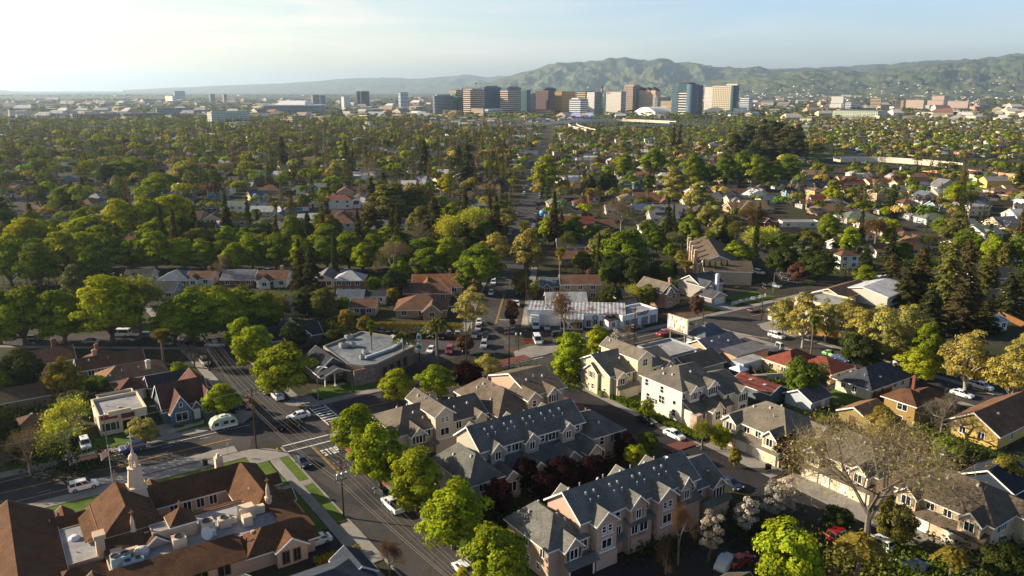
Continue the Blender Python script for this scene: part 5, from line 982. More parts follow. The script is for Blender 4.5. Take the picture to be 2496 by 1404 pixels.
def build_species():
    def trunk(mb): return mb.mesh('trunk',['bark'])
    for name,H0,R,z0,nc,nl,ls,cr,shape,fill,ct,nv in (('broad',10,4.0,.9,46,9000,.21,1.12,'egg',.5,(.7,1.25),4),('airy',11,4.0,1.6,44,5200,.19,1.0,'egg',.5,(.75,1.2),3),('round',8,4.0,.7,34,8000,.21,1.25,'round',.55,(.72,1.25),3),('tall',13,3.6,1.2,46,8000,.24,1.1,'egg',.5,(.7,1.25),2),('bush',2.2,1.6,.15,10,900,.17,.75,'round',.5,(.75,1.2),2),('pear',8,2.1,1.3,24,3000,.17,.75,'round',.65,(.6,1.4),2)):
        L=[]
        for k in range(nv):
            g=np.random.default_rng(hash_(name)+k); CL,cm=crown_mesh(g,R-cr*.55,z0+cr*.4,H0-cr*.6,nc,nl,ls,cr,shape,.1,fill,ctone=ct)
            mb=MB(); limbs(g,CL,max(z0*1.25,.4),.24 if H0>5 else .06,H0,mb,.85,12 if name!='airy' else 20,.1 if H0>5 else .03); L.append((trunk(mb),cm))
        SPEC[name]=(L,H0,R)
    # bare / budding trees
    for name,nl,leaf in (('bare',0,0),('budding',1500,.13),('bigbare',1300,.045)):
        L=[]
        for k in range(3 if name!='bigbare' else 1):
            g=np.random.default_rng(50+k+nl); H0,R=10,4.5; mb=MB(); tips=[]
            def br(p,d,l,r,lev):
                e=p+d*l; mb.tube(tuple(p),tuple(e),r,r*.62,6 if lev<2 else 4,False)
                if lev>=(4 if name!='bigbare' else 5): tips.append((e,d)); return
                for q in range(3 if lev<3 else 4 if name!='bigbare' else 3):
                    nd=d*.75+g.normal(size=3)*.5+np.array([0,0,.16]); nd/=np.linalg.norm(nd); br(p+d*l*g.uniform(.65,1.),nd,l*g.uniform(.62,.82),r*.58,lev+1)
            br(np.array([0,0,-.2]),np.array([.02,.02,1.]),2.6 if name!='bigbare' else 2.2,.26 if name!='bigbare' else .13,0)
            T=np.array([t[0] for t in tips]); D=np.array([t[1] for t in tips]); zmax=np.percentile(T[:,2],98); rmax=np.percentile(np.hypot(T[:,0],T[:,1]),92)
            n=3600 if name!='bigbare' else 9000; i=g.integers(0,len(T),n); dd=unit(D[i]+g.normal(size=(n,3))*.7); ln=g.uniform(.18,.42,n)*(1 if name!='bigbare' else .62); P=T[i]+g.normal(size=(n,3))*.35+dd*ln[:,None]*.5
            V,Fq=leaf_quads(P,g.normal(size=(n,3)),ln,.045 if name!='bigbare' else .03,tdir=dd,g=g); tn=tones(n,.6,1.25,g=g,hue=.05)
            if nl:
                j=g.integers(0,len(T),nl); P2=T[j]+g.normal(size=(nl,3))*.45; V2,F2=leaf_quads(P2,g.normal(size=(nl,3))+[0,0,.5],leaf*g.uniform(.6,1.4,nl),.7,g=g); V=np.vstack([V,V2]); Fq=np.vstack([Fq,F2+n*4]); t2=tones(nl,.9,1.4,g=g); t2[:,:3]*=np.array([1.05,1.35,.55]); tn=np.vstack([tn,t2])
            sc=np.array([R/rmax,R/rmax,H0/zmax]); mb.v=[(a*sc[0],b_*sc[1],c*sc[2]) for a,b_,c in mb.v]
            L.append((trunk(mb),np_mesh('crown',V*sc,Fq,['leaf'],tn)))
        SPEC[name]=(L,H0,R)
    # conifers
    L=[]
    for k in range(3):
        g=np.random.default_rng(80+k); H0,R=18,3.9; n=5200; nb=120; bz=np.sort(g.uniform(.05,.99,nb)); ba=np.arange(nb)*2.4+g.uniform(-.3,.3,nb); bl=R*np.clip((1-bz)**.75*1.02,.06,1)*g.uniform(.6,1.12,nb)
        i=g.choice(nb,n,p=(bl+.25)/(bl+.25).sum()); f=g.uniform(.12,1.,n)**.75; r=bl[i]*f; w=.32*(1-f*.5)
        P=np.stack([r*np.cos(ba[i])+g.normal(size=n)*w,r*np.sin(ba[i])+g.normal(size=n)*w,1+bz[i]*(H0-1)-r*.22-g.uniform(0,.75,n)*f],1)
        dr=np.stack([np.cos(ba[i]),np.sin(ba[i]),-.5*np.ones(n)],1); Nn=np.stack([np.cos(ba[i])*.6,np.sin(ba[i])*.6,.7*np.ones(n)],1)+g.normal(size=(n,3))*.4
        V,Fq=leaf_quads(P,Nn,g.uniform(.22,.5,n),.42,tdir=dr+g.normal(size=(n,3))*.4,g=g); mb=MB(); mb.tube((0,0,-.3),(0,0,H0*.94),.38,.04,7,False)
        L.append((trunk(mb),np_mesh('crown',V,Fq,['leaf'],tones(n,.65,1.3,clump=g.uniform(.7,1.25,nb)[i],g=g))))
    SPEC['conifer']=(L,18,3.9)
    L=[]
    for k in range(2):
        g=np.random.default_rng(90+k); H0,R=12,1.1; n=2200; z=g.uniform(.03,1,n); a=g.uniform(0,6.283,n); rr=R*np.minimum(1,z*7)*np.clip(1-z,0,1)**.45*(1+.15*np.sin(a*5+z*9)); P=np.stack([rr*np.cos(a),rr*np.sin(a),z*H0],1)*g.uniform(.88,1.05,(n,1))**[1,1,.2]
        Nn=np.stack([np.cos(a),np.sin(a),.35*np.ones(n)],1)+g.normal(size=(n,3))*.35; V,Fq=leaf_quads(P,Nn,g.uniform(.16,.3,n),.5,tdir=np.tile([0,0,1.],(n,1))+g.normal(size=(n,3))*.3,g=g); mb=MB(); mb.tube((0,0,-.2),(0,0,3),.15,.1,6); L.append((trunk(mb),np_mesh('crown',V,Fq,['leaf'],tones(n,.7,1.25,g=g))))
    SPEC['cypress']=(L,12,1.1)
    L=[]
    for k in range(2):   # fan palm
        g=np.random.default_rng(95+k); H0,R=12,1.7; mb=MB(); mb.tube((0,0,-.2),(0,0,1),.34,.24,8,False); mb.tube((0,0,1),(0,0,H0-1.4),.24,.2,8)
        nf=60; d=unit(g.normal(size=(nf,3))+[0,0,.35]); P=[];Nn=[];T=[];S_=[]
        for q in range(nf):
            for m_ in range(9):
                sd=np.cross(d[q],[0,0,1.]); sd/=max(np.linalg.norm(sd),.05); dd=d[q]+sd*(m_-4)*.16+np.array([0,0,-.1]); P.append(np.array([0,0,H0-1.3])+dd*1.05); T.append(dd); Nn.append(np.cross(dd,sd)+g.normal(size=3)*.2); S_.append(.52)
        V,Fq=leaf_quads(np.array(P),np.array(Nn),np.array(S_),.16,tdir=np.array(T),g=g); tn=tones(len(P),.7,1.25,g=g)
        n=260; a=g.uniform(0,6.283,n); z=H0-1.6-g.uniform(0,2.2,n); P=np.stack([.42*np.cos(a),.42*np.sin(a),z],1); V2,F2=leaf_quads(P,np.stack([np.cos(a),np.sin(a),0*a+.2],1),.5,.25,tdir=np.tile([0,0,-1.],(n,1))+g.normal(size=(n,3))*.25,g=g); t2=tones(n,.8,1.3,g=g); t2[:,:3]*=[1.35,1.05,1.35]
        L.append((trunk(mb),np_mesh('crown',np.vstack([V,V2]),np.vstack([Fq,F2+len(V)]),['leaf'],np.vstack([tn,t2]))))
    SPEC['fan_palm']=(L,12,1.7)
    L=[]
    for k in range(2):   # feather palm
        g=np.random.default_rng(99+k); H0,R=9,2.9; mb=MB(); mb.tube((0,0,-.2),(0,0,H0-1.8),.26,.17,8); P=[];T=[];Nn=[]
        for q in range(18):
            az=q*2.4; el=g.uniform(.25,1.25); 
            for s_ in range(14):
                t=(s_+1)/14; r=R*t*math.cos(el)*1.05+.1; z=H0-1.7+R*(math.sin(el)*t*1.15-1.05*t*t)
                for sd in (-1,1):
                    P.append((r*math.cos(az)-sd*.3*math.sin(az),r*math.sin(az)+sd*.3*math.cos(az),z-.22)); T.append((-sd*math.sin(az)+.5*math.cos(az),sd*math.cos(az)+.5*math.sin(az),-.75)); Nn.append((math.cos(az)*.3,math.sin(az)*.3,1))
        P=np.array(P); V,Fq=leaf_quads(P,np.array(Nn)+g.normal(size=P.shape)*.3,.62,.3,tdir=np.array(T)+g.normal(size=P.shape)*.15,g=g); L.append((trunk(mb),np_mesh('crown',V,Fq,['leaf'],tones(len(P),.7,1.25,g=g))))
    SPEC['feather_palm']=(L,9,2.9)
def hash_(s): return sum(ord(c)*(i+3) for i,c in enumerate(s))*7
build_species()
TC={'lime':(0.238,0.284,0.018),'green':(0.165,0.218,0.02),'deep':(0.106,0.152,0.018),'dark':(0.054,0.072,0.02),'yellow':(.37,.36,.014),'pale':(0.31,0.285,0.075),'olive':(0.158,0.158,0.037),'con':(0.067,0.07,0.024),'brown':(.105,.09,.036),'maroon':(0.024,0.009,0.01),'bare':(0.155,0.135,0.116),'rust':(0.13,0.07,0.044),'white':(0.42,0.39,0.352),'gold':(0.224,0.185,0.033),'sage':(0.172,0.191,0.077)}
TC['tan']=(.24,.21,.14); TWORD={'tan':'tan grey','lime':'bright lime green','green':'mid green','deep':'deep green','dark':'dark green','yellow':'golden yellow-green','pale':'pale yellowish','olive':'olive green','con':'dark','brown':'brownish','maroon':'maroon leaved','bare':'bare grey-brown','rust':'rusty brown','white':'white blossoming','gold':'golden olive','sage':'soft grey-green'}
SWORD={'broad':'leafy tree','airy':'open limbed tree','round':'round crowned tree','tall':'tall leafy tree','bush':'bush','pear':'slender tree','bare':'twiggy tree','budding':'budding tree','bigbare':'spreading bare tree','conifer':'conifer','cypress':'narrow cypress','fan_palm':'fan palm','feather_palm':'feathery palm'}
SNAME={'broad':'broadleaf_tree','airy':'broadleaf_tree','round':'broadleaf_tree','tall':'broadleaf_tree','bush':'bush','pear':'blossom_tree','bare':'bare_tree','budding':'bare_tree','bigbare':'bare_tree','conifer':'conifer_tree','cypress':'cypress_tree','fan_palm':'palm_tree','feather_palm':'palm_tree'}
TREES=[]; _tv={}
def tree(sp,x,y,R,Ht,col,label=None,z=0.,words=None):
    L,H0,R0=SPEC[sp]; k=_tv.get(sp,random.randint(0,5)); _tv[sp]=k+1; tm,cm=L[k%len(L)]
    o=link(SNAME[sp],None,None,(x,y,z),random.uniform(0,6.28)); o['category']='bush' if sp=='bush' else 'palm tree' if 'palm' in sp else 'tree'; o['label']=label or '?'
    o.scale=(R/R0*random.uniform(.94,1.06),R/R0*random.uniform(.94,1.06),Ht/H0)
    j=[random.uniform(.86,1.14) for _ in range(3)]; c=TC[col]; b=random.uniform(.88,1.12)
    cc=(c[0]*b*j[0]**.6,c[1]*b,c[2]*b*j[2],1)
    bc={'airy':(.42,.37,.3,1),'bare':(.2,.165,.13,1),'budding':(.19,.165,.14,1),'bigbare':(.17,.15,.125,1),'fan_palm':(.2,.15,.11,1),'feather_palm':(.2,.17,.14,1)}.get(sp,(.13,.1,.075,1))
    link('trunk',tm,o,color=bc); link('crown',cm,o,color=cc)
    TREES.append((o,x,y,Ht,R,words or f"{TWORD[col]} {SWORD[sp]}")); return o
def tp(sp,px,yt,yb,w,col,label=None,words=None):
    x,y=at(px,yb); _,zt=at_dist(px,yt,y); R=w/2/ppm(y); return tree(sp,x,y+.0,R,max(zt,1.),col,label,words=words)
for r in [
 ('broad',868,968,1122,128,'lime'),('broad',928,1025,1196,150,'lime'),('broad',1016,1085,1250,160,'lime'),('broad',1106,1165,1338,190,'lime'),('broad',1213,1262,1450,178,'lime'),('broad',1128,1378,1440,50,'yellow'),
 ('broad',968,892,988,92,'lime'),('broad',1066,882,968,112,'lime'),('round',1143,880,955,84,'maroon'),('airy',1190,862,925,84,'pale'),
 ('broad',690,828,970,172,'lime'),('broad',626,788,905,120,'lime'),('broad',590,770,860,92,'lime'),('broad',556,692,822,150,'lime'),('broad',640,700,812,110,'green'),('tall',500,745,835,90,'green'),
 ('broad',276,660,838,185,'lime'),('budding',345,688,825,120,'olive'),('broad',428,722,836,140,'green'),('broad',470,690,832,130,'lime'),('broad',160,690,838,150,'lime'),('broad',62,694,840,150,'green'),('broad',2,690,840,140,'green'),('broad',520,690,800,110,'lime'),('broad',590,690,790,110,'green'),('broad',110,720,790,90,'deep'),('broad',220,700,790,90,'green'),
 ('tall',184,642,735,62,'sage'),('broad',235,600,700,95,'deep'),('broad',30,560,700,120,'lime'),('broad',100,585,705,120,'green'),
 ('broad',300,478,585,105,'yellow'),('broad',365,470,580,115,'yellow'),('broad',425,462,570,120,'yellow'),('broad',78,525,625,150,'yellow'),('broad',222,520,625,185,'lime'),('broad',385,525,610,110,'lime'),
 ('conifer',556,505,600,66,'con'),('conifer',735,580,715,62,'con'),('conifer',762,596,720,70,'con'),('cypress',818,568,676,18,'dark'),('broad',640,528,600,100,'sage'),
 ('bare',960,598,690,84,'bare'),('bare',1022,545,620,64,'bare'),('bare',548,630,695,42,'bare'),('broad',1168,588,712,132,'green'),('broad',1040,600,675,92,'green'),('broad',980,620,690,60,'green'),
 ('airy',1205,560,660,96,'pale'),('broad',1285,543,668,92,'pale'),('fan_palm',1279,538,662,34,'olive'),('fan_palm',1364,603,700,30,'gold'),('airy',1151,700,800,104,'pale'),
 ('round',1247,725,797,42,'rust'),('round',1160,676,720,36,'rust'),('round',1271,660,722,52,'olive'),('bare',1376,722,830,92,'rust'),('broad',1395,806,905,100,'lime'),('broad',1385,845,935,84,'lime'),('broad',1462,788,880,86,'lime'),('pear',1478,815,885,50,'white'),('pear',1500,800,862,30,'white'),('bare',1527,798,855,44,'bare'),
 ('round',1486,692,752,62,'dark'),('budding',1545,700,748,46,'pale'),('round',1578,692,748,52,'olive'),('round',1698,716,772,42,'rust'),
 ('broad',1520,545,665,132,'green'),('broad',1470,556,650,84,'olive'),('cypress',1458,566,656,14,'dark'),('cypress',1466,596,668,11,'dark'),('round',1500,615,700,86,'dark'),('round',1545,622,705,84,'dark'),('round',1420,610,665,60,'olive'),('bare',1567,608,665,44,'white'),('feather_palm',1592,612,660,40,'olive'),('round',1628,630,690,46,'dark'),('fan_palm',1670,635,696,42,'gold'),('round',1390,560,610,60,'dark'),('budding',1385,535,585,44,'brown'),
 ('broad',1722,498,570,66,'pale'),('broad',1797,584,652,84,'lime'),('budding',1842,560,630,92,'pale'),('broad',1866,545,606,52,'yellow'),('bare',1516,492,570,112,'bare'),
 ('cypress',1713,632,690,10,'dark'),('cypress',1727,634,690,9,'dark'),('cypress',1740,637,692,9,'dark'),('cypress',1755,634,690,9,'dark'),('cypress',1769,634,690,9,'dark'),
 ('round',1902,600,672,86,'dark'),('round',1992,608,690,100,'dark'),('round',2045,580,612,44,'dark'),('conifer',2106,592,668,54,'dark'),('broad',2105,643,710,64,'green'),('round',1945,640,690,60,'rust'),
 ('conifer',2168,618,712,92,'brown'),('conifer',2236,600,738,106,'brown'),('conifer',2302,588,752,116,'olive'),('conifer',2345,580,728,100,'brown'),('conifer',2404,610,706,84,'olive'),('conifer',2262,700,812,124,'con'),('conifer',2332,690,800,124,'brown'),('conifer',2206,650,742,86,'con'),('conifer',2452,662,770,84,'con'),('conifer',2488,640,740,80,'con'),('conifer',2395,730,810,90,'con'),('conifer',2440,590,680,70,'olive'),
 ('airy',1906,722,822,92,'pale'),('airy',1955,702,848,96,'pale'),('airy',2010,728,834,86,'pale'),('airy',2062,720,820,86,'pale'),('airy',2092,742,868,112,'pale'),('airy',2148,740,885,124,'pale'),('airy',2205,736,860,112,'pale'),('airy',2172,790,895,90,'pale'),('broad',2250,778,905,86,'green'),('broad',2238,842,928,124,'lime'),('airy',2350,802,958,146,'pale'),('airy',2458,838,990,136,'pale'),('airy',2490,800,900,80,'pale'),
 ('round',2086,808,898,98,'dark'),('round',2120,850,905,60,'dark'),('fan_palm',1976,768,866,26,'deep'),('round',1950,872,975,98,'deep'),('round',1990,880,960,60,'sage'),
 ('broad',2152,982,1096,112,'gold'),('bare',2292,968,1066,122,'bare'),('round',2305,1062,1138,92,'green'),('round',2010,1018,1078,84,'gold'),('round',1925,1058,1148,78,'maroon'),
 ('bigbare',2110,1058,1335,345,'tan'),('round',1922,1276,1455,192,'lime'),('feather_palm',2085,1288,1440,118,'gold'),('feather_palm',2310,1325,1440,92,'gold'),('round',2435,1325,1430,124,'dark'),('broad',2440,1108,1198,92,'gold'),('round',2040,1235,1290,80,'dark'),('round',2180,1220,1330,100,'olive'),
 ('bare',1652,1245,1378,68,'rust'),('pear',1727,1238,1368,66,'white'),('pear',1816,1212,1308,62,'white'),('pear',1878,1166,1276,66,'white'),('pear',1908,1158,1266,62,'white'),('bare',1622,1328,1400,62,'rust'),
 ('round',1277,1112,1200,72,'maroon'),('round',1371,1108,1192,88,'maroon'),('round',1440,1106,1186,74,'maroon'),('round',1519,1050,1128,62,'maroon'),('round',1212,1165,1268,88,'maroon'),('round',1330,1150,1220,80,'maroon'),('round',1575,1052,1116,64,'deep'),('round',1545,1080,1146,64,'lime'),('round',1757,1036,1096,64,'lime'),('budding',1710,1032,1096,52,'olive'),('round',1576,972,1024,40,'green'),('round',1790,1088,1140,34,'gold'),
 ('budding',172,1004,1130,150,'pale'),('bare',76,1050,1158,112,'bare'),('round',355,1016,1082,78,'pale'),('broad',546,928,1024,94,'lime'),('broad',160,862,982,98,'gold'),('round',62,852,965,112,'dark'),('round',178,952,1010,62,'sage'),('fan_palm',400,803,890,54,'olive'),('broad',440,878,928,54,'lime'),('bare',475,848,896,54,'bare'),('round',15,985,1120,92,'dark'),('round',8,900,985,70,'deep'),('round',240,915,965,60,'deep'),
 ('bare',950,1322,1412,66,'rust'),('broad',786,700,775,92,'olive'),('round',742,705,775,62,'dark'),('round',678,722,782,64,'gold'),('round',836,722,768,42,'deep'),('round',845,750,800,50,'gold'),('round',720,782,850,70,'dark'),('round',640,770,830,70,'dark'),('round',910,672,722,44,'green'),('round',966,655,728,72,'dark'),('round',958,698,740,34,'gold'),('round',815,800,850,60,'dark'),('round',888,770,810,40,'gold'),
 ('fan_palm',908,780,893,24,'deep'),('feather_palm',985,800,896,66,'olive'),('feather_palm',1066,764,886,84,'olive'),('round',1135,815,862,50,'rust'),('round',1300,700,730,30,'gold'),
 ('conifer',690,330,412,52,'con'),('conifer',845,340,430,44,'brown'),('conifer',1036,340,440,60,'con'),('conifer',1140,350,462,84,'con'),('conifer',1118,352,440,60,'con'),('conifer',908,428,548,62,'con'),('conifer',938,418,548,62,'dark'),('conifer',1060,478,602,96,'con'),('conifer',1092,500,612,62,'con'),('conifer',800,488,592,66,'con'),('conifer',752,518,590,62,'con'),('conifer',180,440,512,50,'con'),('conifer',12,478,560,84,'dark'),('conifer',206,430,500,40,'con'),('conifer',1440,428,486,66,'dark'),
 ('tall',955,440,552,114,'olive'),('tall',1012,450,548,104,'olive'),('tall',905,500,575,70,'brown'),('tall',1110,490,560,70,'olive'),('broad',820,393,462,62,'pale'),('bare',900,388,456,66,'bare'),('broad',460,388,460,104,'pale'),('broad',340,380,450,104,'green'),('broad',290,388,455,110,'green'),('broad',400,418,470,100,'green'),('broad',92,384,440,62,'green'),('broad',385,420,490,92,'lime'),('broad',155,452,512,72,'lime'),('round',268,400,462,72,'dark'),('broad',520,410,462,60,'green'),
 ('tall',1332,372,480,84,'lime'),('broad',1320,418,482,62,'pale'),('broad',1232,502,560,72,'pale'),('round',1480,418,480,56,'dark'),('broad',1522,368,436,56,'green'),('broad',1592,358,430,76,'green'),('tall',1642,402,482,74,'pale'),('tall',1702,438,530,84,'pale'),('conifer',1858,288,378,74,'con'),('conifer',1900,296,378,66,'brown'),('conifer',1942,300,376,64,'con'),('conifer',2170,448,530,62,'dark'),('cypress',2342,458,522,14,'dark'),('cypress',2358,462,520,13,'dark'),('cypress',2374,466,520,12,'dark'),('broad',2320,440,510,70,'lime'),('broad',2030,445,500,56,'yellow'),('broad',2070,455,500,40,'lime'),('round',2170,530,575,52,'lime'),('broad',2290,525,575,50,'green'),('round',1960,560,610,56,'dark'),('broad',2015,515,565,50,'gold'),('budding',2360,470,540,50,'brown'),('conifer',2480,400,470,50,'con'),('conifer',1640,300,372,24,'con'),('conifer',1655,305,372,22,'brown'),('fan_palm',1435,460,530,24,'gold'),('fan_palm',1578,460,500,16,'gold'),('broad',1580,420,470,40,'deep'),('broad',1090,420,480,56,'yellow'),('fan_palm',675,490,552,30,'gold')]:
    tp(*r)
for u,v,h in ((-60,17,13),(-68,24,15),(-74,15,14),(-64,32,14),(-82,20,16)): x,y=S(u,v); tree('broad',x,y,5,h,'green','leafy green tree beside the main road beyond the left edge')
g=random.Random(5)
for x in range(40,1200,58):     # street trees of the cross street
    if 1100<x: continue
    tp('broad',x+g.uniform(-8,8),566+g.uniform(-8,10),658,96+g.uniform(-8,14),g.choice(['green','lime','lime','green']),words='green plane tree of the long street row')
for x in range(430,1100,74): tp('broad',x+g.uniform(-14,14),584+g.uniform(-8,8),668,70+g.uniform(-8,8),g.choice(['green','lime']),words='smaller leafy green tree of the long street row') if g.random()<.5 else None
for x in range(1690,1945,38): tp('broad',x,372+g.uniform(-6,26),452+g.uniform(-6,10),74,g.choice(['green','green','deep']),words='green tree of the grove right of centre')
for x,t,yb,w in ((1790,322,388,54),(1822,300,384,66),(1852,312,392,60),(1884,290,380,70),(1915,302,388,70),(1932,320,396,64),(1872,340,402,70),(1836,348,404,60),(1900,350,404,64)): tp('tall',x,t,yb,w,g.choice(['con','dark','brown']),words='dark tall tree of the big grove right of downtown')
for x in range(1480,1640,34): tp('round',x,640+g.uniform(-10,10),700,52,g.choice(['dark','deep']),words='dark garden tree behind the workshop row')
# random fill of the middle distance
def on_road(x,y):
    dx,dy=x-AV0[0],y-AV0[1]; o=dx*AVD.y-dy*AVD.x
    if abs(o)<8.5: return True
    return False
HXY=[(h[1],h[2],7.5) for h in HOUSES]
def blocked(x,y,r): 
    return on_road(x,y) or any((x-a)**2+(y-b)**2<(c+r*.5)**2 for a,b,c in HXY)
fill=[]; fr=random.Random(11); TXY=[(t[1],t[2],t[4]) for t in TREES]
n=0
while n<17000:
    D=math.sqrt(fr.uniform(300**2,1750**2)); X,Y=D*fr.uniform(-.84,.84),D
    px,py=proj(X,Y,0)
    if not -420<px<2920: continue
    n+=1
    dense=1.0 if px<1250 else .95
    if py<330: dense*=.7
    if py<300: dense*=.55
    if px>1650 and 395<py<600: dense*=.85
    
    if px>1950 and 385<py<425: dense*=.35
    fz=1050<px<1740 and 283<py<320
    if fr.random()>dense*(.8 if fz else 1): continue
    R=fr.uniform(3.,6.6)*(1.15 if px<1250 else .92); 
    if blocked(X,Y,R): continue
    if D<620 and any((X-a_)**2+(Y-b_)**2<(c_+R)**2*.5 for a_,b_,c_ in TXY): continue
    q=fr.random(); dk=.5 if (650<px<1350 and 310<py<520) else .36 if px<650 and py<430 else .2
    if q<dk: sp,co,h=('conifer',fr.choice(['con','con','dark','brown']),fr.uniform(13,25)); R*=.7
    elif q<dk+.1: sp,co,h='round',fr.choice(['dark','deep','olive']),R*1.9
    elif q<dk+.19: sp,co,h='budding',fr.choice(['bare','brown','pale','rust']),R*2.2
    elif q<dk+.215: sp,co,h,R='fan_palm','gold',fr.uniform(9,15),1.7
    elif q<dk+.24: sp,co,h,R='cypress','dark',fr.uniform(7,11),1.
    else: sp,co,h='broad',fr.choice(['green','green','deep','deep','olive','olive','lime','pale','sage'] if px>1000 else ['green','green','deep','olive','lime','lime']),R*fr.uniform(1.9,2.6)
    if fz: h*=.5; R*=.8
    fill.append((D,sp,X,Y,R,h,co))
fill.sort()
fill=sorted(fill,key=lambda f:(not -60<proj(f[2],f[3],4)[0]<2560,f[0])); cb=sum(t[0].name.startswith('broad') for t in TREES); NIND=0; q=0
while NIND<len(fill) and q<150:
    if fill[NIND][1] in('broad','round'):
        if cb>=292: break
        cb+=1
    NIND+=1; q+=1
inside=[f for f in fill if -60<proj(f[2],f[3],4)[0]<2560]; outside=[f for f in fill if not -60<proj(f[2],f[3],4)[0]<2560]
fill=inside
for D,sp,X,Y,R,h,co in fill[:NIND]: tree(sp,X,Y,R,h,co)
rest=fill[NIND:]+outside
# plain beyond: scattered tree crowns out to the foot of the hills
for _ in range(9000):
    D=1700*math.exp(fr.uniform(0,1.75)); X=D*fr.uniform(-.68,.68)
    px,py=proj(X,D,0)
    if px<1000 and 236<py<243: continue
    if mnoise.noise(Vector((X*.0016,D*.0012,3)))<-.12: continue
    rest.append((D,'conifer' if fr.random()<.25 else 'broad',X,D,fr.uniform(4,8)*(1+D/9000),fr.uniform(7,14),fr.choice(['deep','olive','con','green','dark'])))
def low_poly(sp,g,n):
    if sp in('conifer',):
        z=g.uniform(.06,1,n); a=g.uniform(0,6.283,n); r=(1-z)**.8*g.uniform(.55,1,n); P=np.stack([r*np.cos(a),r*np.sin(a),z],1); N_=np.stack([np.cos(a),np.sin(a),.5+0*a],1)
        s=.2*(1.15-z*.7)
    elif sp=='cypress':
        z=g.uniform(.05,1,n); a=g.uniform(0,6.283,n); r=np.clip(1-z,0,1)**.5; P=np.stack([r*np.cos(a),r*np.sin(a),z],1); N_=np.stack([np.cos(a),np.sin(a),.3+0*a],1); s=.3+0*z
    elif sp=='fan_palm':
        d=unit(g.normal(size=(n,3))); P=d*[.9,.9,.1]+[0,0,.9]; P[:n//4]=np.stack([0*d[:n//4,0],0*d[:n//4,0],np.linspace(.02,.8,n//4)],1); N_=d+[0,-.3,.4]; s=np.where(np.arange(n)<n//4,.11,.42)
    else:
        nc=9; c=unit(g.normal(size=(nc,3))); c[:,2]=np.abs(c[:,2])*.9-.15; c*=.6; i=g.integers(0,nc,n); d=unit(g.normal(size=(n,3))); d[:,2]=np.abs(d[:,2])*.9-.1; P=c[i]+d*.4; P=P*[1,1,.36]+[0,0,.62]; N_=d*.8+unit(P-[0,0,.5])*.6+g.normal(size=(n,3))*.25; s=.17+0*d[:,0]
    return P,N_,s
def far_mass(name,items,label,density):
    Vs=[];Fs=[];Ts=[];off=0; g=np.random.default_rng(4); lib={}
    for D,sp,X,Y,R,h,co in items:
        n=420 if D<620 else 190 if D<900 else 90 if D<1600 else 26 if D<3500 else 12
        key=(sp,n,fr.randint(0,4))
        if key not in lib: lib[key]=low_poly(sp,g,n)
        P,N_,s=lib[key]; a=fr.uniform(0,6.283); ca,sa=math.cos(a),math.sin(a); Rm=np.array([[ca,sa,0],[-sa,ca,0],[0,0,1]])
        Q=(P@Rm)*[R,R,h]+[X,Y,0]; N2=N_@Rm; k=1.0 if D<1600 else 1.5 if D<3500 else 2.1
        V,Fq=leaf_quads(Q,N2,s*R*k*(.62 if n>400 else .85 if n>150 else 1),.75,g=g)
        if sp=='conifer': pass
        c=np.array(TC[co]); t=g.uniform(.72,1.25,n)[:,None]*c*fr.uniform(.6,1.4)*np.array([fr.uniform(.8,1.25),1,fr.uniform(.8,1.3)]); T=np.concatenate([t,np.ones((n,1))],1)
        Vs.append(V); Fs.append(Fq+off); Ts.append(np.repeat(T,4,axis=0)); off+=len(V)
    me=np_mesh(name,np.vstack(Vs),np.vstack(Fs),['leaf_far'],np.vstack(Ts)); return link(name,me,kind='stuff',label=label,category='trees')
far_mass('distant_trees',rest,'dense mass of mixed tree crowns filling the middle distance to the hills',1)
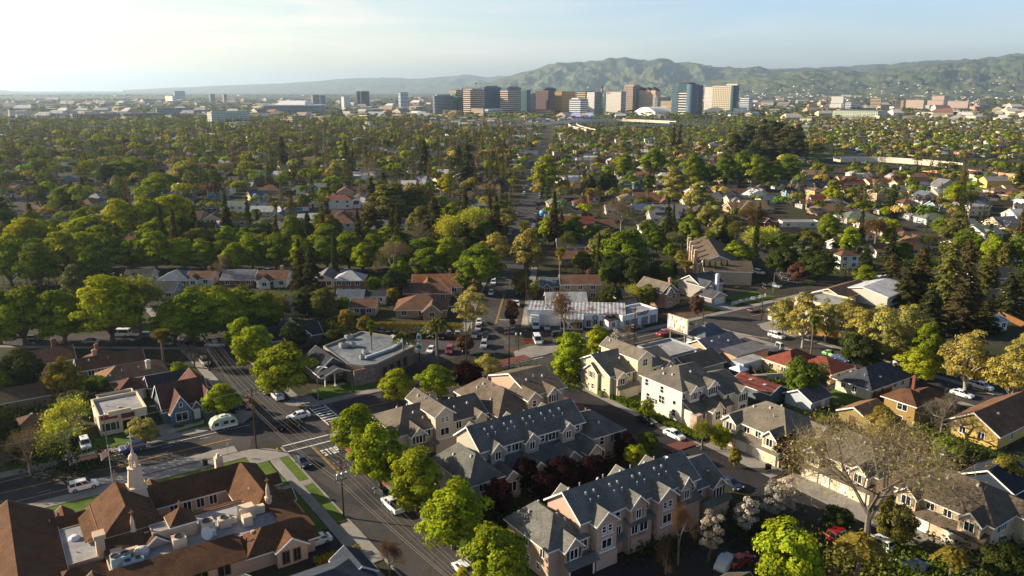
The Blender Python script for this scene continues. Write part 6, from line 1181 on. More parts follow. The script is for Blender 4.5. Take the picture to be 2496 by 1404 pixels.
# undergrowth in the near gardens (uncountable shrubbery)
P=[];T=[]
def scrub(cx,cy,rx,ry,n,col,hmax=1.2,fr_=None):
    for _ in range(n):
        u,v=fr.gauss(0,.5)*rx,fr.gauss(0,.5)*ry; x,y=(cx+u,cy+v) if fr_ is None else fr_(cx+u,cy+v)
        P.append((x,y,abs(fr.gauss(0,.5))*hmax+.1)); c=TC[col]; b=fr.uniform(.6,1.2); T.append((c[0]*b,c[1]*b,c[2]*b,1))
for pxy,w,n,col,h in (((1240,1260),6,1600,'dark',1.6),((1300,1300),6,1600,'dark',1.6),((1420,1160),9,1400,'maroon',1.5),((1480,1110),6,700,'dark',1.2),((1600,1330),6,900,'dark',1.3),((1830,1290),9,1400,'dark',1.6),((100,1100),7,1500,'dark',1.3),((200,1130),6,900,'dark',1.),((60,990),7,1300,'deep',1.6),((240,940),6,1100,'deep',1.4),((2000,1060),8,1500,'olive',1.6),((2230,1080),9,2000,'deep',1.8),((2330,1120),9,1800,'deep',1.6),((2200,1180),8,1200,'dark',1.6),((2420,1180),9,1500,'dark',1.6),((2060,1020),7,1000,'dark',1.2),((1310,910),6,700,'deep',1.),((1400,930),6,1000,'deep',1.6),((900,830),8,700,'dark',1.5),((740,830),8,1300,'dark',2.),((820,800),9,1500,'dark',2.),((680,800),9,1200,'dark',2.),((900,700),12,1500,'dark',2.),((760,740),12,1800,'deep',2.4),((640,740),12,1500,'deep',2.2),((1000,740),9,900,'dark',1.6),((1490,660),14,2600,'dark',3),((1550,690),10,1300,'deep',2.2),((1440,640),9,900,'deep',2),((1620,700),8,800,'deep',1.6),((1480,730),9,900,'olive',1.8),((1300,700),8,800,'deep',1.6),((100,700),16,1800,'dark',1.4),((300,720),16,1800,'dark',1.4),((460,720),12,1200,'deep',1.6),((1910,930),7,1100,'deep',1.6),((2230,640),25,3000,'deep',2.4),((2380,700),20,2200,'deep',2.2),((2450,640),22,2600,'deep',3),((2000,650),16,1500,'deep',2),((1560,600),20,1800,'dark',3),((2460,1370),9,2000,'dark',2.2),((2240,1390),8,1500,'deep',2),((2050,1380),8,1400,'olive',2)):
    x,y=at(*pxy); scrub(x,y,w,w,n,col,h)
for u0,u1,v0,v1,n,col,h in ((62.4,64.6,-27,-10,1500,'deep',.9),(62,64.5,-46,-29,1300,'deep',.7),(62,66,-21.5,-17,500,'deep',1),(-47,-38,14,19,900,'dark',.8)):
    for _ in range(n):
        x,y=U(fr.uniform(u0,u1),fr.uniform(v0,v1)); P.append((x,y,fr.uniform(.1,h))); c=TC[col]; b=fr.uniform(.6,1.2); T.append((c[0]*b,c[1]*b,c[2]*b,1))
P=np.array(P); V,Fq=leaf_quads(P,rng.normal(size=P.shape)*.6+[0,0,.6],rng.uniform(.16,.4,len(P)),.7)
link('undergrowth',np_mesh('undergrowth',V,Fq,['leaf_far'],np.repeat(np.array(T),4,axis=0)),kind='stuff',label='tangled low shrubs growing in the gardens',category='shrubs')
def hedge(label,a,b,w,h,col,dens=70):
    ax,ay=a; bx,by=b; L=math.hypot(bx-ax,by-ay); n=int(L*dens*(w+h)); g=np.random.default_rng(int(L*10)); t=g.uniform(0,1,n)*L; s=g.uniform(-1,1,n); z=g.uniform(0,1,n); f=g.integers(0,3,n)
    yy=np.where(f==0,s*w/2,np.where(f==1,-w/2,w/2))+g.normal(size=n)*.06; zz=np.where(f==0,h,z*h)+g.normal(size=n)*.07
    N_=np.stack([g.normal(size=n)*.4,np.where(f==0,0,np.where(f==1,-1,1))+g.normal(size=n)*.4,np.where(f==0,1,.2)+g.normal(size=n)*.3],1)
    V,Fq=leaf_quads(np.stack([t-L/2,yy,zz],1),N_,g.uniform(.12,.24,n),.7,g=g); o=link('hedge',np_mesh('hedge',V,Fq,['leaf'],tones(n,.7,1.25,g=g)),None,((ax+bx)/2,(ay+by)/2,0),math.atan2(by-ay,bx-ax),TC[col]+(1,),label=label,category='hedge')
hedge('tall clipped hedge row behind the restaurant car park',at(905,812),at(1130,818),2,3.2,'gold',40)
hedge('low clipped hedge beside the beige townhouse garage',U(61.6,-19),U(63.2,-13.2),1.6,1.2,'deep')
hedge('rounded hedge by the driveways of the cream townhouse',U(66,-63.8),U(68.4,-63.8),1.8,1.3,'deep')
hedge('brown clipped hedge strip beside the white sedan driveway',U(-14,-45.9),U(-7.2,-46.3),.8,1.,'gold')
hedge('clipped hedge along the lane below the white townhouse',U(63.2,-46.5),U(63.2,-30),1.2,.8,'deep')
# ================================================================ vehicles
def loft(st,mb):   # stations (x,zb,zs,hw): hull of a car body
    rings=[[(x,-hw*.95,zb),(x,-hw,(zb+zs)*.5+.02),(x,-hw*.93,zs),(x,hw*.93,zs),(x,hw,(zb+zs)*.5+.02),(x,hw*.95,zb)] for x,zb,zs,hw in st]
    i=len(mb.v)
    for r in rings: mb.v+=r
    n=len(rings)
    for k in range(n-1):
        for j in range(6):
            l=(j+1)%6; mb.f.append((i+k*6+j,i+k*6+l,i+k*6+6+l,i+k*6+6+j)); mb.m.append(0)
    mb.f+=[tuple(range(i+5,i-1,-1)),tuple(range(i+n*6-6,i+n*6))]; mb.m+=[0,0]
def cabin(mb,gl,xb0,xb1,xt0,xt1,zb,zt,wb,wt,split=(.5,)):
    B4=[(xb0,-wb,zb),(xb1,-wb,zb),(xb1,wb,zb),(xb0,wb,zb)]; T4=[(xt0,-wt,zt),(xt1,-wt,zt),(xt1,wt,zt),(xt0,wt,zt)]
    mb.hexa(B4,T4); mb.hexa([(p[0]*1,p[1]*.97,zt) for p in T4],[(p[0]*.94+.01,p[1]*.86,zt+.05) for p in T4])
    L=lambda a,b,t:tuple(a[i]+(b[i]-a[i])*t for i in range(3))
    def quad(name,a,b,c,d,m0=.06,m1=.94,v0=.1,v1=.9):
        n=(Vector(b)-Vector(a)).cross(Vector(d)-Vector(a)).normalized()*.012
        p=[L(L(a,b,m0),L(d,c,m0),v0),L(L(a,b,m1),L(d,c,m1),v0),L(L(a,b,m1),L(d,c,m1),v1),L(L(a,b,m0),L(d,c,m0),v1)]
        m=MB(); m.q(*[tuple(Vector(x)+n) for x in p]); gl.append((name,m))
    quad('windscreen',B4[1],B4[2],T4[2],T4[1]); quad('rear_window',B4[3],B4[0],T4[0],T4[3])
    s=[0]+list(split)+[1]
    for a,b in zip(s,s[1:]):
        quad('side_window',L(B4[0],B4[1],a),L(B4[0],B4[1],b),L(T4[0],T4[1],b),L(T4[0],T4[1],a),.05,.95); quad('side_window',L(B4[2],B4[3],1-b),L(B4[2],B4[3],1-a),L(T4[2],T4[3],1-a),L(T4[2],T4[3],1-b),.05,.95)
def wheel_mesh(r):
    mb=MB(); mb.lathe([(r*.6,-.11),(r,-.1),(r,.1),(r*.6,.11)],16); mb.v=[(x,z,y) for x,y,z in mb.v]; t=mb.mesh('wheel',['tyre'])
    mb=MB(); mb.lathe([(.02,-.118),(r*.6,-.112),(r*.6,.112),(.02,.118)],10); mb.v=[(x,z,y) for x,y,z in mb.v]; return t,mb.mesh('rim',['metal'])
VT={}
def vt(name,st,cab,wheels,r=.33,extra=None,lights=None,hw=.9):
    mb=MB(); gl=[]; loft(st,mb)
    if cab: cabin(mb,gl,*cab)
    parts=[]
    if extra: extra(mb,parts)
    body=mb.mesh('body',['carpaint']); W=wheel_mesh(r); P=[('body',body,None,(0,0,0))]
    for n,m in gl: P.append((n,m.mesh(n,['glass']),(0,0,0,1),(0,0,0)))
    for n,m,mat,col in parts: P.append((n,m.mesh(n,[mat]),col,(0,0,0)))
    xf,xr,zl=lights
    h=MB(); h.box(-.05,.05,-.17,.17,-.08,.08); hm_=h.mesh('headlight',['paint']); 
    for s in (-1,1): P.append(('headlight',hm_,(.75,.75,.72,1),(xf,s*hw*.72,zl))); P.append(('tail_light',cached('tl',lambda:hm_.copy()),(.35,.015,.012,1),(xr,s*hw*.76,zl+.1)))
    VT[name]=(P,W,[(x,s*(hw-.1),r) for x in wheels for s in (-1,1)])
vt('sedan',[(-2.38,.35,.72,.74),(-2.25,.25,.93,.86),(-1.3,.22,.96,.9),(.95,.22,.94,.9),(2.0,.24,.8,.86),(2.35,.32,.6,.74)],(-1.9,1.15,-1.15,.3,.92,1.43,.8,.6,(.52,)),(-1.4,1.4),lights=(2.25,-2.33,.66))
vt('suv',[(-2.3,.4,.9,.8),(-2.22,.3,1.05,.9),(-1.3,.28,1.07,.93),(.95,.28,1.07,.93),(2.0,.32,.98,.88),(2.3,.4,.75,.78)],(-2.2,1.2,-2.0,.45,1.03,1.72,.86,.7,(.3,.64)),(-1.4,1.42),.37,lights=(2.2,-2.26,.82),hw=.93)
vt('hatchback',[(-1.95,.35,.8,.76),(-1.85,.25,.95,.85),(.8,.23,.95,.86),(1.7,.26,.82,.8),(1.98,.34,.6,.68)],(-1.85,1.15,-1.3,.3,.92,1.5,.78,.58,(.5,)),(-1.2,1.25),.31,lights=(1.88,-1.9,.66),hw=.86)
vt('beetle',[(-1.95,.38,.6,.6),(-1.75,.26,.9,.8),(-.9,.24,.98,.84),(.9,.24,.95,.84),(1.6,.28,.82,.74),(1.95,.38,.55,.56)],(-1.5,1.0,-.75,.35,.92,1.5,.74,.5,(.5,)),(-1.2,1.25),.32,lights=(1.8,-1.8,.66),hw=.83)
def bed(mb,parts):
    m=MB(); m.box(-2.7,-.75,-.74,.74,1.045,1.06); parts.append(('truck_bed',m,'tyre',(.03,.03,.03,1)))
    mb.box(-2.78,-.7,-.9,-.78,1.0,1.2); mb.box(-2.78,-.7,.78,.9,1.0,1.2); mb.box(-2.8,-2.68,-.78,.78,.99,1.19)
vt('pickup',[(-2.8,.45,.95,.84),(-2.7,.38,1.04,.92),(-.7,.36,1.05,.94),(1.3,.36,1.08,.94),(2.4,.4,1.05,.9),(2.7,.45,.8,.82)],(-.75,1.55,-.5,.75,1.04,1.78,.86,.7,(.5,)),(-1.75,1.75),.4,bed,lights=(2.6,-2.75,.85),hw=.94)
vt('van',[(-2.6,.4,1.1,.9),(-2.5,.32,1.2,.97),(1.4,.32,1.2,.97),(2.2,.35,1.05,.92),(2.6,.42,.8,.82)],(-2.55,2.05,-2.45,1.1,1.15,2.2,.94,.84,(.72,)),(-1.6,1.7),.36,lights=(2.5,-2.56,.85),hw=.96)
def cargo(mb,parts):
    m=MB(); m.box(-3.1,1.0,-1.15,1.15,.95,3.3); parts.append(('cargo_box',m,'paint',C('#dedfdd')))
    m=MB(); m.box(1.55,2.6,-.95,.95,.7,.9); parts.append(('bumper',m,'metal',C('#33363a')))
vt('box_truck',[(-3.1,.6,.9,.9),(1.0,.6,.9,.95),(1.2,.5,1.4,1.02),(2.5,.5,1.35,1.0),(2.62,.6,1.1,.95)],(1.1,2.55,1.15,2.0,1.3,2.35,.98,.9,(.4,)),(-2.0,1.8),.42,cargo,lights=(2.58,-3.1,.85),hw=1.0)
def flatb(mb,parts):
    m=MB(); m.box(-3.1,.8,-1.1,1.1,.95,1.1); m.box(-3.1,-3.0,-1.1,1.1,1.1,1.8); m.box(-3.0,.8,-1.1,-1.02,1.1,1.8); m.box(-3.0,.8,1.02,1.1,1.1,1.8); parts.append(('dump_bed',m,'paint',C('#d8d8d4')))
vt('flatbed_truck',[(-3.1,.6,.9,.9),(1.0,.6,.9,.95),(1.2,.5,1.4,1.02),(2.5,.5,1.35,1.0),(2.62,.6,1.1,.95)],(1.1,2.55,1.15,2.0,1.3,2.35,.98,.9,(.4,)),(-2.0,1.8),.42,flatb,lights=(2.58,-3.1,.85),hw=1.0)
def camp(mb,parts):
    prof=[(-2.5,.55),(2.5,.55),(2.62,1.3),(2.3,2.2),(1.5,2.7),(.4,2.85),(-1.2,2.8),(-2.1,2.4),(-2.6,1.5)]
    a=[(x,-1.05,z) for x,z in prof]; b_=[(x,1.05,z) for x,z in prof]; mb.hexa(a[::1],b_)
    m=MB(); m.box(-2.45,2.45,-1.075,1.075,.62,1.0); parts.append(('lower_band',m,'paint',C('#e3e6e2')))
    for x,w,h in ((-1.5,.8,.6),(.3,.9,.7),(1.6,.8,.6)):
        m=MB(); m.box(x-w/2,x+w/2,-1.07,1.07,1.35,1.35+h); parts.append(('side_window',m,'glass',(0,0,0,1)))
    m=MB(); m.box(-.75,-.15,-1.072,-1.0,.7,2.2); parts.append(('door',m,'paint',C('#8fa39a')))
    m=MB(); m.box(-.6,.5,-.4,.4,2.84,3.05); parts.append(('roof_unit',m,'paint',WHITE))
    m=MB(); m.tube((2.5,0,.6),(3.6,0,.5),.06); parts.append(('tow_bar',m,'metal',(.1,.1,.1,1)))
vt('camper_trailer',[(-2.4,.45,.55,.9),(2.4,.45,.55,.9)],None,(-.2,.5),.34,camp,lights=(2.4,-2.5,.8),hw=1.05)
VG={'sedan':'car','suv':'car','hatchback':'car','beetle':'car','pickup':'pickup truck','van':'van','box_truck':'truck','flatbed_truck':'truck','camper_trailer':'camper'}
CCOL={'white':'#e6e8ea','black':'#0d0f12','silver':'#a9adb0','grey':'#5d6266','blue':'#1f3f78','navy':'#18243c','red':'#8c1418','green':'#8ec27c','teal':'#1f8f8a','beige':'#b3a68e','maroon':'#4a1218','sage':'#b9c7b4'}
VEH=[]
def car(kind,px,py,hd,col,label=None,words=None,z=.06,loc=None):
    x,y=loc or at(px,py); a={'u':A2,'-u':A2+math.pi,'v':A2+math.pi/2,'-v':A2-math.pi/2,'a':math.atan2(AVD.y,AVD.x),'-a':math.atan2(AVD.y,AVD.x)+math.pi,'x':0,'-x':math.pi}.get(hd,hd)
    P,Wm,wp=VT[kind]; nm_={'hatchback':'parked_car','sedan':'parked_car','suv':'parked_car','beetle':'parked_car','pickup':'pickup_truck','van':'delivery_van'}.get(kind,kind)
    t=link(nm_,None,None,(x,y,z),a); t['category']=VG[kind]; t['label']=label or '?'; t['group']='cars and vans on the streets' if 'truck' not in kind and kind!='camper_trailer' else None
    if t.get('group') is None: del t['group']
    for n,m,c,l in P: link(n,m,t,l,0,c or C(CCOL[col]))
    for w in wp: o=link('wheel',Wm[0],t,w,0,(.012,.012,.013,1)); link('rim',Wm[1],o,None,0,C('#9a9da0'))
    VEH.append((t,x,y,1.5,words or f"{col} {dict(suv='SUV').get(kind,kind.replace('_',' '))}",label)); return t
for r in [
 ('suv',205,1192,'u','white','white SUV driving on the main road behind the church'),('suv',323,1100,'-u','blue','blue SUV parked in front of the mission bungalow'),('suv',205,1132,'-u','black','black SUV parked by the bare tree at left'),('suv',209,1090,'-v','white','white SUV in the driveway left of the mission bungalow'),
 ('camper_trailer',546,1046,'u','sage','pale green rounded camper trailer parked before the slate-blue cottage'),('pickup',704,1043,'u','black','black pickup waiting in the street crossing'),('sedan',728,1020,'-u','white','white sedan beside the striped crosswalk'),('sedan',738,1132,'-v','navy','dark sedan parked at the lawn kerb just past the STOP lettering'),
 ('sedan',771,1327,'-u','white','white sedan in the driveway beside the church'),('sedan',934,1210,'v','black','dark sedan under the street trees behind the white pickup'),('pickup',957,1240,'v','white','white pickup parked under the bright green street trees'),('hatchback',1128,1395,'v','white','white hatchback at the bottom edge under the trees'),
 ('suv',676,971,'v','white','white SUV parked under the big bright tree at the corner'),('suv',648,957,'v','beige','beige SUV parked behind the white one under the corner tree'),('sedan',604,992,'-v','red','red sedan partly hidden left of the corner power pole'),('sedan',565,1000,'-u','navy','dark blue car near the round bright green tree by the cottage'),
 ('sedan',1575,1030,'-v','black','black sedan parked in the lane beside the red brick apron'),('sedan',1643,1066,'-v','white','white sedan with sunroof parked in the townhouse lane'),('sedan',1780,1186,'-v','navy','blue sedan at the end of the pink townhouse block'),
 ('suv',2044,1312,'u','red','red SUV behind the bare tree trunk'),('suv',2138,1332,'v','white','white SUV right of the bare tree trunk'),('suv',2225,1392,'v','navy','dark blue SUV at the bottom edge near the palms'),('sedan',1805,1374,'u','red','red car beside the tarp covered one at the bottom'),
 ('box_truck',1305,800,-R_(88),'white','white box truck parked against the white workshop wall'),('hatchback',1333,803,-R_(90),'silver','silver hatchback right of the white box truck'),('van',1310,836,-R_(84),'white','white van parked on the corner lot by the red bench'),('suv',1364,822,0.2,'black','black SUV beside the bare tree in the workshop yard'),
 ('suv',1203,693,'-a','white','white SUV farther up the avenue left kerb'),('hatchback',1197,718,'-a','white','white hatchback just behind the white SUV on the avenue'),('sedan',1265,717,'-a','black','black sedan on the right kerb of the avenue'),('sedan',1260,745,'-a','white','white sedan half hidden by the rust tree on the avenue'),('suv',1250,796,'-a','grey','dark grey SUV below the rust tree on the avenue'),
 ('sedan',1168,790,'-a','white','white sedan in the left row nearest the pale limbed tree'),('hatchback',1166,804,'-a','silver','silver hatchback in the left row of the avenue'),('sedan',1157,822,'-a','grey','grey sedan parked at the avenue kerb by the restaurant lot'),('sedan',1184,822,'-a','black','black sedan moving down the avenue'),('suv',1180,846,'-a','silver','silver SUV waiting at the avenue stop line'),
 ('sedan',1051,858,R_(-100),'white','white sedan in the restaurant lot near the sign'),('suv',1096,860,R_(-92),'red','red SUV in the restaurant lot'),('suv',1096,822,R_(-90),'silver','silver SUV against the hedge in the restaurant lot'),('suv',1116,822,R_(-90),'white','white SUV rightmost against the hedge in the restaurant lot'),('sedan',1047,820,R_(-75),'white','white car left of the palm against the hedge'),('sedan',1076,824,R_(-90),'black','black sedan against the hedge behind the palm'),
 ('pickup',932,814,R_(-40),'silver','silver pickup behind the restaurant roof'),('sedan',966,820,R_(-60),'navy','dark car behind the restaurant roof beside the silver pickup'),
 ('suv',1618,818,'-u','red','red SUV on the main road beside the billboard'),('pickup',1697,842,'-u','teal','teal pickup under the billboard'),('suv',1892,824,'-v','white','white SUV parked along the side street left of the pale trees'),('sedan',1957,820,'v','white','white sedan under the pale trees by the wooden fence'),('beetle',2022,868,'-v','green','light green rounded car on the side street'),('sedan',2052,879,'-v','blue','blue car behind the light green rounded one'),
 ('sedan',2344,966,'-v','white','white sedan under the pale white-trunked tree'),('pickup',2388,948,'-v','white','white pickup beyond the white-trunked tree'),('sedan',2198,893,'-v','white','white sedan hidden under the pale trees'),('flatbed_truck',1886,858,R_(20),'white','white dump truck beside the low flat stores'),('sedan',1838,760,'u','maroon','maroon sedan on the main road near the white corner wall'),
 ('pickup',1546,806,'u','black','black pickup and rack in front of the corner shop'),('suv',1850,668,R_(-60),'white','white SUV on the street behind the grey chimney house'),('sedan',1881,652,R_(-50),'red','red sedan on the street behind the grey chimney house'),('suv',1917,682,R_(-55),'black','black SUV by the rust tree at the bend'),('sedan',1888,700,R_(-50),'silver','silver sedan at the junction by the street lamp'),
 ('sedan',846,664,'x','white','white sedan beside the slim cypress on the tree-lined street'),('sedan',470,664,'x','grey','grey car on the tree-lined street behind the slate-blue roof'),('suv',585,664,'-x','white','white SUV on the tree-lined street above the bare pollard'),('sedan',655,664,'x','black','dark car on the tree-lined street right of centre row'),('suv',1040,650,'x','grey','grey SUV on the tree-lined street near the avenue'),
 ('suv',43,821,'x','silver','silver wagon on the left street at the edge'),('sedan',84,830,'x','black','black car right of the silver wagon'),('sedan',225,838,'x','navy','dark car behind the braced-gable house'),('van',296,820,'-x','white','white van under the large lime tree'),('suv',362,824,'x','grey','grey SUV in the shade beside the white van'),('sedan',464,836,'x','black','black car near the small fan palm'),('pickup',526,846,'-x','silver','silver pickup at the left junction near the power pole'),('suv',500,888,'-v','beige','beige SUV parked below the left junction')]:
    car(*r)
g=random.Random(3)
for s,o in [(s,o) for s in (150,163,172,190,205,214,232,250,262,281,300,330,345,362,380,400,430) for o in (-5.2,5.2)]:
    if g.random()<.72: x,y=av(s+g.uniform(-2,2),o); car(g.choice(['sedan','suv','hatchback','suv']),0,0,'-a' if o<0 else 'a',g.choice(['white','white','silver','grey','black','blue','red','beige']),loc=(x,y))
for px,py in ((1958,489),(1990,488),(2072,492),(2140,492),(2012,507),(2035,510),(2068,514),(2100,512),(2130,520),(2160,525),(2205,530),(2240,545),(1895,455),(1990,450),(2300,578),(2330,588),(2440,600),(2470,612),(1940,500),(1975,515),(1705,545),(1735,560),(1770,580),(1800,600),(1715,530),(2345,590),(2420,680),(2480,640)):
    car(g.choice(['sedan','suv','hatchback','pickup']),px,py,g.choice([.1,-.5,R_(180),R_(100)]),g.choice(['white','silver','grey','black','blue','white','red']))
# ================================================================ poles, wires, lamps
PW=C('#4a3526')
def upole(px,yb,yt,label,arms=2,trans=0,az=0.,arm=2.4):
    x,y=at(px,yb); _,h=at_dist(px,yt,y); t=thing('power_pole',label,'power pole',(x,y,0),az,'wooden power poles'); mb=MB(); mb.tube((0,0,0),(0,0,h),.17,.11,8); obj('pole',mb,'wood',t,PW); tops=[]
    for k in range(arms):
        z=h-.5-k*1.0; mb=MB(); mb.box(-arm/2,arm/2,-.2,-.09,z,z+.13); obj('crossarm',mb,'wood',t,C('#5d4634'))
        mb=MB()
        for q in (-1,-.45,.45,1): mb.tube((q*arm/2*.95,-.14,z+.12),(q*arm/2*.95,-.14,z+.36),.07,.05,6)
        obj('insulators',mb,'paint',t,C('#9aa09a'))
    for k in range(trans): 
        mb=MB(); a=(-.75,0,.75)[k]; mb.lathe([(.24,h-3.1),(.27,h-3.0),(.27,h-2.2),(.12,h-2.05),(.06,h-1.9)],10,a,-.4); obj('transformer',mb,'metal',t,C('#a9adad'))
    if trans: mb=MB(); mb.box(-1.2,1.2,-.22,-.08,h-3.4,h-3.2); obj('transformer_bracket',mb,'wood',t,C('#5d4634'))
    c,s=math.cos(az),math.sin(az)
    for q in (-1,-.45,.45,1): tops.append((x+c*q*arm/2,y+s*q*arm/2,h-.25))
    tops.append((x,y,h-3.8)); tops.append((x,y,h-4.4)); return tops
def wires(a,b,label,sag=.7,r=.011,idx=None):
    mb=MB()
    for i in (idx or range(min(len(a),len(b)))):
        p,q=Vector(a[i]),Vector(b[i]); pts=[]
        for k in range(13):
            t=k/12; v=p.lerp(q,t); v.z-=4*sag*t*(1-t); pts.append(tuple(v))
        mb.path(pts,r if i<4 else r*1.6,4)
    t=obj('overhead_wires',mb,'metal',None,C('#a9a498')); t['label']=label; t['category']='wires'; t['group']='overhead wires'
pa=upole(625,1095,945,'tall wooden power pole at the street corner by the church lawn',2,0,A2)
pb=upole(838,1262,1120,'power pole with three grey transformers beside the church driveway',3,3,A2)
pc=upole(510,905,810,'power pole on the left side street near the fan palm',1,0,A2)
pd=upole(1241,895,797,'power pole on the avenue corner by the twin lamp',2,0,math.atan2(AVD.y,AVD.x)+R_(-60)); pe=upole(946,903,868,'short power pole behind the young trees by the restaurant',2,0,A2)
pf=upole(1545,839,748,'tall power pole with many arms in front of the shop',3,0,A2+R_(90)); pg=upole(1855,780,690,'leaning wooden pole at the white corner wall',2,0,A2+R_(60)); ph=upole(1711,828,752,'pole with guy wire beside the billboard',0,0,A2)
pi_=upole(1163,722,650,'pale pole left of the avenue behind the limbed tree',0,0); pj=upole(1283,735,672,'brown pole right of the avenue by the olive tree',0,0); pk=upole(2057,702,645,'power pole by the grey hall on the right',2,0,.5); pl=upole(2478,618,548,'tall power pole near the right edge',2,0,.4)
pm=upole(1137,880,742,'tall grey pole in the restaurant lot',0,0); pn=upole(1230,612,520,'power pole up the avenue among palms',2,0,1.2); po=upole(1268,470,420,'far power pole on the avenue right kerb',2,0,1.2); pq=upole(2230,735,690,'thin pole in front of the dark conifers',0,0)
vt_=S(-6.4,-95); pz=[(vt_[0]+dx,vt_[1],11.2-.2*k) for k,dx in enumerate((-1.2,-.5,.5,1.2,0,0))]
wires(pc,pa,'wire bundle from the left side street pole to the corner pole'); wires(pa,pb,'wire bundle between the corner pole and the transformer pole'); wires(pb,pz,'wire bundle running down the side street to the bottom edge')
wires(pa,[(p[0]-70,p[1]-46,p[2]) for p in pa],'two wires over the mission bungalow to the left',1.2,idx=(1,2)); wires(pd,[(p[0]-24,p[1]+70,p[2]) for p in pd],'wires along the left of the avenue',.8); wires(pd,pe,'wire from the avenue corner pole to the restaurant pole',1,idx=(0,4)); wires(pd,pf,'wires between the avenue corner and shop pole',1.2,idx=(1,2))
wires(pf,pg,'wires along the main road past the billboard',1.2,idx=(0,1,2,3)); wires(ph,[(ph[4][0]+14,ph[4][1]-12,4.2)]*6,'slack cable from the billboard pole to the grey roof',.6,.05,(4,)); wires(pg,pk,'wires from the corner wall pole to the hall',1,idx=(0,3))
def lamp(px,yb,yt,label,az,twin=0,arm=2.2):
    x,y=at(px,yb); _,h=at_dist(px,yt,y); t=thing('street_lamp',label,'street lamp',(x,y,0),az,'street lamps'); mb=MB(); mb.tube((0,0,0),(0,0,h),.1,.07,8); obj('post',mb,'metal',t,C('#8f9594') if not twin else C('#23262a'))
    if twin:
        mb=MB(); mb.tube((-.6,0,h-.3),(.6,0,h-.3),.06); obj('arm',mb,'metal',t,C('#23262a'))
        for s in (-1,1): mb=MB(); mb.lathe([(.12,h-.3),(.26,h),(.24,h+.35),(.05,h+.5)],10,s*.6); obj('lamp_head',mb,'paint',t,C('#c9c6ba'))
    else:
        mb=MB(); mb.path([(0,0,h-.05),(arm*.4,0,h+.35),(arm,0,h+.45)],.05,6); obj('arm',mb,'metal',t,C('#8f9594')); mb=MB(); mb.box(arm-.1,arm+.7,-.15,.15,h+.38,h+.54,.05); obj('lamp_head',mb,'paint',t,C('#cfd3d2'))
lamp(265,1108,1003,'tall grey street lamp before the mission bungalow',A2-R_(90)); lamp(777,988,896,'street lamp beside the porch bungalow',A2-R_(60)); lamp(993,893,858,'street lamp at the restaurant front',R_(20)); lamp(1712,756,702,'street lamp before the gabled garage across the main road',R_(10)); lamp(1884,714,668,'street lamp at the road bend by the picket fence',R_(15)); lamp(1264,856,815,'black twin-headed lamp on the avenue corner',0,1); lamp(1206,905,858,'street lamp over the main road at the avenue mouth',R_(150),0,3.5); lamp(1880,832,765,'slim lamp post beside the parked white SUV',R_(100)); lamp(1720,640,595,'slim lamp post by the townhouse row',R_(40)); lamp(958,1070,1060,'lamp head peeking from the bright street trees',R_(180)) if 0 else None
# signs
def octa(px,yb,label,az,street=True):
    x,y=at(px,yb); t=thing('stop_sign',label,'road sign',(x,y,.1),az,'stop signs'); mb=MB(); mb.tube((0,0,0),(0,0,2.9),.045,.045,6); obj('post',mb,'metal',t,C('#8a8f8f'))
    pts=[(.42*math.cos(R_(22.5+45*k)),.42*math.sin(R_(22.5+45*k))) for k in range(8)]
    mb=MB(); mb.hexa([(p,-.06,2.3+q) for p,q in pts],[(p,-.09,2.3+q) for p,q in pts]); pl_=obj('sign_plate',mb,'paint',t,C('#b3151b'))
    mb=MB()
    for i,j in word('STOP',0): mb.box(-.3+i*.04,-.3+i*.04+.041,-.1,-.09,2.17+j*.052,2.17+j*.052+.053)
    obj('sign_lettering',mb,'paint',pl_,WHITE)
    if street:
        mb=MB(); mb.box(-.5,.5,-.02,.02,2.92,3.15); obj('street_name_plate',mb,'paint',t,C('#1f7a58'))
octa(807,1066,'stop sign with green street plate beside the striped crosswalk',A2-R_(20)); octa(1346,905,'stop sign at the beige townhouse corner by the main road',R_(-10),False); octa(1864,783,'stop sign with green plate by the white corner wall',R_(40))
def panel(px,yb,h,w,hh,col,label,cat='road sign',az=0,name='road_sign'):
    x,y=at(px,yb); t=thing(name,label,cat,(x,y,.1),az); mb=MB(); mb.tube((0,0,0),(0,0,h),.04,.04,6); obj('post',mb,'metal',t,C('#8a8f8f')); mb=MB(); mb.box(-w/2,w/2,-.08,-.05,h-hh,h); obj('sign_plate',mb,'paint',t,C(col))
panel(557,1112,2.6,.45,.6,'#b9bcbb','small white road sign on the pavement near the black bin',az=A2); panel(1252,862,2.8,.7,.8,'#aebfd0','blue-white square sign on the avenue corner'); panel(1350,850,2.5,.6,.7,'#c9c9c4','white sign at the end of the workshop yard'); panel(1323,848,2.,.35,.5,'#c9c9c4','small white sign on the corner flower bed'); panel(692,1372,2.4,.5,.7,'#c2c6c8','white sign beside the charcoal roof'); panel(1893,1145,2.6,.8,.22,'#2a9a78','green street name sign by the maroon tree',az=A2-1.2)
panel(1696,808,2.4,.4,.6,'#c9c9c4','white road sign near the billboard'); panel(859,955,2.5,.5,.7,'#3f6d58','thin green sign on the bungalow lawn')
# freeway gantry signs far away
for px,yb,w,l in ((1568,335,9,'green freeway sign on the embankment left'),(1583,335,9,'green freeway sign on the embankment right of the other'),(1748,352,14,'wide green freeway sign by the tall conifers')):
    panel(px,yb,7,w,3.2,'#1f8a72',l,'freeway sign')
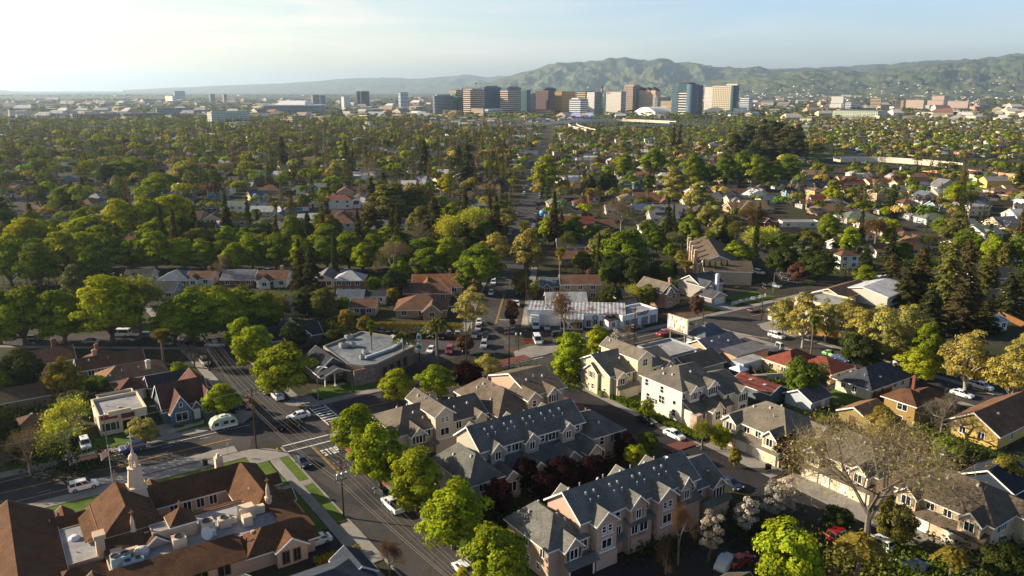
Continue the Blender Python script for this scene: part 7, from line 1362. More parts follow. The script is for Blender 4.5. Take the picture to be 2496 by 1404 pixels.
# flag pole with flag
x,y=at(276,1188); t=thing('flag_pole','white flagpole with a drooping striped flag in front of the church','flagpole',(x,y,0),A2+R_(160)); mb=MB(); mb.tube((0,0,0),(0,0,7.6),.07,.045,8); mb.lathe([(.02,7.6),(.12,7.7),(.02,7.82)],8); obj('pole',mb,'paint',t,C('#d8d8d4'))
def flagmesh(x0,x1,z0,z1):
    mb=MB(); n=8
    for i in range(n):
        xa,xb=x0+(x1-x0)*i/n,x0+(x1-x0)*(i+1)/n; f=lambda q:.16*math.sin(q*7)+.02; d=lambda q:-q*.75
        mb.q((xa,f(xa),z0+d(xa)),(xb,f(xb),z0+d(xb)),(xb,f(xb),z1+d(xb)),(xa,f(xa),z1+d(xa)))
    return mb
fl=obj('flag',flagmesh(.06,1.3,6.0,6.1),'paint',t,C('#a3242c'))
for k in range(12): obj('stripe',flagmesh(.06,1.3,6.1+k*.115,6.1+(k+1)*.115),'paint',fl,C('#a3242c') if k%2 else WHITE)
mb=flagmesh(.06,.6,6.8,7.48); mb.v=[(a,b_-.012,c) for a,b_,c in mb.v]; obj('canton',mb,'paint',fl,C('#20305c'))
# bins, hydrants, bench, tent, covered car
def bin_(px,py,col,label):
    x,y=at(px,py); t=thing('rubbish_bin',label,'bin',(x,y,.1),A2); mb=MB(); mb.box(-.32,.32,-.36,.36,.08,1.02,-.06); obj('body',mb,'paint',t,C(col)); mb=MB(); mb.box(-.4,.4,-.44,.44,1.02,1.1); obj('lid',mb,'paint',t,C(col,.8))
    for s in (-1,1): mb=MB(); mb.lathe([(.12,-.04),(.12,.04)],8); mb.v=[(z+s*.3,xx+.3,yy+.12) for xx,yy,z in mb.v]; obj('wheel',mb,'tyre',t,(.01,.01,.01,1))
bin_(501,1135,'#17191c','black wheeled bin on the pavement before the church lawn'); bin_(1872,1147,'#15181a','black bin beside the maroon tree')
def hydrant(px,py,col,label):
    x,y=at(px,py); mb=MB(); mb.lathe([(.16,0),(.12,.08),(.12,.55),(.17,.58),(.13,.7),(.04,.78)],10); mb.tube((-.2,0,.42),(.2,0,.42),.06); o=obj('fire_hydrant',mb,'paint',None,C(col),(x,y,.1)); o['label']=label; o['category']='hydrant'
hydrant(677,1102,'#c9a832','yellow hydrant on the church lawn corner'); hydrant(1344,908,'#c9a832','yellow hydrant near the stop sign by the beige townhouse'); hydrant(1267,785,'#8a2420','red hydrant on the avenue pavement')
x,y=at(1290,836); t=thing('bench','red metal bench on the corner flower bed','bench',(x,y,.05),.1)
mb=MB(); mb.box(-1.5,1.5,-.25,.25,.42,.48); obj('seat',mb,'paint',t,C('#a32a22')); mb=MB(); mb.box(-1.5,1.5,.25,.3,.5,.95); obj('backrest',mb,'paint',t,C('#a32a22'))
for s in (-1.3,1.3): mb=MB(); mb.box(s-.05,s+.05,-.25,.3,0,.42); obj('leg',mb,'paint',t,C('#7a201a'))
x,y=U(96.5,-26); t=thing('canopy_tent','small white peaked canopy tent in a yard near the red tiled house','tent',(x,y,0),A2); mb=MB()
for a,b_ in (((-1.6,-1.6),(1.6,-1.6)),((1.6,-1.6),(1.6,1.6)),((1.6,1.6),(-1.6,1.6)),((-1.6,1.6),(-1.6,-1.6))): mb.q((*a,2.1),(*b_,2.1),(0,0,3.)); mb.q((*a,1.9),(*b_,1.9),(*b_,2.1),(*a,2.1))
obj('canopy',mb,'paint',t,C('#dfe3ea'))
for a in ((-1.5,-1.5),(1.5,-1.5),(1.5,1.5),(-1.5,1.5)): mb=MB(); mb.tube((*a,0),(*a,2.1),.03); obj('leg',mb,'metal',t,C('#aaaaaa'))
x,y=at(1768,1378); mb=MB(); g=np.random.default_rng(2); st=[(-2.2,.1,.5,.85),(-1.9,0,.9,.95),(-.9,0,1.4,.95),(.6,0,1.45,.95),(1.2,0,1.0,.97),(2.1,0,.85,.95),(2.35,.1,.4,.8)]; loft(st,mb); mb.v=[tuple(np.array(v)+g.normal(size=3)*.05) for v in mb.v]; o=obj('covered_car',mb,'paint',None,C('#b9c0c8'),(x,y,.05),A2+.3); o['label']='car under a crumpled pale tarp beside the red car'; o['category']='covered car'
# trampoline-like blue pool etc.
x,y=at(1325,530); mb=MB(); mb.lathe([(.1,0),(2.0,1.2),(2.4,2.6),(1.9,3.9),(.1,4.4)],14); o=obj('water_tank',mb,'paint',None,C('#3a86c8'),(x,y,0)); o['label']='round bright blue ball tank in a garden by the avenue'; o['category']='tank'
# fences and garden walls
def fence(label,a,b,h,mat,col,picket=False,name='fence'):
    ax,ay=a; bx,by=b; L=math.hypot(bx-ax,by-ay); t=thing(name,label,'fence',(ax,ay,0),math.atan2(by-ay,bx-ax)); mb=MB(); step=.3 if picket else .2
    if picket:
        x=0
        while x<L: mb.box(x,x+.13,-.02,.02,.05,h+.12*math.sin(x*2.)); x+=step
        mb.box(0,L,.02,.05,.25,.33); mb.box(0,L,.02,.05,h-.35,h-.27)
    else:
        x=0
        while x<L-.01: mb.box(x,min(x+step-.015,L),-.02,.02,.03,h+random.uniform(-.03,.03)); x+=step
    obj('boards',mb,mat,t,C(col)); n=max(2,int(L/2.4)+1)
    for k in range(n): m2=MB(); m2.box(k*L/(n-1)-.06,k*L/(n-1)+.06,.05,.17,0,h+.1); obj('post',m2,mat,t,C(col,.9))
fence('white picket fence along the pavement below the grey chimney house',at(1784,744),at(1866,724),1.1,'paint','#d9dcdf',True); fence('new tan board fence under the pale trees',at(1962,812),at(2050,828),2,'wood','#b98a52'); fence('low pale fence around the slate-blue cottage lawn',at(412,1058),at(496,1034),.8,'paint','#aab0a0',True); fence('brown fence behind the mustard house',at(2128,978),at(2172,962),1.8,'wood','#6a4027'); fence('dark plank fence behind the low stores',U(98,-30),U(104.5,-20),2,'wood','#3a2c24'); fence('long brown fence in the far right garden',at(2400,755),at(2496,800),1.8,'wood','#7a5634'); fence('dark red fence behind the restaurant car park',at(905,822),at(1128,830),1.7,'wood','#4a2219'); fence('yellow-green fence at the road bend corner',at(1955,690),at(2035,700),1,'wood','#8a8452',True); fence('brown garden fence behind the olive garage',U(101.5,-58),U(101.5,-67) if 0 else U(108,-54),1.7,'wood','#5a3826')
def gwall(label,a,b,h,col,w=.2): 
    ax,ay=a; bx,by=b; L=math.hypot(bx-ax,by-ay); mb=MB(); mb.box(0,L,-w/2,w/2,0,h); mb.box(-.03,L+.03,-w/2-.04,w/2+.04,h,h+.08); o=obj('garden_wall',mb,'stucco',None,C(col),(ax,ay,0),math.atan2(by-ay,bx-ax)); o['label']=label; o['category']='wall'
gwall('curved white garden wall on the side street corner',at(1872,778),at(1916,792),1.,'#e2ded2'); gwall('tan yard wall right of the beige townhouses',U(84,-25),U(98,-33),2.2,'#a89a86'); gwall('white capped yard wall behind the rusty shed',U(88,-27.6),U(103,-34.4),2.2,'#c9c4ba')
# people
def person(x,y,az,shirt,legs,label,z=.02,stride=.0):
    t=thing('person',label,'person',(x,y,z),az)
    def skin(name,V,E,Rr,mat,col):
        me=bpy.data.meshes.new(name); me.from_pydata(V,E,[]); me.materials.append(M[mat]); o=link(name,me,t,None,0,col); m_=o.modifiers.new('Skin','SKIN'); m_.use_smooth_shade=True
        for v,r in zip(me.skin_vertices[0].data,Rr): v.radius=(r,r)
        me.skin_vertices[0].data[0].use_root=True; s_=o.modifiers.new('Sub','SUBSURF'); s_.levels=1; s_.render_levels=2
    s=stride
    J=[(0,0,.95),(0,0,1.2),(0,0,1.42),(0,0,1.52),(0,.02,1.62),(0,.02,1.72),(.19,0,1.4),(.24,.03-s*.3,1.13),(.26,.12-s*.4,.9),(.27,.15-s*.4,.8),(-.19,0,1.4),(-.24,.03+s*.3,1.13),(-.26,.12+s*.4,.9),(-.27,.15+s*.4,.8),(.1,0,.9),(.11,.02+s*.6,.5),(.11,s*.7,.09),(.12,.14+s*.7,.04),(-.1,0,.9),(-.11,.02-s*.4,.5),(-.11,-.05-s*.9,.09),(-.12,.1-s*.9,.04)]
    E=[(0,1),(1,2),(2,3),(3,4),(4,5),(2,6),(6,7),(7,8),(8,9),(2,10),(10,11),(11,12),(12,13),(0,14),(14,15),(15,16),(16,17),(0,18),(18,19),(19,20),(20,21)]
    Rr=[.14,.13,.14,.055,.09,.085,.06,.045,.035,.035,.06,.045,.035,.035,.09,.06,.04,.035,.09,.06,.04,.035]
    skin('body',J,E,Rr,'stucco',C('#b98a6c'))
    skin('shirt',[J[0],J[1],J[2],J[6],J[7],J[10],J[11]],[(0,1),(1,2),(2,3),(3,4),(2,5),(5,6)],[.155,.15,.16,.08,.065,.08,.065],'stucco',C(shirt))
    skin('trousers',[J[0],J[14],J[15],J[16],J[18],J[19],J[20]],[(0,1),(1,2),(2,3),(0,4),(4,5),(5,6)],[.15,.105,.075,.055,.105,.075,.055],'stucco',C(legs))
    mb=MB(); mb.lathe([(.1,1.66),(.112,1.72),(.095,1.79),(.03,1.83)],10,0,-.0); obj('hair',mb,'stucco',t,C('#2a1d15'))
x,y=at(1391,1411); person(x,y,A2+R_(150),'#9cc3e0','#2a2d36','person in a light blue shirt standing at the open garage')
x,y=at(1035,880); person(x,y,1.2,'#3f6ea8','#22252c','pedestrian in a blue shirt left of the restaurant sign pole',stride=.25); x,y=at(1047,882); person(x,y,1.,'#2b2e35','#3a3f4a','pedestrian in dark clothes by the restaurant entrance',stride=.2); x,y=at(1128,866); person(x,y,2.,'#c9c4bc','#30343c','pedestrian in a pale top on the car park edge',stride=.3)
# ================================================================ downtown and far buildings
def facade(name,wall,glass,pz,fz,px=None,fx=.6,rough=.25,wrough=.7):
    m,nt,b=nm(name); v=ocoord(nt); sp=N(nt,'ShaderNodeSeparateXYZ'); nt.links.new(v,sp.inputs[0])
    def mt(op,a,c=None):
        n=N(nt,'ShaderNodeMath',operation=op)
        for i,q in enumerate((a,c)):
            if q is None: continue
            if isinstance(q,(int,float)): n.inputs[i].default_value=q
            else: nt.links.new(q,n.inputs[i])
        return n.outputs[0]
    f=mt('LESS_THAN',mt('FRACT',mt('DIVIDE',sp.outputs[2],pz)),fz)
    if px: 
        g=mt('LESS_THAN',mt('FRACT',mt('DIVIDE',mt('ADD',sp.outputs[0],sp.outputs[1]),px)),fx); f=mt('MULTIPLY',f,g)
    nv=N(nt,'ShaderNodeNewGeometry'); sn=N(nt,'ShaderNodeSeparateXYZ'); nt.links.new(nv.outputs['Normal'],sn.inputs[0]); f=mt('MULTIPLY',f,mt('LESS_THAN',sn.outputs[2],.5))
    n=noise_node(nt,.06,3,v); gl=mixc(nt,tuple(c*.6 for c in glass[:3])+(1,),glass,n.outputs['Fac'])
    nt.links.new(mixc(nt,wall,gl,f),b.inputs['Base Color']); r=N(nt,'ShaderNodeMapRange'); r.inputs[3].default_value=wrough; r.inputs[4].default_value=rough; nt.links.new(f,r.inputs[0]); nt.links.new(r.outputs[0],b.inputs['Roughness'])
    return name
Gd=C('#1c2830'); Gb=C('#4f6f86'); Gt=C('#2c6066')
facade('f_tanband',C('#c6b19e'),Gd,5.2,.5); facade('f_blueglass',C('#5b6c78'),Gb,4.,.8,5,.86,.12); facade('f_teal',C('#4a626a'),Gt,4,.78,4.5,.85,.12); facade('f_lowglass',C('#9b9c9a'),Gb,4,.6,None,.6,.15)
facade('f_redgrid',C('#64494a'),Gd,5,.5,5,.5); facade('f_darkglass',C('#2f3f48'),C('#223038'),3.8,.8,4,.85,.12); facade('f_gold',C('#b58f4e'),C('#6d4f26'),4,.3,None,.6,.2); facade('f_cream',C('#cdb78e'),Gd,5.2,.5); facade('f_white',C('#dcdedd'),C('#4c6a88'),5.2,.5); facade('f_greygrid',C('#9a9890'),Gd,5,.55,5,.55); facade('f_blank',C('#cfcbbf'),C('#b5b1a4'),3.6,.45,3.2,.4,.6); facade('f_brown',C('#a89788'),Gd,5,.5,4.6,.5); facade('f_pinkgrid',C('#cbb7a6'),Gd,3.6,.6,3.2,.45); facade('f_beige',C('#d4c9ae'),Gd,5,.5,5,.5); facade('f_bigtower',C('#dedbd2'),Gd,6.4,.55); facade('f_hosp',C('#cfb9ab'),C('#7a5a50'),3.6,.4,3.4,.4); facade('f_whiteblock',C('#dcdad2'),C('#7b8a94'),3.6,.4,3.6,.5); facade('f_green',C('#3a8068'),C('#257a60'),4,.5); facade('f_park',C('#cdb99a'),C('#3c3832'),3.2,.42); facade('f_mint',C('#c5cdb8'),C('#4f6a66'),3.3,.5,3.6,.5); facade('f_purple',C('#6f6ec0'),C('#4a4fa8'),9,.4); facade('f_terra',C('#bb9680'),C('#8a5a44'),6,.25); facade('f_greyblk',C('#8a9090'),Gb,3.8,.5)
PHI=R_(38); DG='downtown towers'
def tower(label,x0,xs,x1,yt,Y,mat,mat2=None,plant=None,name='office_tower',cat='office building',group=DG,phi=PHI,z0=0,rc='#8a8a88'):
    Xs,zt=at_dist(xs,yt,Y); s=F/(Y*math.cos(PIT)+H*math.sin(PIT)); a=max((xs-x0)/s/math.cos(phi),1.); b=max((x1-xs)/s/math.sin(phi),6.)
    if xs-x0<2: a=14.
    t=thing(name,label,cat,(Xs,Y,z0),-phi,group); mb=MB(); mb.walls(-a,0,0,b,0,zt); obj('wall',mb,mat,t)
    if mat2:
        m2=MB(); m2.walls(.0,.6,.0,b,0,zt-.5); obj('side_wall',m2,mat2,t)
    mb=MB(); mb.box(-a-.3,.3+(.6 if mat2 else 0),-.3,b+.3,zt,zt+1.); obj('roof',mb,'concrete',t,C(rc))
    if plant:
        f0,f1,h,c=plant; mb=MB(); mb.box(-a*f1,-a*f0,b*.15,b*.85,zt+1,zt+1+h); obj('roof_plant',mb,'stucco',t,C(c))
    return t,a,b,zt
tower('low glass office with a light end wall, leftmost of downtown',1054,1059,1101,234,2260,'f_lowglass',plant=(.2,.8,3,'#aeb2b2'))
tower('tan tower under construction below the cranes',1093,1112,1128,220,2420,'f_cream'); tower('tower wrapped in green netting beside a dark block',1101,1110,1112,228,2300,'f_green'); tower('dark grey block right of the green netting',1112,1115,1128,237,2290,'f_darkglass')
tower('pinkish banded tower with lit left face, first of the matching pair',1128,1146,1178,220,2150,'f_tanband',plant=(.0,.9,3,'#b09a88'))
tower('tall blue glass tower between the two banded towers',1166,1180,1220,213,2280,'f_blueglass',plant=(.1,.9,3,'#6f7c84')); tower('blue glass tower behind the second banded tower',1221,1236,1271,214,2290,'f_blueglass',plant=(.1,.7,2.5,'#7a868c'))
tower('pinkish banded tower with lit left face, second of the matching pair',1219,1238,1270,221,2150,'f_tanband'); tower('teal glass tower right of the second banded tower',1270,1284,1294,220,2240,'f_teal'); tower('grey-brown slim block beside the red-brown gridded tower',1293,1296,1307,228,2300,'f_greygrid')
tower('red-brown gridded office tower',1306,1336,1341,222,2330,'f_redgrid'); tower('dark teal tower behind the red-brown one',1323,1328,1357,216,2420,'f_darkglass',plant=(.2,.8,2,'#3c464c')); tower('golden orange glass office block',1353,1369,1405,224,2330,'f_gold',mat2='f_gold')
tower('cream banded tower right of the golden block',1408,1427,1446,223,2480,'f_cream'); tower('white and blue banded mid-rise in front of the cream tower',1389,1415,1436,243,2160,'f_white',plant=(.3,.9,3,'#d8d8d4')); tower('light tower with dark gridded right side',1432,1449,1470,225,2300,'f_whiteblock','f_greygrid'); 
t,a,b,zt=tower('slim brown clock tower with pointed top behind the light tower',1464,1467,1470,216,2520,'f_brown',name='clock_tower',cat='tower'); mb=MB(); mb.lathe([(4,zt+1),(3.4,zt+5),(1.8,zt+7),(.2,zt+13)],8,-2,2); obj('spire',mb,'stucco',t,C('#7a4a38'))
tower('narrow greenish glass tower left of the blank white hotel',1472,1477,1481,228,2240,'f_teal'); t,a,b,zt=tower('blank white hotel tower with blue-grey right side',1481,1514,1528,224,2170,'f_blank','f_greyblk')
mb=MB(); mb.box(-a+1,-a+12,-.45,-.05,zt-4.5,zt-2); obj('hotel_sign',mb,'paint',t,C('#b3272d'))
tower('brown gridded tower with lit left face',1523,1543,1568,210,2380,'f_brown',plant=(.0,1,3,'#c7a68c'))
t,a,b,zt=tower('peaked hotel with three steep gables',1562,1600,1614,222,2360,'f_pinkgrid',name='gabled_hotel',cat='hotel')
for k in range(3):
    mb=MB(); x=-a*(.85-.34*k); w=a*.13; mb.hexa([(x-w,-1.2,zt-10),(x+w,-1.2,zt-10),(x+w,8,zt-10),(x-w,8,zt-10)],[(x-w,-1.2,zt+2),(x+w,-1.2,zt+2),(x+w,8,zt+2),(x-w,8,zt+2)]); obj('gable_wing',mb,'stucco',t,C('#cbb09a')); mb=MB(); mb.q((x-w-1,-1.4,zt+2),(x+w+1,-1.4,zt+2),(x,-1.4,zt+11)); mb.q((x+w+1,-1.4,zt+2),(x+w+1,12,zt+2),(x,12,zt+11),(x,-1.4,zt+11)); mb.q((x-w-1,12,zt+2),(x-w-1,-1.4,zt+2),(x,-1.4,zt+11),(x,12,zt+11)); obj('gable_roof',mb,'stucco',t,C('#4a4440'))
mb=MB(); mb.hexa([(-a,0,zt+1),(0,0,zt+1),(0,b,zt+1),(-a,b,zt+1)],[(-a+6,b*.5-1,zt+9),(-6,b*.5-1,zt+9),(-6,b*.5+1,zt+9),(-a+6,b*.5+1,zt+9)]); obj('hip_roof',mb,'stucco',t,C('#463f3a'))
tower('low grey hall left of the tallest glass tower',1597,1603,1646,238,2260,'f_greyblk'); tower('small cream arcaded block before the low grey hall',1614,1638,1642,247,2200,'f_park')
# tallest tower
t,a,b,zt=tower('tallest tower with curved glass corner and white banded centre',1647,1694,1722,208,2080,'f_bigtower','f_darkglass',plant=(.3,.7,6,'#5a2f34'))
mb=MB(); mb.box(-a-.4,-a*.72,-.5,1,0,zt+.5); obj('glass_strip',mb,'f_blueglass',t); mb=MB(); mb.lathe([(a*.24,0),(a*.24,zt+3)],24,-a*.14,a*.1); obj('curved_glass',mb,'f_blueglass',t); mb=MB(); mb.box(-a*.72,-a*.3,-.8,.5,zt-14,zt+5); obj('crown_panel',mb,'f_teal',t)
tower('plain white tower left of the curved beige one',1722,1744,1750,212,2300,'f_whiteblock')
t,a,b,zt=tower('wide beige gridded tower with curved green glass end',1746,1790,1808,209,2200,'f_beige','f_teal',plant=(-.1,.4,4,'#d6d0c2')); mb=MB(); mb.lathe([(9,0),(9,zt+1)],24,-3,7); obj('curved_end',mb,'f_teal',t)
tower('white mid-rise right of the beige curved tower',1808,1826,1841,239,2350,'f_white'); tower('low white block at the foot of the beige tower',1792,1812,1826,264,2060,'f_whiteblock')
tower('cream parking structure at the foot of the first banded tower',1147,1178,1181,266,2080,'f_park',name='parking_structure',cat='car park',rc='#c9c2b4'); tower('grey-white parking structure before the blue glass tower',1181,1190,1226,267,2090,'f_white',name='parking_structure',cat='car park',rc='#c4c4c0'); tower('tan brick hall with a round turret below the red-brown tower',1307,1342,1346,268,2150,'f_terra',name='brick_hall',cat='hall')
# white arched hall, tent, purple museum, arena
def arch(label,x0,x1,yt,yb,Y,L,col,endcol,name,cat,rot=-.5,frac=.55):
    Xa,_=at_dist(x0,yb,Y); Xb,_=at_dist(x1,yb,Y); w=Xb-Xa; _,zt=at_dist((x0+x1)/2,yt,Y); _,zb=at_dist((x0+x1)/2,yb,Y); zb=max(zb,0)+(zt-max(zb,0))*(1-frac)
    t=thing(name,label,cat,((Xa+Xb)/2,Y,0),rot); mb=MB(); n=14; P=[(-w/2+w*k/n,zb+(zt-zb)*math.sin(math.pi*k/n)) for k in range(n+1)]
    for p,q in zip(P,P[1:]): mb.q((p[0],0,p[1]),(q[0],0,q[1]),(q[0],L,q[1]),(p[0],L,p[1]))
    obj('roof',mb,'paint',t,C(col)); mb=MB(); mb.q(*[(x,0,z) for x,z in P]); mb.walls(-w/2,w/2,.01,L,0,zb); obj('wall',mb,'paint',t,C(endcol)); return t
arch('white vaulted hall with huge arched front',1536,1606,261,284,2120,70,'#e3e2dd','#f0efe8','vaulted_hall','hall',-.95); arch('tan vaulted hall roof behind the white arched front',1580,1648,261,282,2200,60,'#a58c74','#c9b9a4','vaulted_hall','hall',-.5); arch('brown vaulted hall right of the tallest tower',1718,1762,262,276,2150,60,'#a08a72','#d6d0c4','vaulted_hall','hall',-.3)
def pyramid(label,x0,x1,yt,Y,col,name,cat):
    Xa,zt=at_dist(x0,yt,Y); Xb,_=at_dist(x1,yt,Y); w=(Xb-Xa)/2; t=thing(name,label,cat,((Xa+Xb)/2,Y,0),.3); mb=MB()
    for k in range(4):
        a0=k*math.pi/2+.785; a1=a0+math.pi/2; mb.q((w*1.2*math.cos(a0),w*1.2*math.sin(a0),2),(w*1.2*math.cos(a1),w*1.2*math.sin(a1),2),(0,0,zt))
    obj('canopy',mb,'paint',t,C(col))
    for k in range(4): m2=MB(); a0=k*math.pi/2+.785; m2.tube((w*1.15*math.cos(a0),w*1.15*math.sin(a0),0),(w*1.15*math.cos(a0),w*1.15*math.sin(a0),2.2),.3); obj('leg',m2,'metal',t,(.3,.3,.3,1))
pyramid('white peaked tent right of the tallest tower',1742,1768,277,2020,'#e8e8ea','event_tent','tent'); pyramid('second white peaked tent by the low white block',1768,1800,276,2010,'#e2e4ea','event_tent','tent'); tower('long white tented hall at the right foot of downtown',1770,1850,1856,274,2040,'f_whiteblock',group=None,name='hall',cat='hall',phi=R_(12),rc='#e3e5e8')
tower('violet museum with sloped glass roof beside the freeway',1390,1440,1452,288,1850,'f_purple',name='museum',cat='museum',group=None,rc='#8f8fd8',phi=R_(20))
Xm,_=at_dist(1425,288,1845); t=thing('museum_hall','pale violet wedge roofs of the museum by the freeway','museum',(Xm,1840,0),-.3)
for x in (-22,8): mb=MB(); mb.hexa([(x-13,0,6),(x+13,0,6),(x+13,16,6),(x-13,16,6)],[(x-7,6,15),(x+9,6,15),(x+9,10,15),(x-7,10,15)]); obj('wedge_roof',mb,'paint',t,C('#b9bce6')); m2=MB(); m2.q((x-9,.9,7),(x+9,.9,7),(x+6,4.9,13),(x-4,4.9,13)); obj('skylight',m2,'glass',t)
mb=MB(); mb.box(-36,26,.5,18,0,6); obj('wall',mb,'stucco',t,C('#7a78c4'))
Xa,_=at_dist(640,260,2150); Xb,_=at_dist(766,260,2150); t=thing('arena','broad arena with bright white trapezoid roof and grey glazed walls','arena',((Xa+Xb)/2,2150,0),-.12); w=(Xb-Xa)/2
_,z1=at_dist(700,258,2150); _,z2=at_dist(700,246,2150); mb=MB(); mb.box(-w,w*.98,0,90,0,z1); obj('wall',mb,'f_greyblk',t); mb=MB(); mb.box(-w-2,w+2,-2,92,z1,z1+2.5); obj('eave_band',mb,'paint',t,C('#d9dcdc')); mb=MB(); mb.hexa([(-w*.6,8,z1+2.5),(w*.62,8,z1+2.5),(w*.62,80,z1+2.5),(-w*.6,80,z1+2.5)],[(-w*.42,26,z2),(w*.55,26,z2),(w*.55,66,z2),(-w*.42,66,z2)]); obj('roof',mb,'paint',t,C('#eceae4'))
# construction cranes
def crane(label,px,yt,Y,L):
    X,zt=at_dist(px,yt,Y); t=thing('tower_crane',label,'crane',(X,Y,0),.35,'construction cranes'); mb=MB(); mb.box(-1,1,-1,1,0,zt); obj('mast',mb,'metal',t,C('#b5a58a')); mb=MB(); mb.box(-14,L,-.7,.7,zt-8,zt-6.6); obj('jib',mb,'metal',t,C('#c9b087')); mb=MB(); mb.box(-14,-9,-1.2,1.2,zt-11,zt-7); obj('counterweight',mb,'stucco',t,C('#8a8a88'))
    mb=MB(); mb.tube((0,0,zt),(L*.7,0,zt-6.8),.25); mb.tube((0,0,zt),(-13,0,zt-6.8),.25); obj('stays',mb,'metal',t,C('#9a8a70'))
crane('taller tower crane standing above the blue glass tower',1169,196,2330,32); crane('lower tower crane left of the taller crane',1136,209,2420,26)
# other far buildings
OG='outlying buildings'
for r in [('seven-storey mint and beige block alone on the left plain',500,515,581,274,1450,'f_mint'),('dark twin office towers left of downtown',868,871,876,223,3300,'f_darkglass'),('broad dark office tower beside the narrow dark one',876,880,896,223,3290,'f_darkglass'),('slim white office tower between arena and downtown',970,976,992,226,3100,'f_white'),('beige narrow tower above the arena roof right edge',757,762,775,232,3300,'f_tanband'),('grey block right of the beige narrow tower',775,780,790,233,3350,'f_greyblk'),('pale block before the dark twin towers',830,838,850,236,3000,'f_whiteblock'),('blue-white tall block on the far left horizon',421,425,442,222,5200,'f_white'),('cream terminal block on the airfield edge',393,420,426,234,4200,'f_whiteblock'),('small tower block on the horizon left of the arena',508,512,520,230,4200,'f_brown'),('second horizon block left of the arena',540,545,550,230,4300,'f_tanband'),('long low dark-fronted building on the left plain',165,176,262,279,1700,'f_greygrid'),('blue glazed long building beside the dark-fronted one',288,300,355,278,1720,'f_blueglass'),('grey office slab left of the mint block',378,382,418,265,1900,'f_greyblk'),('second grey office slab joined to the right of the first',418,422,454,264,1950,'f_greyblk'),('low blue-grey warehouse at the far left',100,102,160,293,1500,'f_greyblk'),('low grey warehouse below the water tower',20,22,90,293,1500,'f_greyblk'),('white low store with teal gable on the left plain',205,210,268,307,1280,'f_whiteblock'),('small white block below the mint block',553,575,605,300,1350,'f_whiteblock'),('white low block with tan end before the arena',697,712,735,284,1500,'f_park'),('cream castle-like hall below the dark twin towers',872,895,900,277,1650,'f_cream'),('white low hall left of the freeway',880,900,908,298,1350,'f_whiteblock'),
 ('pale pink hospital tower, tallest of the right cluster',2281,2302,2335,234,3000,'f_hosp'),('front wing of the pink hospital tower',2272,2300,2324,245,2900,'f_hosp'),('right annex of the pink hospital tower',2325,2360,2374,247,2950,'f_hosp'),('red-ended pink block left of the hospital tower',2198,2203,2218,245,2800,'f_terra'),('long pale wing of the red-ended block',2218,2252,2266,244,2850,'f_hosp'),('white square tower in the right cluster',2034,2056,2062,235,3000,'f_whiteblock'),('tan tower right of the white block',2129,2148,2152,239,3000,'f_cream'),('white low block under the white square tower',2029,2050,2066,253,2600,'f_whiteblock'),('white block with blue shaded window front',2064,2075,2128,249,2550,'f_white'),('long apartment block with pale parapets on the right',2056,2140,2197,272,1750,'f_mint'),('tan wing left of the long apartment block',2034,2056,2072,279,1800,'f_cream'),('terracotta-walled low shopping hall',1970,2060,2092,309,1330,'f_terra'),('second terracotta shopping hall with turret',2092,2150,2166,310,1340,'f_terra'),('pale gantry-like store frame on the right plain',1956,1978,1981,289,1550,'f_blank'),('white low building row on the far right plain',2348,2390,2394,297,1500,'f_blank'),('red-roofed bank-like low hall right edge',2452,2490,2500,297,1500,'f_hosp'),('white low hall in the mid right plain',2260,2296,2300,274,2000,'f_whiteblock'),('yellowish low block right of the mid right hall',2320,2330,2334,274,2000,'f_gold')]:
    tower(*r,name='far_building',cat='building',group=OG)
# water tower
X,zt=at_dist(27,263,1500); t=thing('water_tower','old water tower on legs at the far left','water tower',(X,1500,0)); mb=MB(); mb.lathe([(5.2,zt-15),(5.4,zt-3)],14); obj('tank',mb,'paint',t,C('#d6cfc2')); mb=MB(); mb.lathe([(5.7,zt-3),(.3,zt)],14); obj('roof',mb,'paint',t,C('#4a2f2a')); mb=MB(); mb.lathe([(3,zt-18),(5.2,zt-15)],14); obj('tank_bottom',mb,'paint',t,C('#3c3c3c'))
for k in range(4): a=k*math.pi/2+.4; mb=MB(); mb.tube((5*math.cos(a),5*math.sin(a),0),(4.4*math.cos(a),4.4*math.sin(a),zt-15),.35); obj('leg',mb,'metal',t,C('#3a3632'))
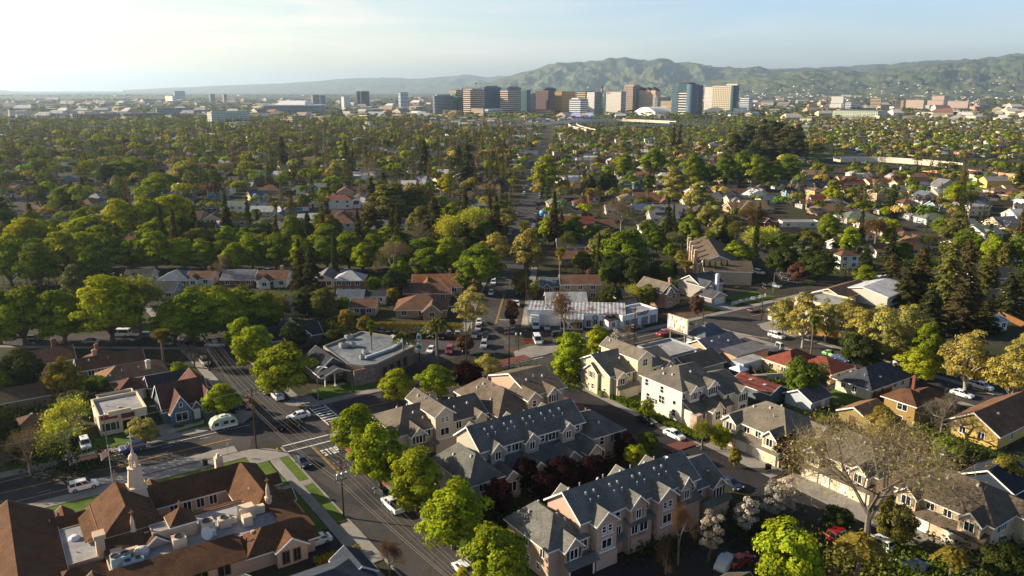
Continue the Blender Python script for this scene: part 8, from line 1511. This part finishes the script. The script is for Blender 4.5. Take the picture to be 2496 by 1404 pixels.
# freeway viaducts
def viaduct(label,pix,zd,w,col='#9c988e',piers=4,wall=1.8):
    pts=[]
    for px,py in pix: pts.append(at(px,py,zd))
    # smooth
    P=[]
    for a,b_,c,d in zip([pts[0]]+pts[:-2],pts[:-1],pts[1:],pts[2:]+[pts[-1]]):
        for k in range(6):
            t=k/6; f=lambda i:.5*(2*b_[i]+(c[i]-a[i])*t+(2*a[i]-5*b_[i]+4*c[i]-d[i])*t*t+(3*b_[i]-a[i]-3*c[i]+d[i])*t**3); P.append((f(0),f(1)))
    P.append(pts[-1]); th=thing('freeway_viaduct',label,'bridge',(P[0][0],P[0][1],0)); ox,oy=P[0]; P=[(x-ox,y-oy) for x,y in P]
    nrm=[]
    for i in range(len(P)):
        d=Vector(P[min(i+1,len(P)-1)])-Vector(P[max(i-1,0)]); d.normalize(); nrm.append(Vector((-d.y,d.x)))
    deck=MB(); par=MB(); road=MB()
    for i in range(len(P)-1):
        a,b_=Vector(P[i]),Vector(P[i+1]); l0,l1,r0,r1=a+nrm[i]*w/2,b_+nrm[i+1]*w/2,a-nrm[i]*w/2,b_-nrm[i+1]*w/2
        deck.hexa([(*r0,zd-2),(*r1,zd-2),(*l1,zd-2),(*l0,zd-2)],[(*r0,zd),(*r1,zd),(*l1,zd),(*l0,zd)])
        for s in (1,-1):
            p0,p1=a+nrm[i]*s*w/2,b_+nrm[i+1]*s*w/2; q0,q1=a+nrm[i]*s*(w/2+.3),b_+nrm[i+1]*s*(w/2+.3)
            c=[(*p0,0),(*p1,0),(*q1,0),(*q0,0)]
            if s<0: c=c[::1]
            else: c=c[::-1]
            par.hexa([(x,y,zd-1.9) for x,y,_ in c][::-1],[(x,y,zd+wall) for x,y,_ in c][::-1])
        k=.92; road.q((*(a-nrm[i]*w/2*k),zd+.05),(*(b_-nrm[i+1]*w/2*k),zd+.05),(*(b_+nrm[i+1]*w/2*k),zd+.05),(*(a+nrm[i]*w/2*k),zd+.05))
    obj('deck',deck,'concrete',th,C(col)); obj('parapet',par,'concrete',th,C('#c9c2b2')); obj('carriageway',road,'asphalt',th)
    for k in range(piers):
        i=int((k+.5)*len(P)/piers); p=P[i]; mb=MB(); mb.box(p[0]-1.4,p[0]+1.4,p[1]-1.4,p[1]+1.4,0,zd-2); mb.box(p[0]-w*.4,p[0]+w*.4,p[1]-1.5,p[1]+1.5,zd-3.2,zd-2.02); obj('pier',mb,'concrete',th,C('#c9bda8'))
    return th
viaduct('long low freeway viaduct crossing in front of downtown',[(1080,312),(1230,310),(1330,301),(1420,294),(1520,293),(1640,298)],9,16,piers=7); viaduct('curving ramp of the freeway interchange',[(1440,318),(1402,308),(1398,300),(1430,295.5),(1500,294)],9.5,13,piers=4); viaduct('second straight freeway deck behind the meadow',[(1480,316),(1580,306),(1720,303)],7,14,piers=5); viaduct('pale concrete overpass with dark underside in the right suburbs',[(2040,388),(2140,388),(2260,396),(2332,403)],8,12,'#b5aa96',3,1.6)
strip('freeway',[at(860,262),at(985,270),at(1100,285),at(1250,294),at(1400,291)],34,'concrete_deck',z=.3); strip('freeway',[at(1050,323),at(1220,320),at(1400,319)],20,'asphalt',z=.3); strip('freeway',[at(1560,344),at(1700,352),at(1860,350)],18,'asphalt',z=.3); strip('freeway',[at(2330,412),at(2420,415),at(2600,420)],16,'asphalt',z=.3)
def wall_px(label,a,b_,h,col,name='sound_wall'):
    (ax,ay),(bx,by)=at(*a),at(*b_); L=math.hypot(bx-ax,by-ay); mb=MB(); mb.box(0,L,-.3,.3,0,h); n=int(L/12)
    for k in range(n+1): mb.box(k*L/max(n,1)-.4,k*L/max(n,1)+.4,-.45,.45,0,h+.3)
    o=obj(name,mb,'stucco',None,C(col),(ax,ay,0),math.atan2(by-ay,bx-ax)); o['label']=label; o['category']='wall'
wall_px('long pinkish sound wall on the right below the overpass',(2325,425),(2475,441),5,'#c79a80'); wall_px('pinkish wall piece left under the overpass',(2240,417),(2300,424),5,'#c0927a'); wall_px('pale freeway wall in front of the interchange',(1233,321),(1360,322),4,'#cfc8b8'); wall_px('long sunlit freeway wall below the parking structures',(1150,292),(1420,296),5,'#cdbfa4')
# meadows
for pix in ([(0,241.5),(420,241.5),(470,238.5),(60,238)],[(1530,330),(1600,322),(1760,332),(1860,346),(1650,346)],[(1880,392),(1920,366),(2010,372),(2060,384),(2100,388)],[(2240,405),(2500,416),(2500,432),(2330,420)],[(2290,440),(2500,448),(2500,478),(2340,470)]): poly('meadow',pix,'meadow',z=.2)
# pale low roofs scattered on the plain
fb=random.Random(8)
for _ in range(1500):
    D=1650*math.exp(fb.uniform(0,1.7)); X=D*fb.uniform(-.68,.68); px,py=proj(X,D,0)
    if px<1000 and 235.5<py<244: continue
    if 1040<px<1960 and py>268 and fb.random()<.85: continue
    k=fb.random()**2; w=fb.uniform(12,30)+k*40*D/4000; d=fb.uniform(10,25)+k*15; h=fb.uniform(3,6)+k*8
    wc=C(fb.choice(['#c3bdb0','#b9ac96','#b3a08a','#a5a098','#c4baac','#b08d78','#94918a'])); rc=C(fb.choice(['#c2c2be','#b3b0a8','#8f8678','#7a7068','#cfcdc6','#865c48']))
    tone_box(X,D,w,d,h,fb.choice([.1,.1,-.5,1.0]),wc,rc,0 if fb.random()<.6 else .3)
tone_obj('distant_buildings','countless pale low buildings scattered over the plain','buildings')
for hn in ('hills','hills.001'):
    o=bpy.data.objects.get(hn); vs=o.data.vertices
    zm=max(v.co.z for v in vs)
    for v in vs:
        z=v.co.z
        if z<2 or z>zm*.36 or fb.random()>.07*(1-z/(zm*.36)): continue
        if mnoise.noise(Vector((v.co.x*.0011,v.co.y*.0011,5)))<-.05: continue
        n0=len(BV); tone_box(v.co.x+fb.uniform(-60,60),v.co.y+fb.uniform(-60,60),fb.uniform(12,26),fb.uniform(10,18),fb.uniform(5,8),fb.uniform(-.6,.6),C('#e2d6c2'),C(fb.choice(['#c9b8a4','#a08070','#d9d2c6'])))
        for k in range(n0,len(BV)): BV[k]=(BV[k][0],BV[k][1],BV[k][2]+z-3)
tone_obj('hillside_houses','tiny pale houses dotted over the lower hill slopes','houses')
# ================================================================ labels for everything placed from tables
LM=[('the church',400,1230),('the white bungalow',285,1000),('the slate-blue cottage',435,985),('the long ranch houses',300,885),('the porch bungalow',815,905),('the restaurant',890,850),('the tudor house',725,820),('the pink townhouses',1520,1240),('the slate-roofed townhouses',1290,1060),('the cream towered townhouse',1080,1000),('the brown-roofed townhouse',1230,930),('the beige townhouse',1500,910),('the white townhouse',1690,950),('the twin-garage townhouse',1870,1040),('the corner shop',1560,770),('the workshop row',1400,760),('the billboard',1655,800),('the terracotta-roofed house',1960,880),('the charcoal hip house',2120,930),('the mustard house',2235,970),('the yellow gabled house',2400,1040),('the rusty-roofed shed',1848,940),('the beige hall',1980,770),('the white-grey hall',2150,715),('the grey chimney house',1745,690),('the chimney townhouse row',1740,610),('the twin-gabled tan house',1635,720),('the red-roofed house',1068,690),('the square tan house',1410,705),('the grey two-storey cube house',857,695),('the mint green twin-gable house',1150,558),('the white-block church hall',1388,430),('the blue-white house',1563,455),('the dark conifer clump',2290,680),('the white craftsman house',2350,555),('the motel',2395,490),('the overpass',2180,392),('the freeway ramp',1400,300),('the mint apartment block',540,290),('the arena',703,260),('the tallest tower',1685,245),('the water tower',27,280),('the golden trees',360,510),('the tree-lined street',640,640),('the large lime tree',276,740),('the blossom trees',1850,1220),('the big bare tree',2110,1180),('the bright round tree',1920,1345),('the avenue',1275,560),('the slim cypress',818,620),('the bare pollard',548,660),('the green grove',1810,410),('the sky-blue gable house',916,575),('the twin white gables',735,470),('the terracotta mall',2060,315),('the left edge',5,500),('the right edge',2490,560),('the meadow',1700,338)]
def rel(px,py,lx,ly):
    dx,dy=px-lx,py-ly; far='well ' if math.hypot(dx,dy)>150 else 'just ' if math.hypot(dx,dy)<55 else ''
    if abs(dx)>abs(dy)*1.3: return far+('left of' if dx<0 else 'right of')
    return far+('above' if dy<0 else 'below')
ALL=set(USED)
def assign(o,words,px,py,ht,group):
    near=sorted(LM,key=lambda l:math.hypot(px-l[1],(py-l[2])*1.2)); opts=[]
    L1=near[0]; base=f"{words} {rel(px,py,*L1[1:])} {L1[0]}"; opts.append(base)
    for L in near[1:7]: opts.append(f"{base} and {rel(px,py,*L[1:])} {L[0]}")
    for L in near[1:5]:
        for L_ in near[2:6]: opts.append(f"{words} {rel(px,py,*L[1:])} {L[0]} and {rel(px,py,*L_[1:])} {L_[0]}")
    pre=['taller','shorter','broader','slimmer','lower','fuller','far','near']
    opts+=[f"{p} {q}" for p in pre for q in opts[:6]]
    for q in opts:
        if q not in ALL and len(q.split())<=16: ALL.add(q); o['label']=q; break
    else:
        o['label']=opts[0]
    if group and o.get('group') is None: o['group']=group
SHAPE={}
for (o,x,y,Ht,R,words) in TREES:
    if o['label']!='?': continue
    px,py=proj(x,y,Ht*.6); w=2*R*ppm(y); wd=words
    if w>105: wd='large '+wd
    elif w<34: wd='small '+wd
    assign(o,wd,px,py,Ht,{'palm tree':'palm trees','bush':'bushes'}.get(o['category'],'trees of the neighbourhood'))
for (o,x,y,h,words,st) in HOUSES:
    px,py=proj(x,y,h); assign(o,words,px,py,h,'houses of the suburb')
for (o,x,y,h,words,lab) in VEH:
    if o['label']!='?': continue
    px,py=proj(x,y,1); assign(o,words,px,py,h,None)
_dup={}
for o in bpy.data.objects:
    if o.parent is None and o.get('label'): _dup.setdefault(o['label'],[]).append(o)
for l,os_ in _dup.items():
    if len(os_)>1:
        os_.sort(key=lambda o:o.location.y)
        for k,o in enumerate(os_[1:]):
            w=['second','third','fourth','fifth','sixth','seventh','eighth','ninth','tenth'][min(k,8)]
            if len(l.split())<16: o['label']=f"{w} nearest {l}" if len(l.split())<15 else f"{w} {l}"
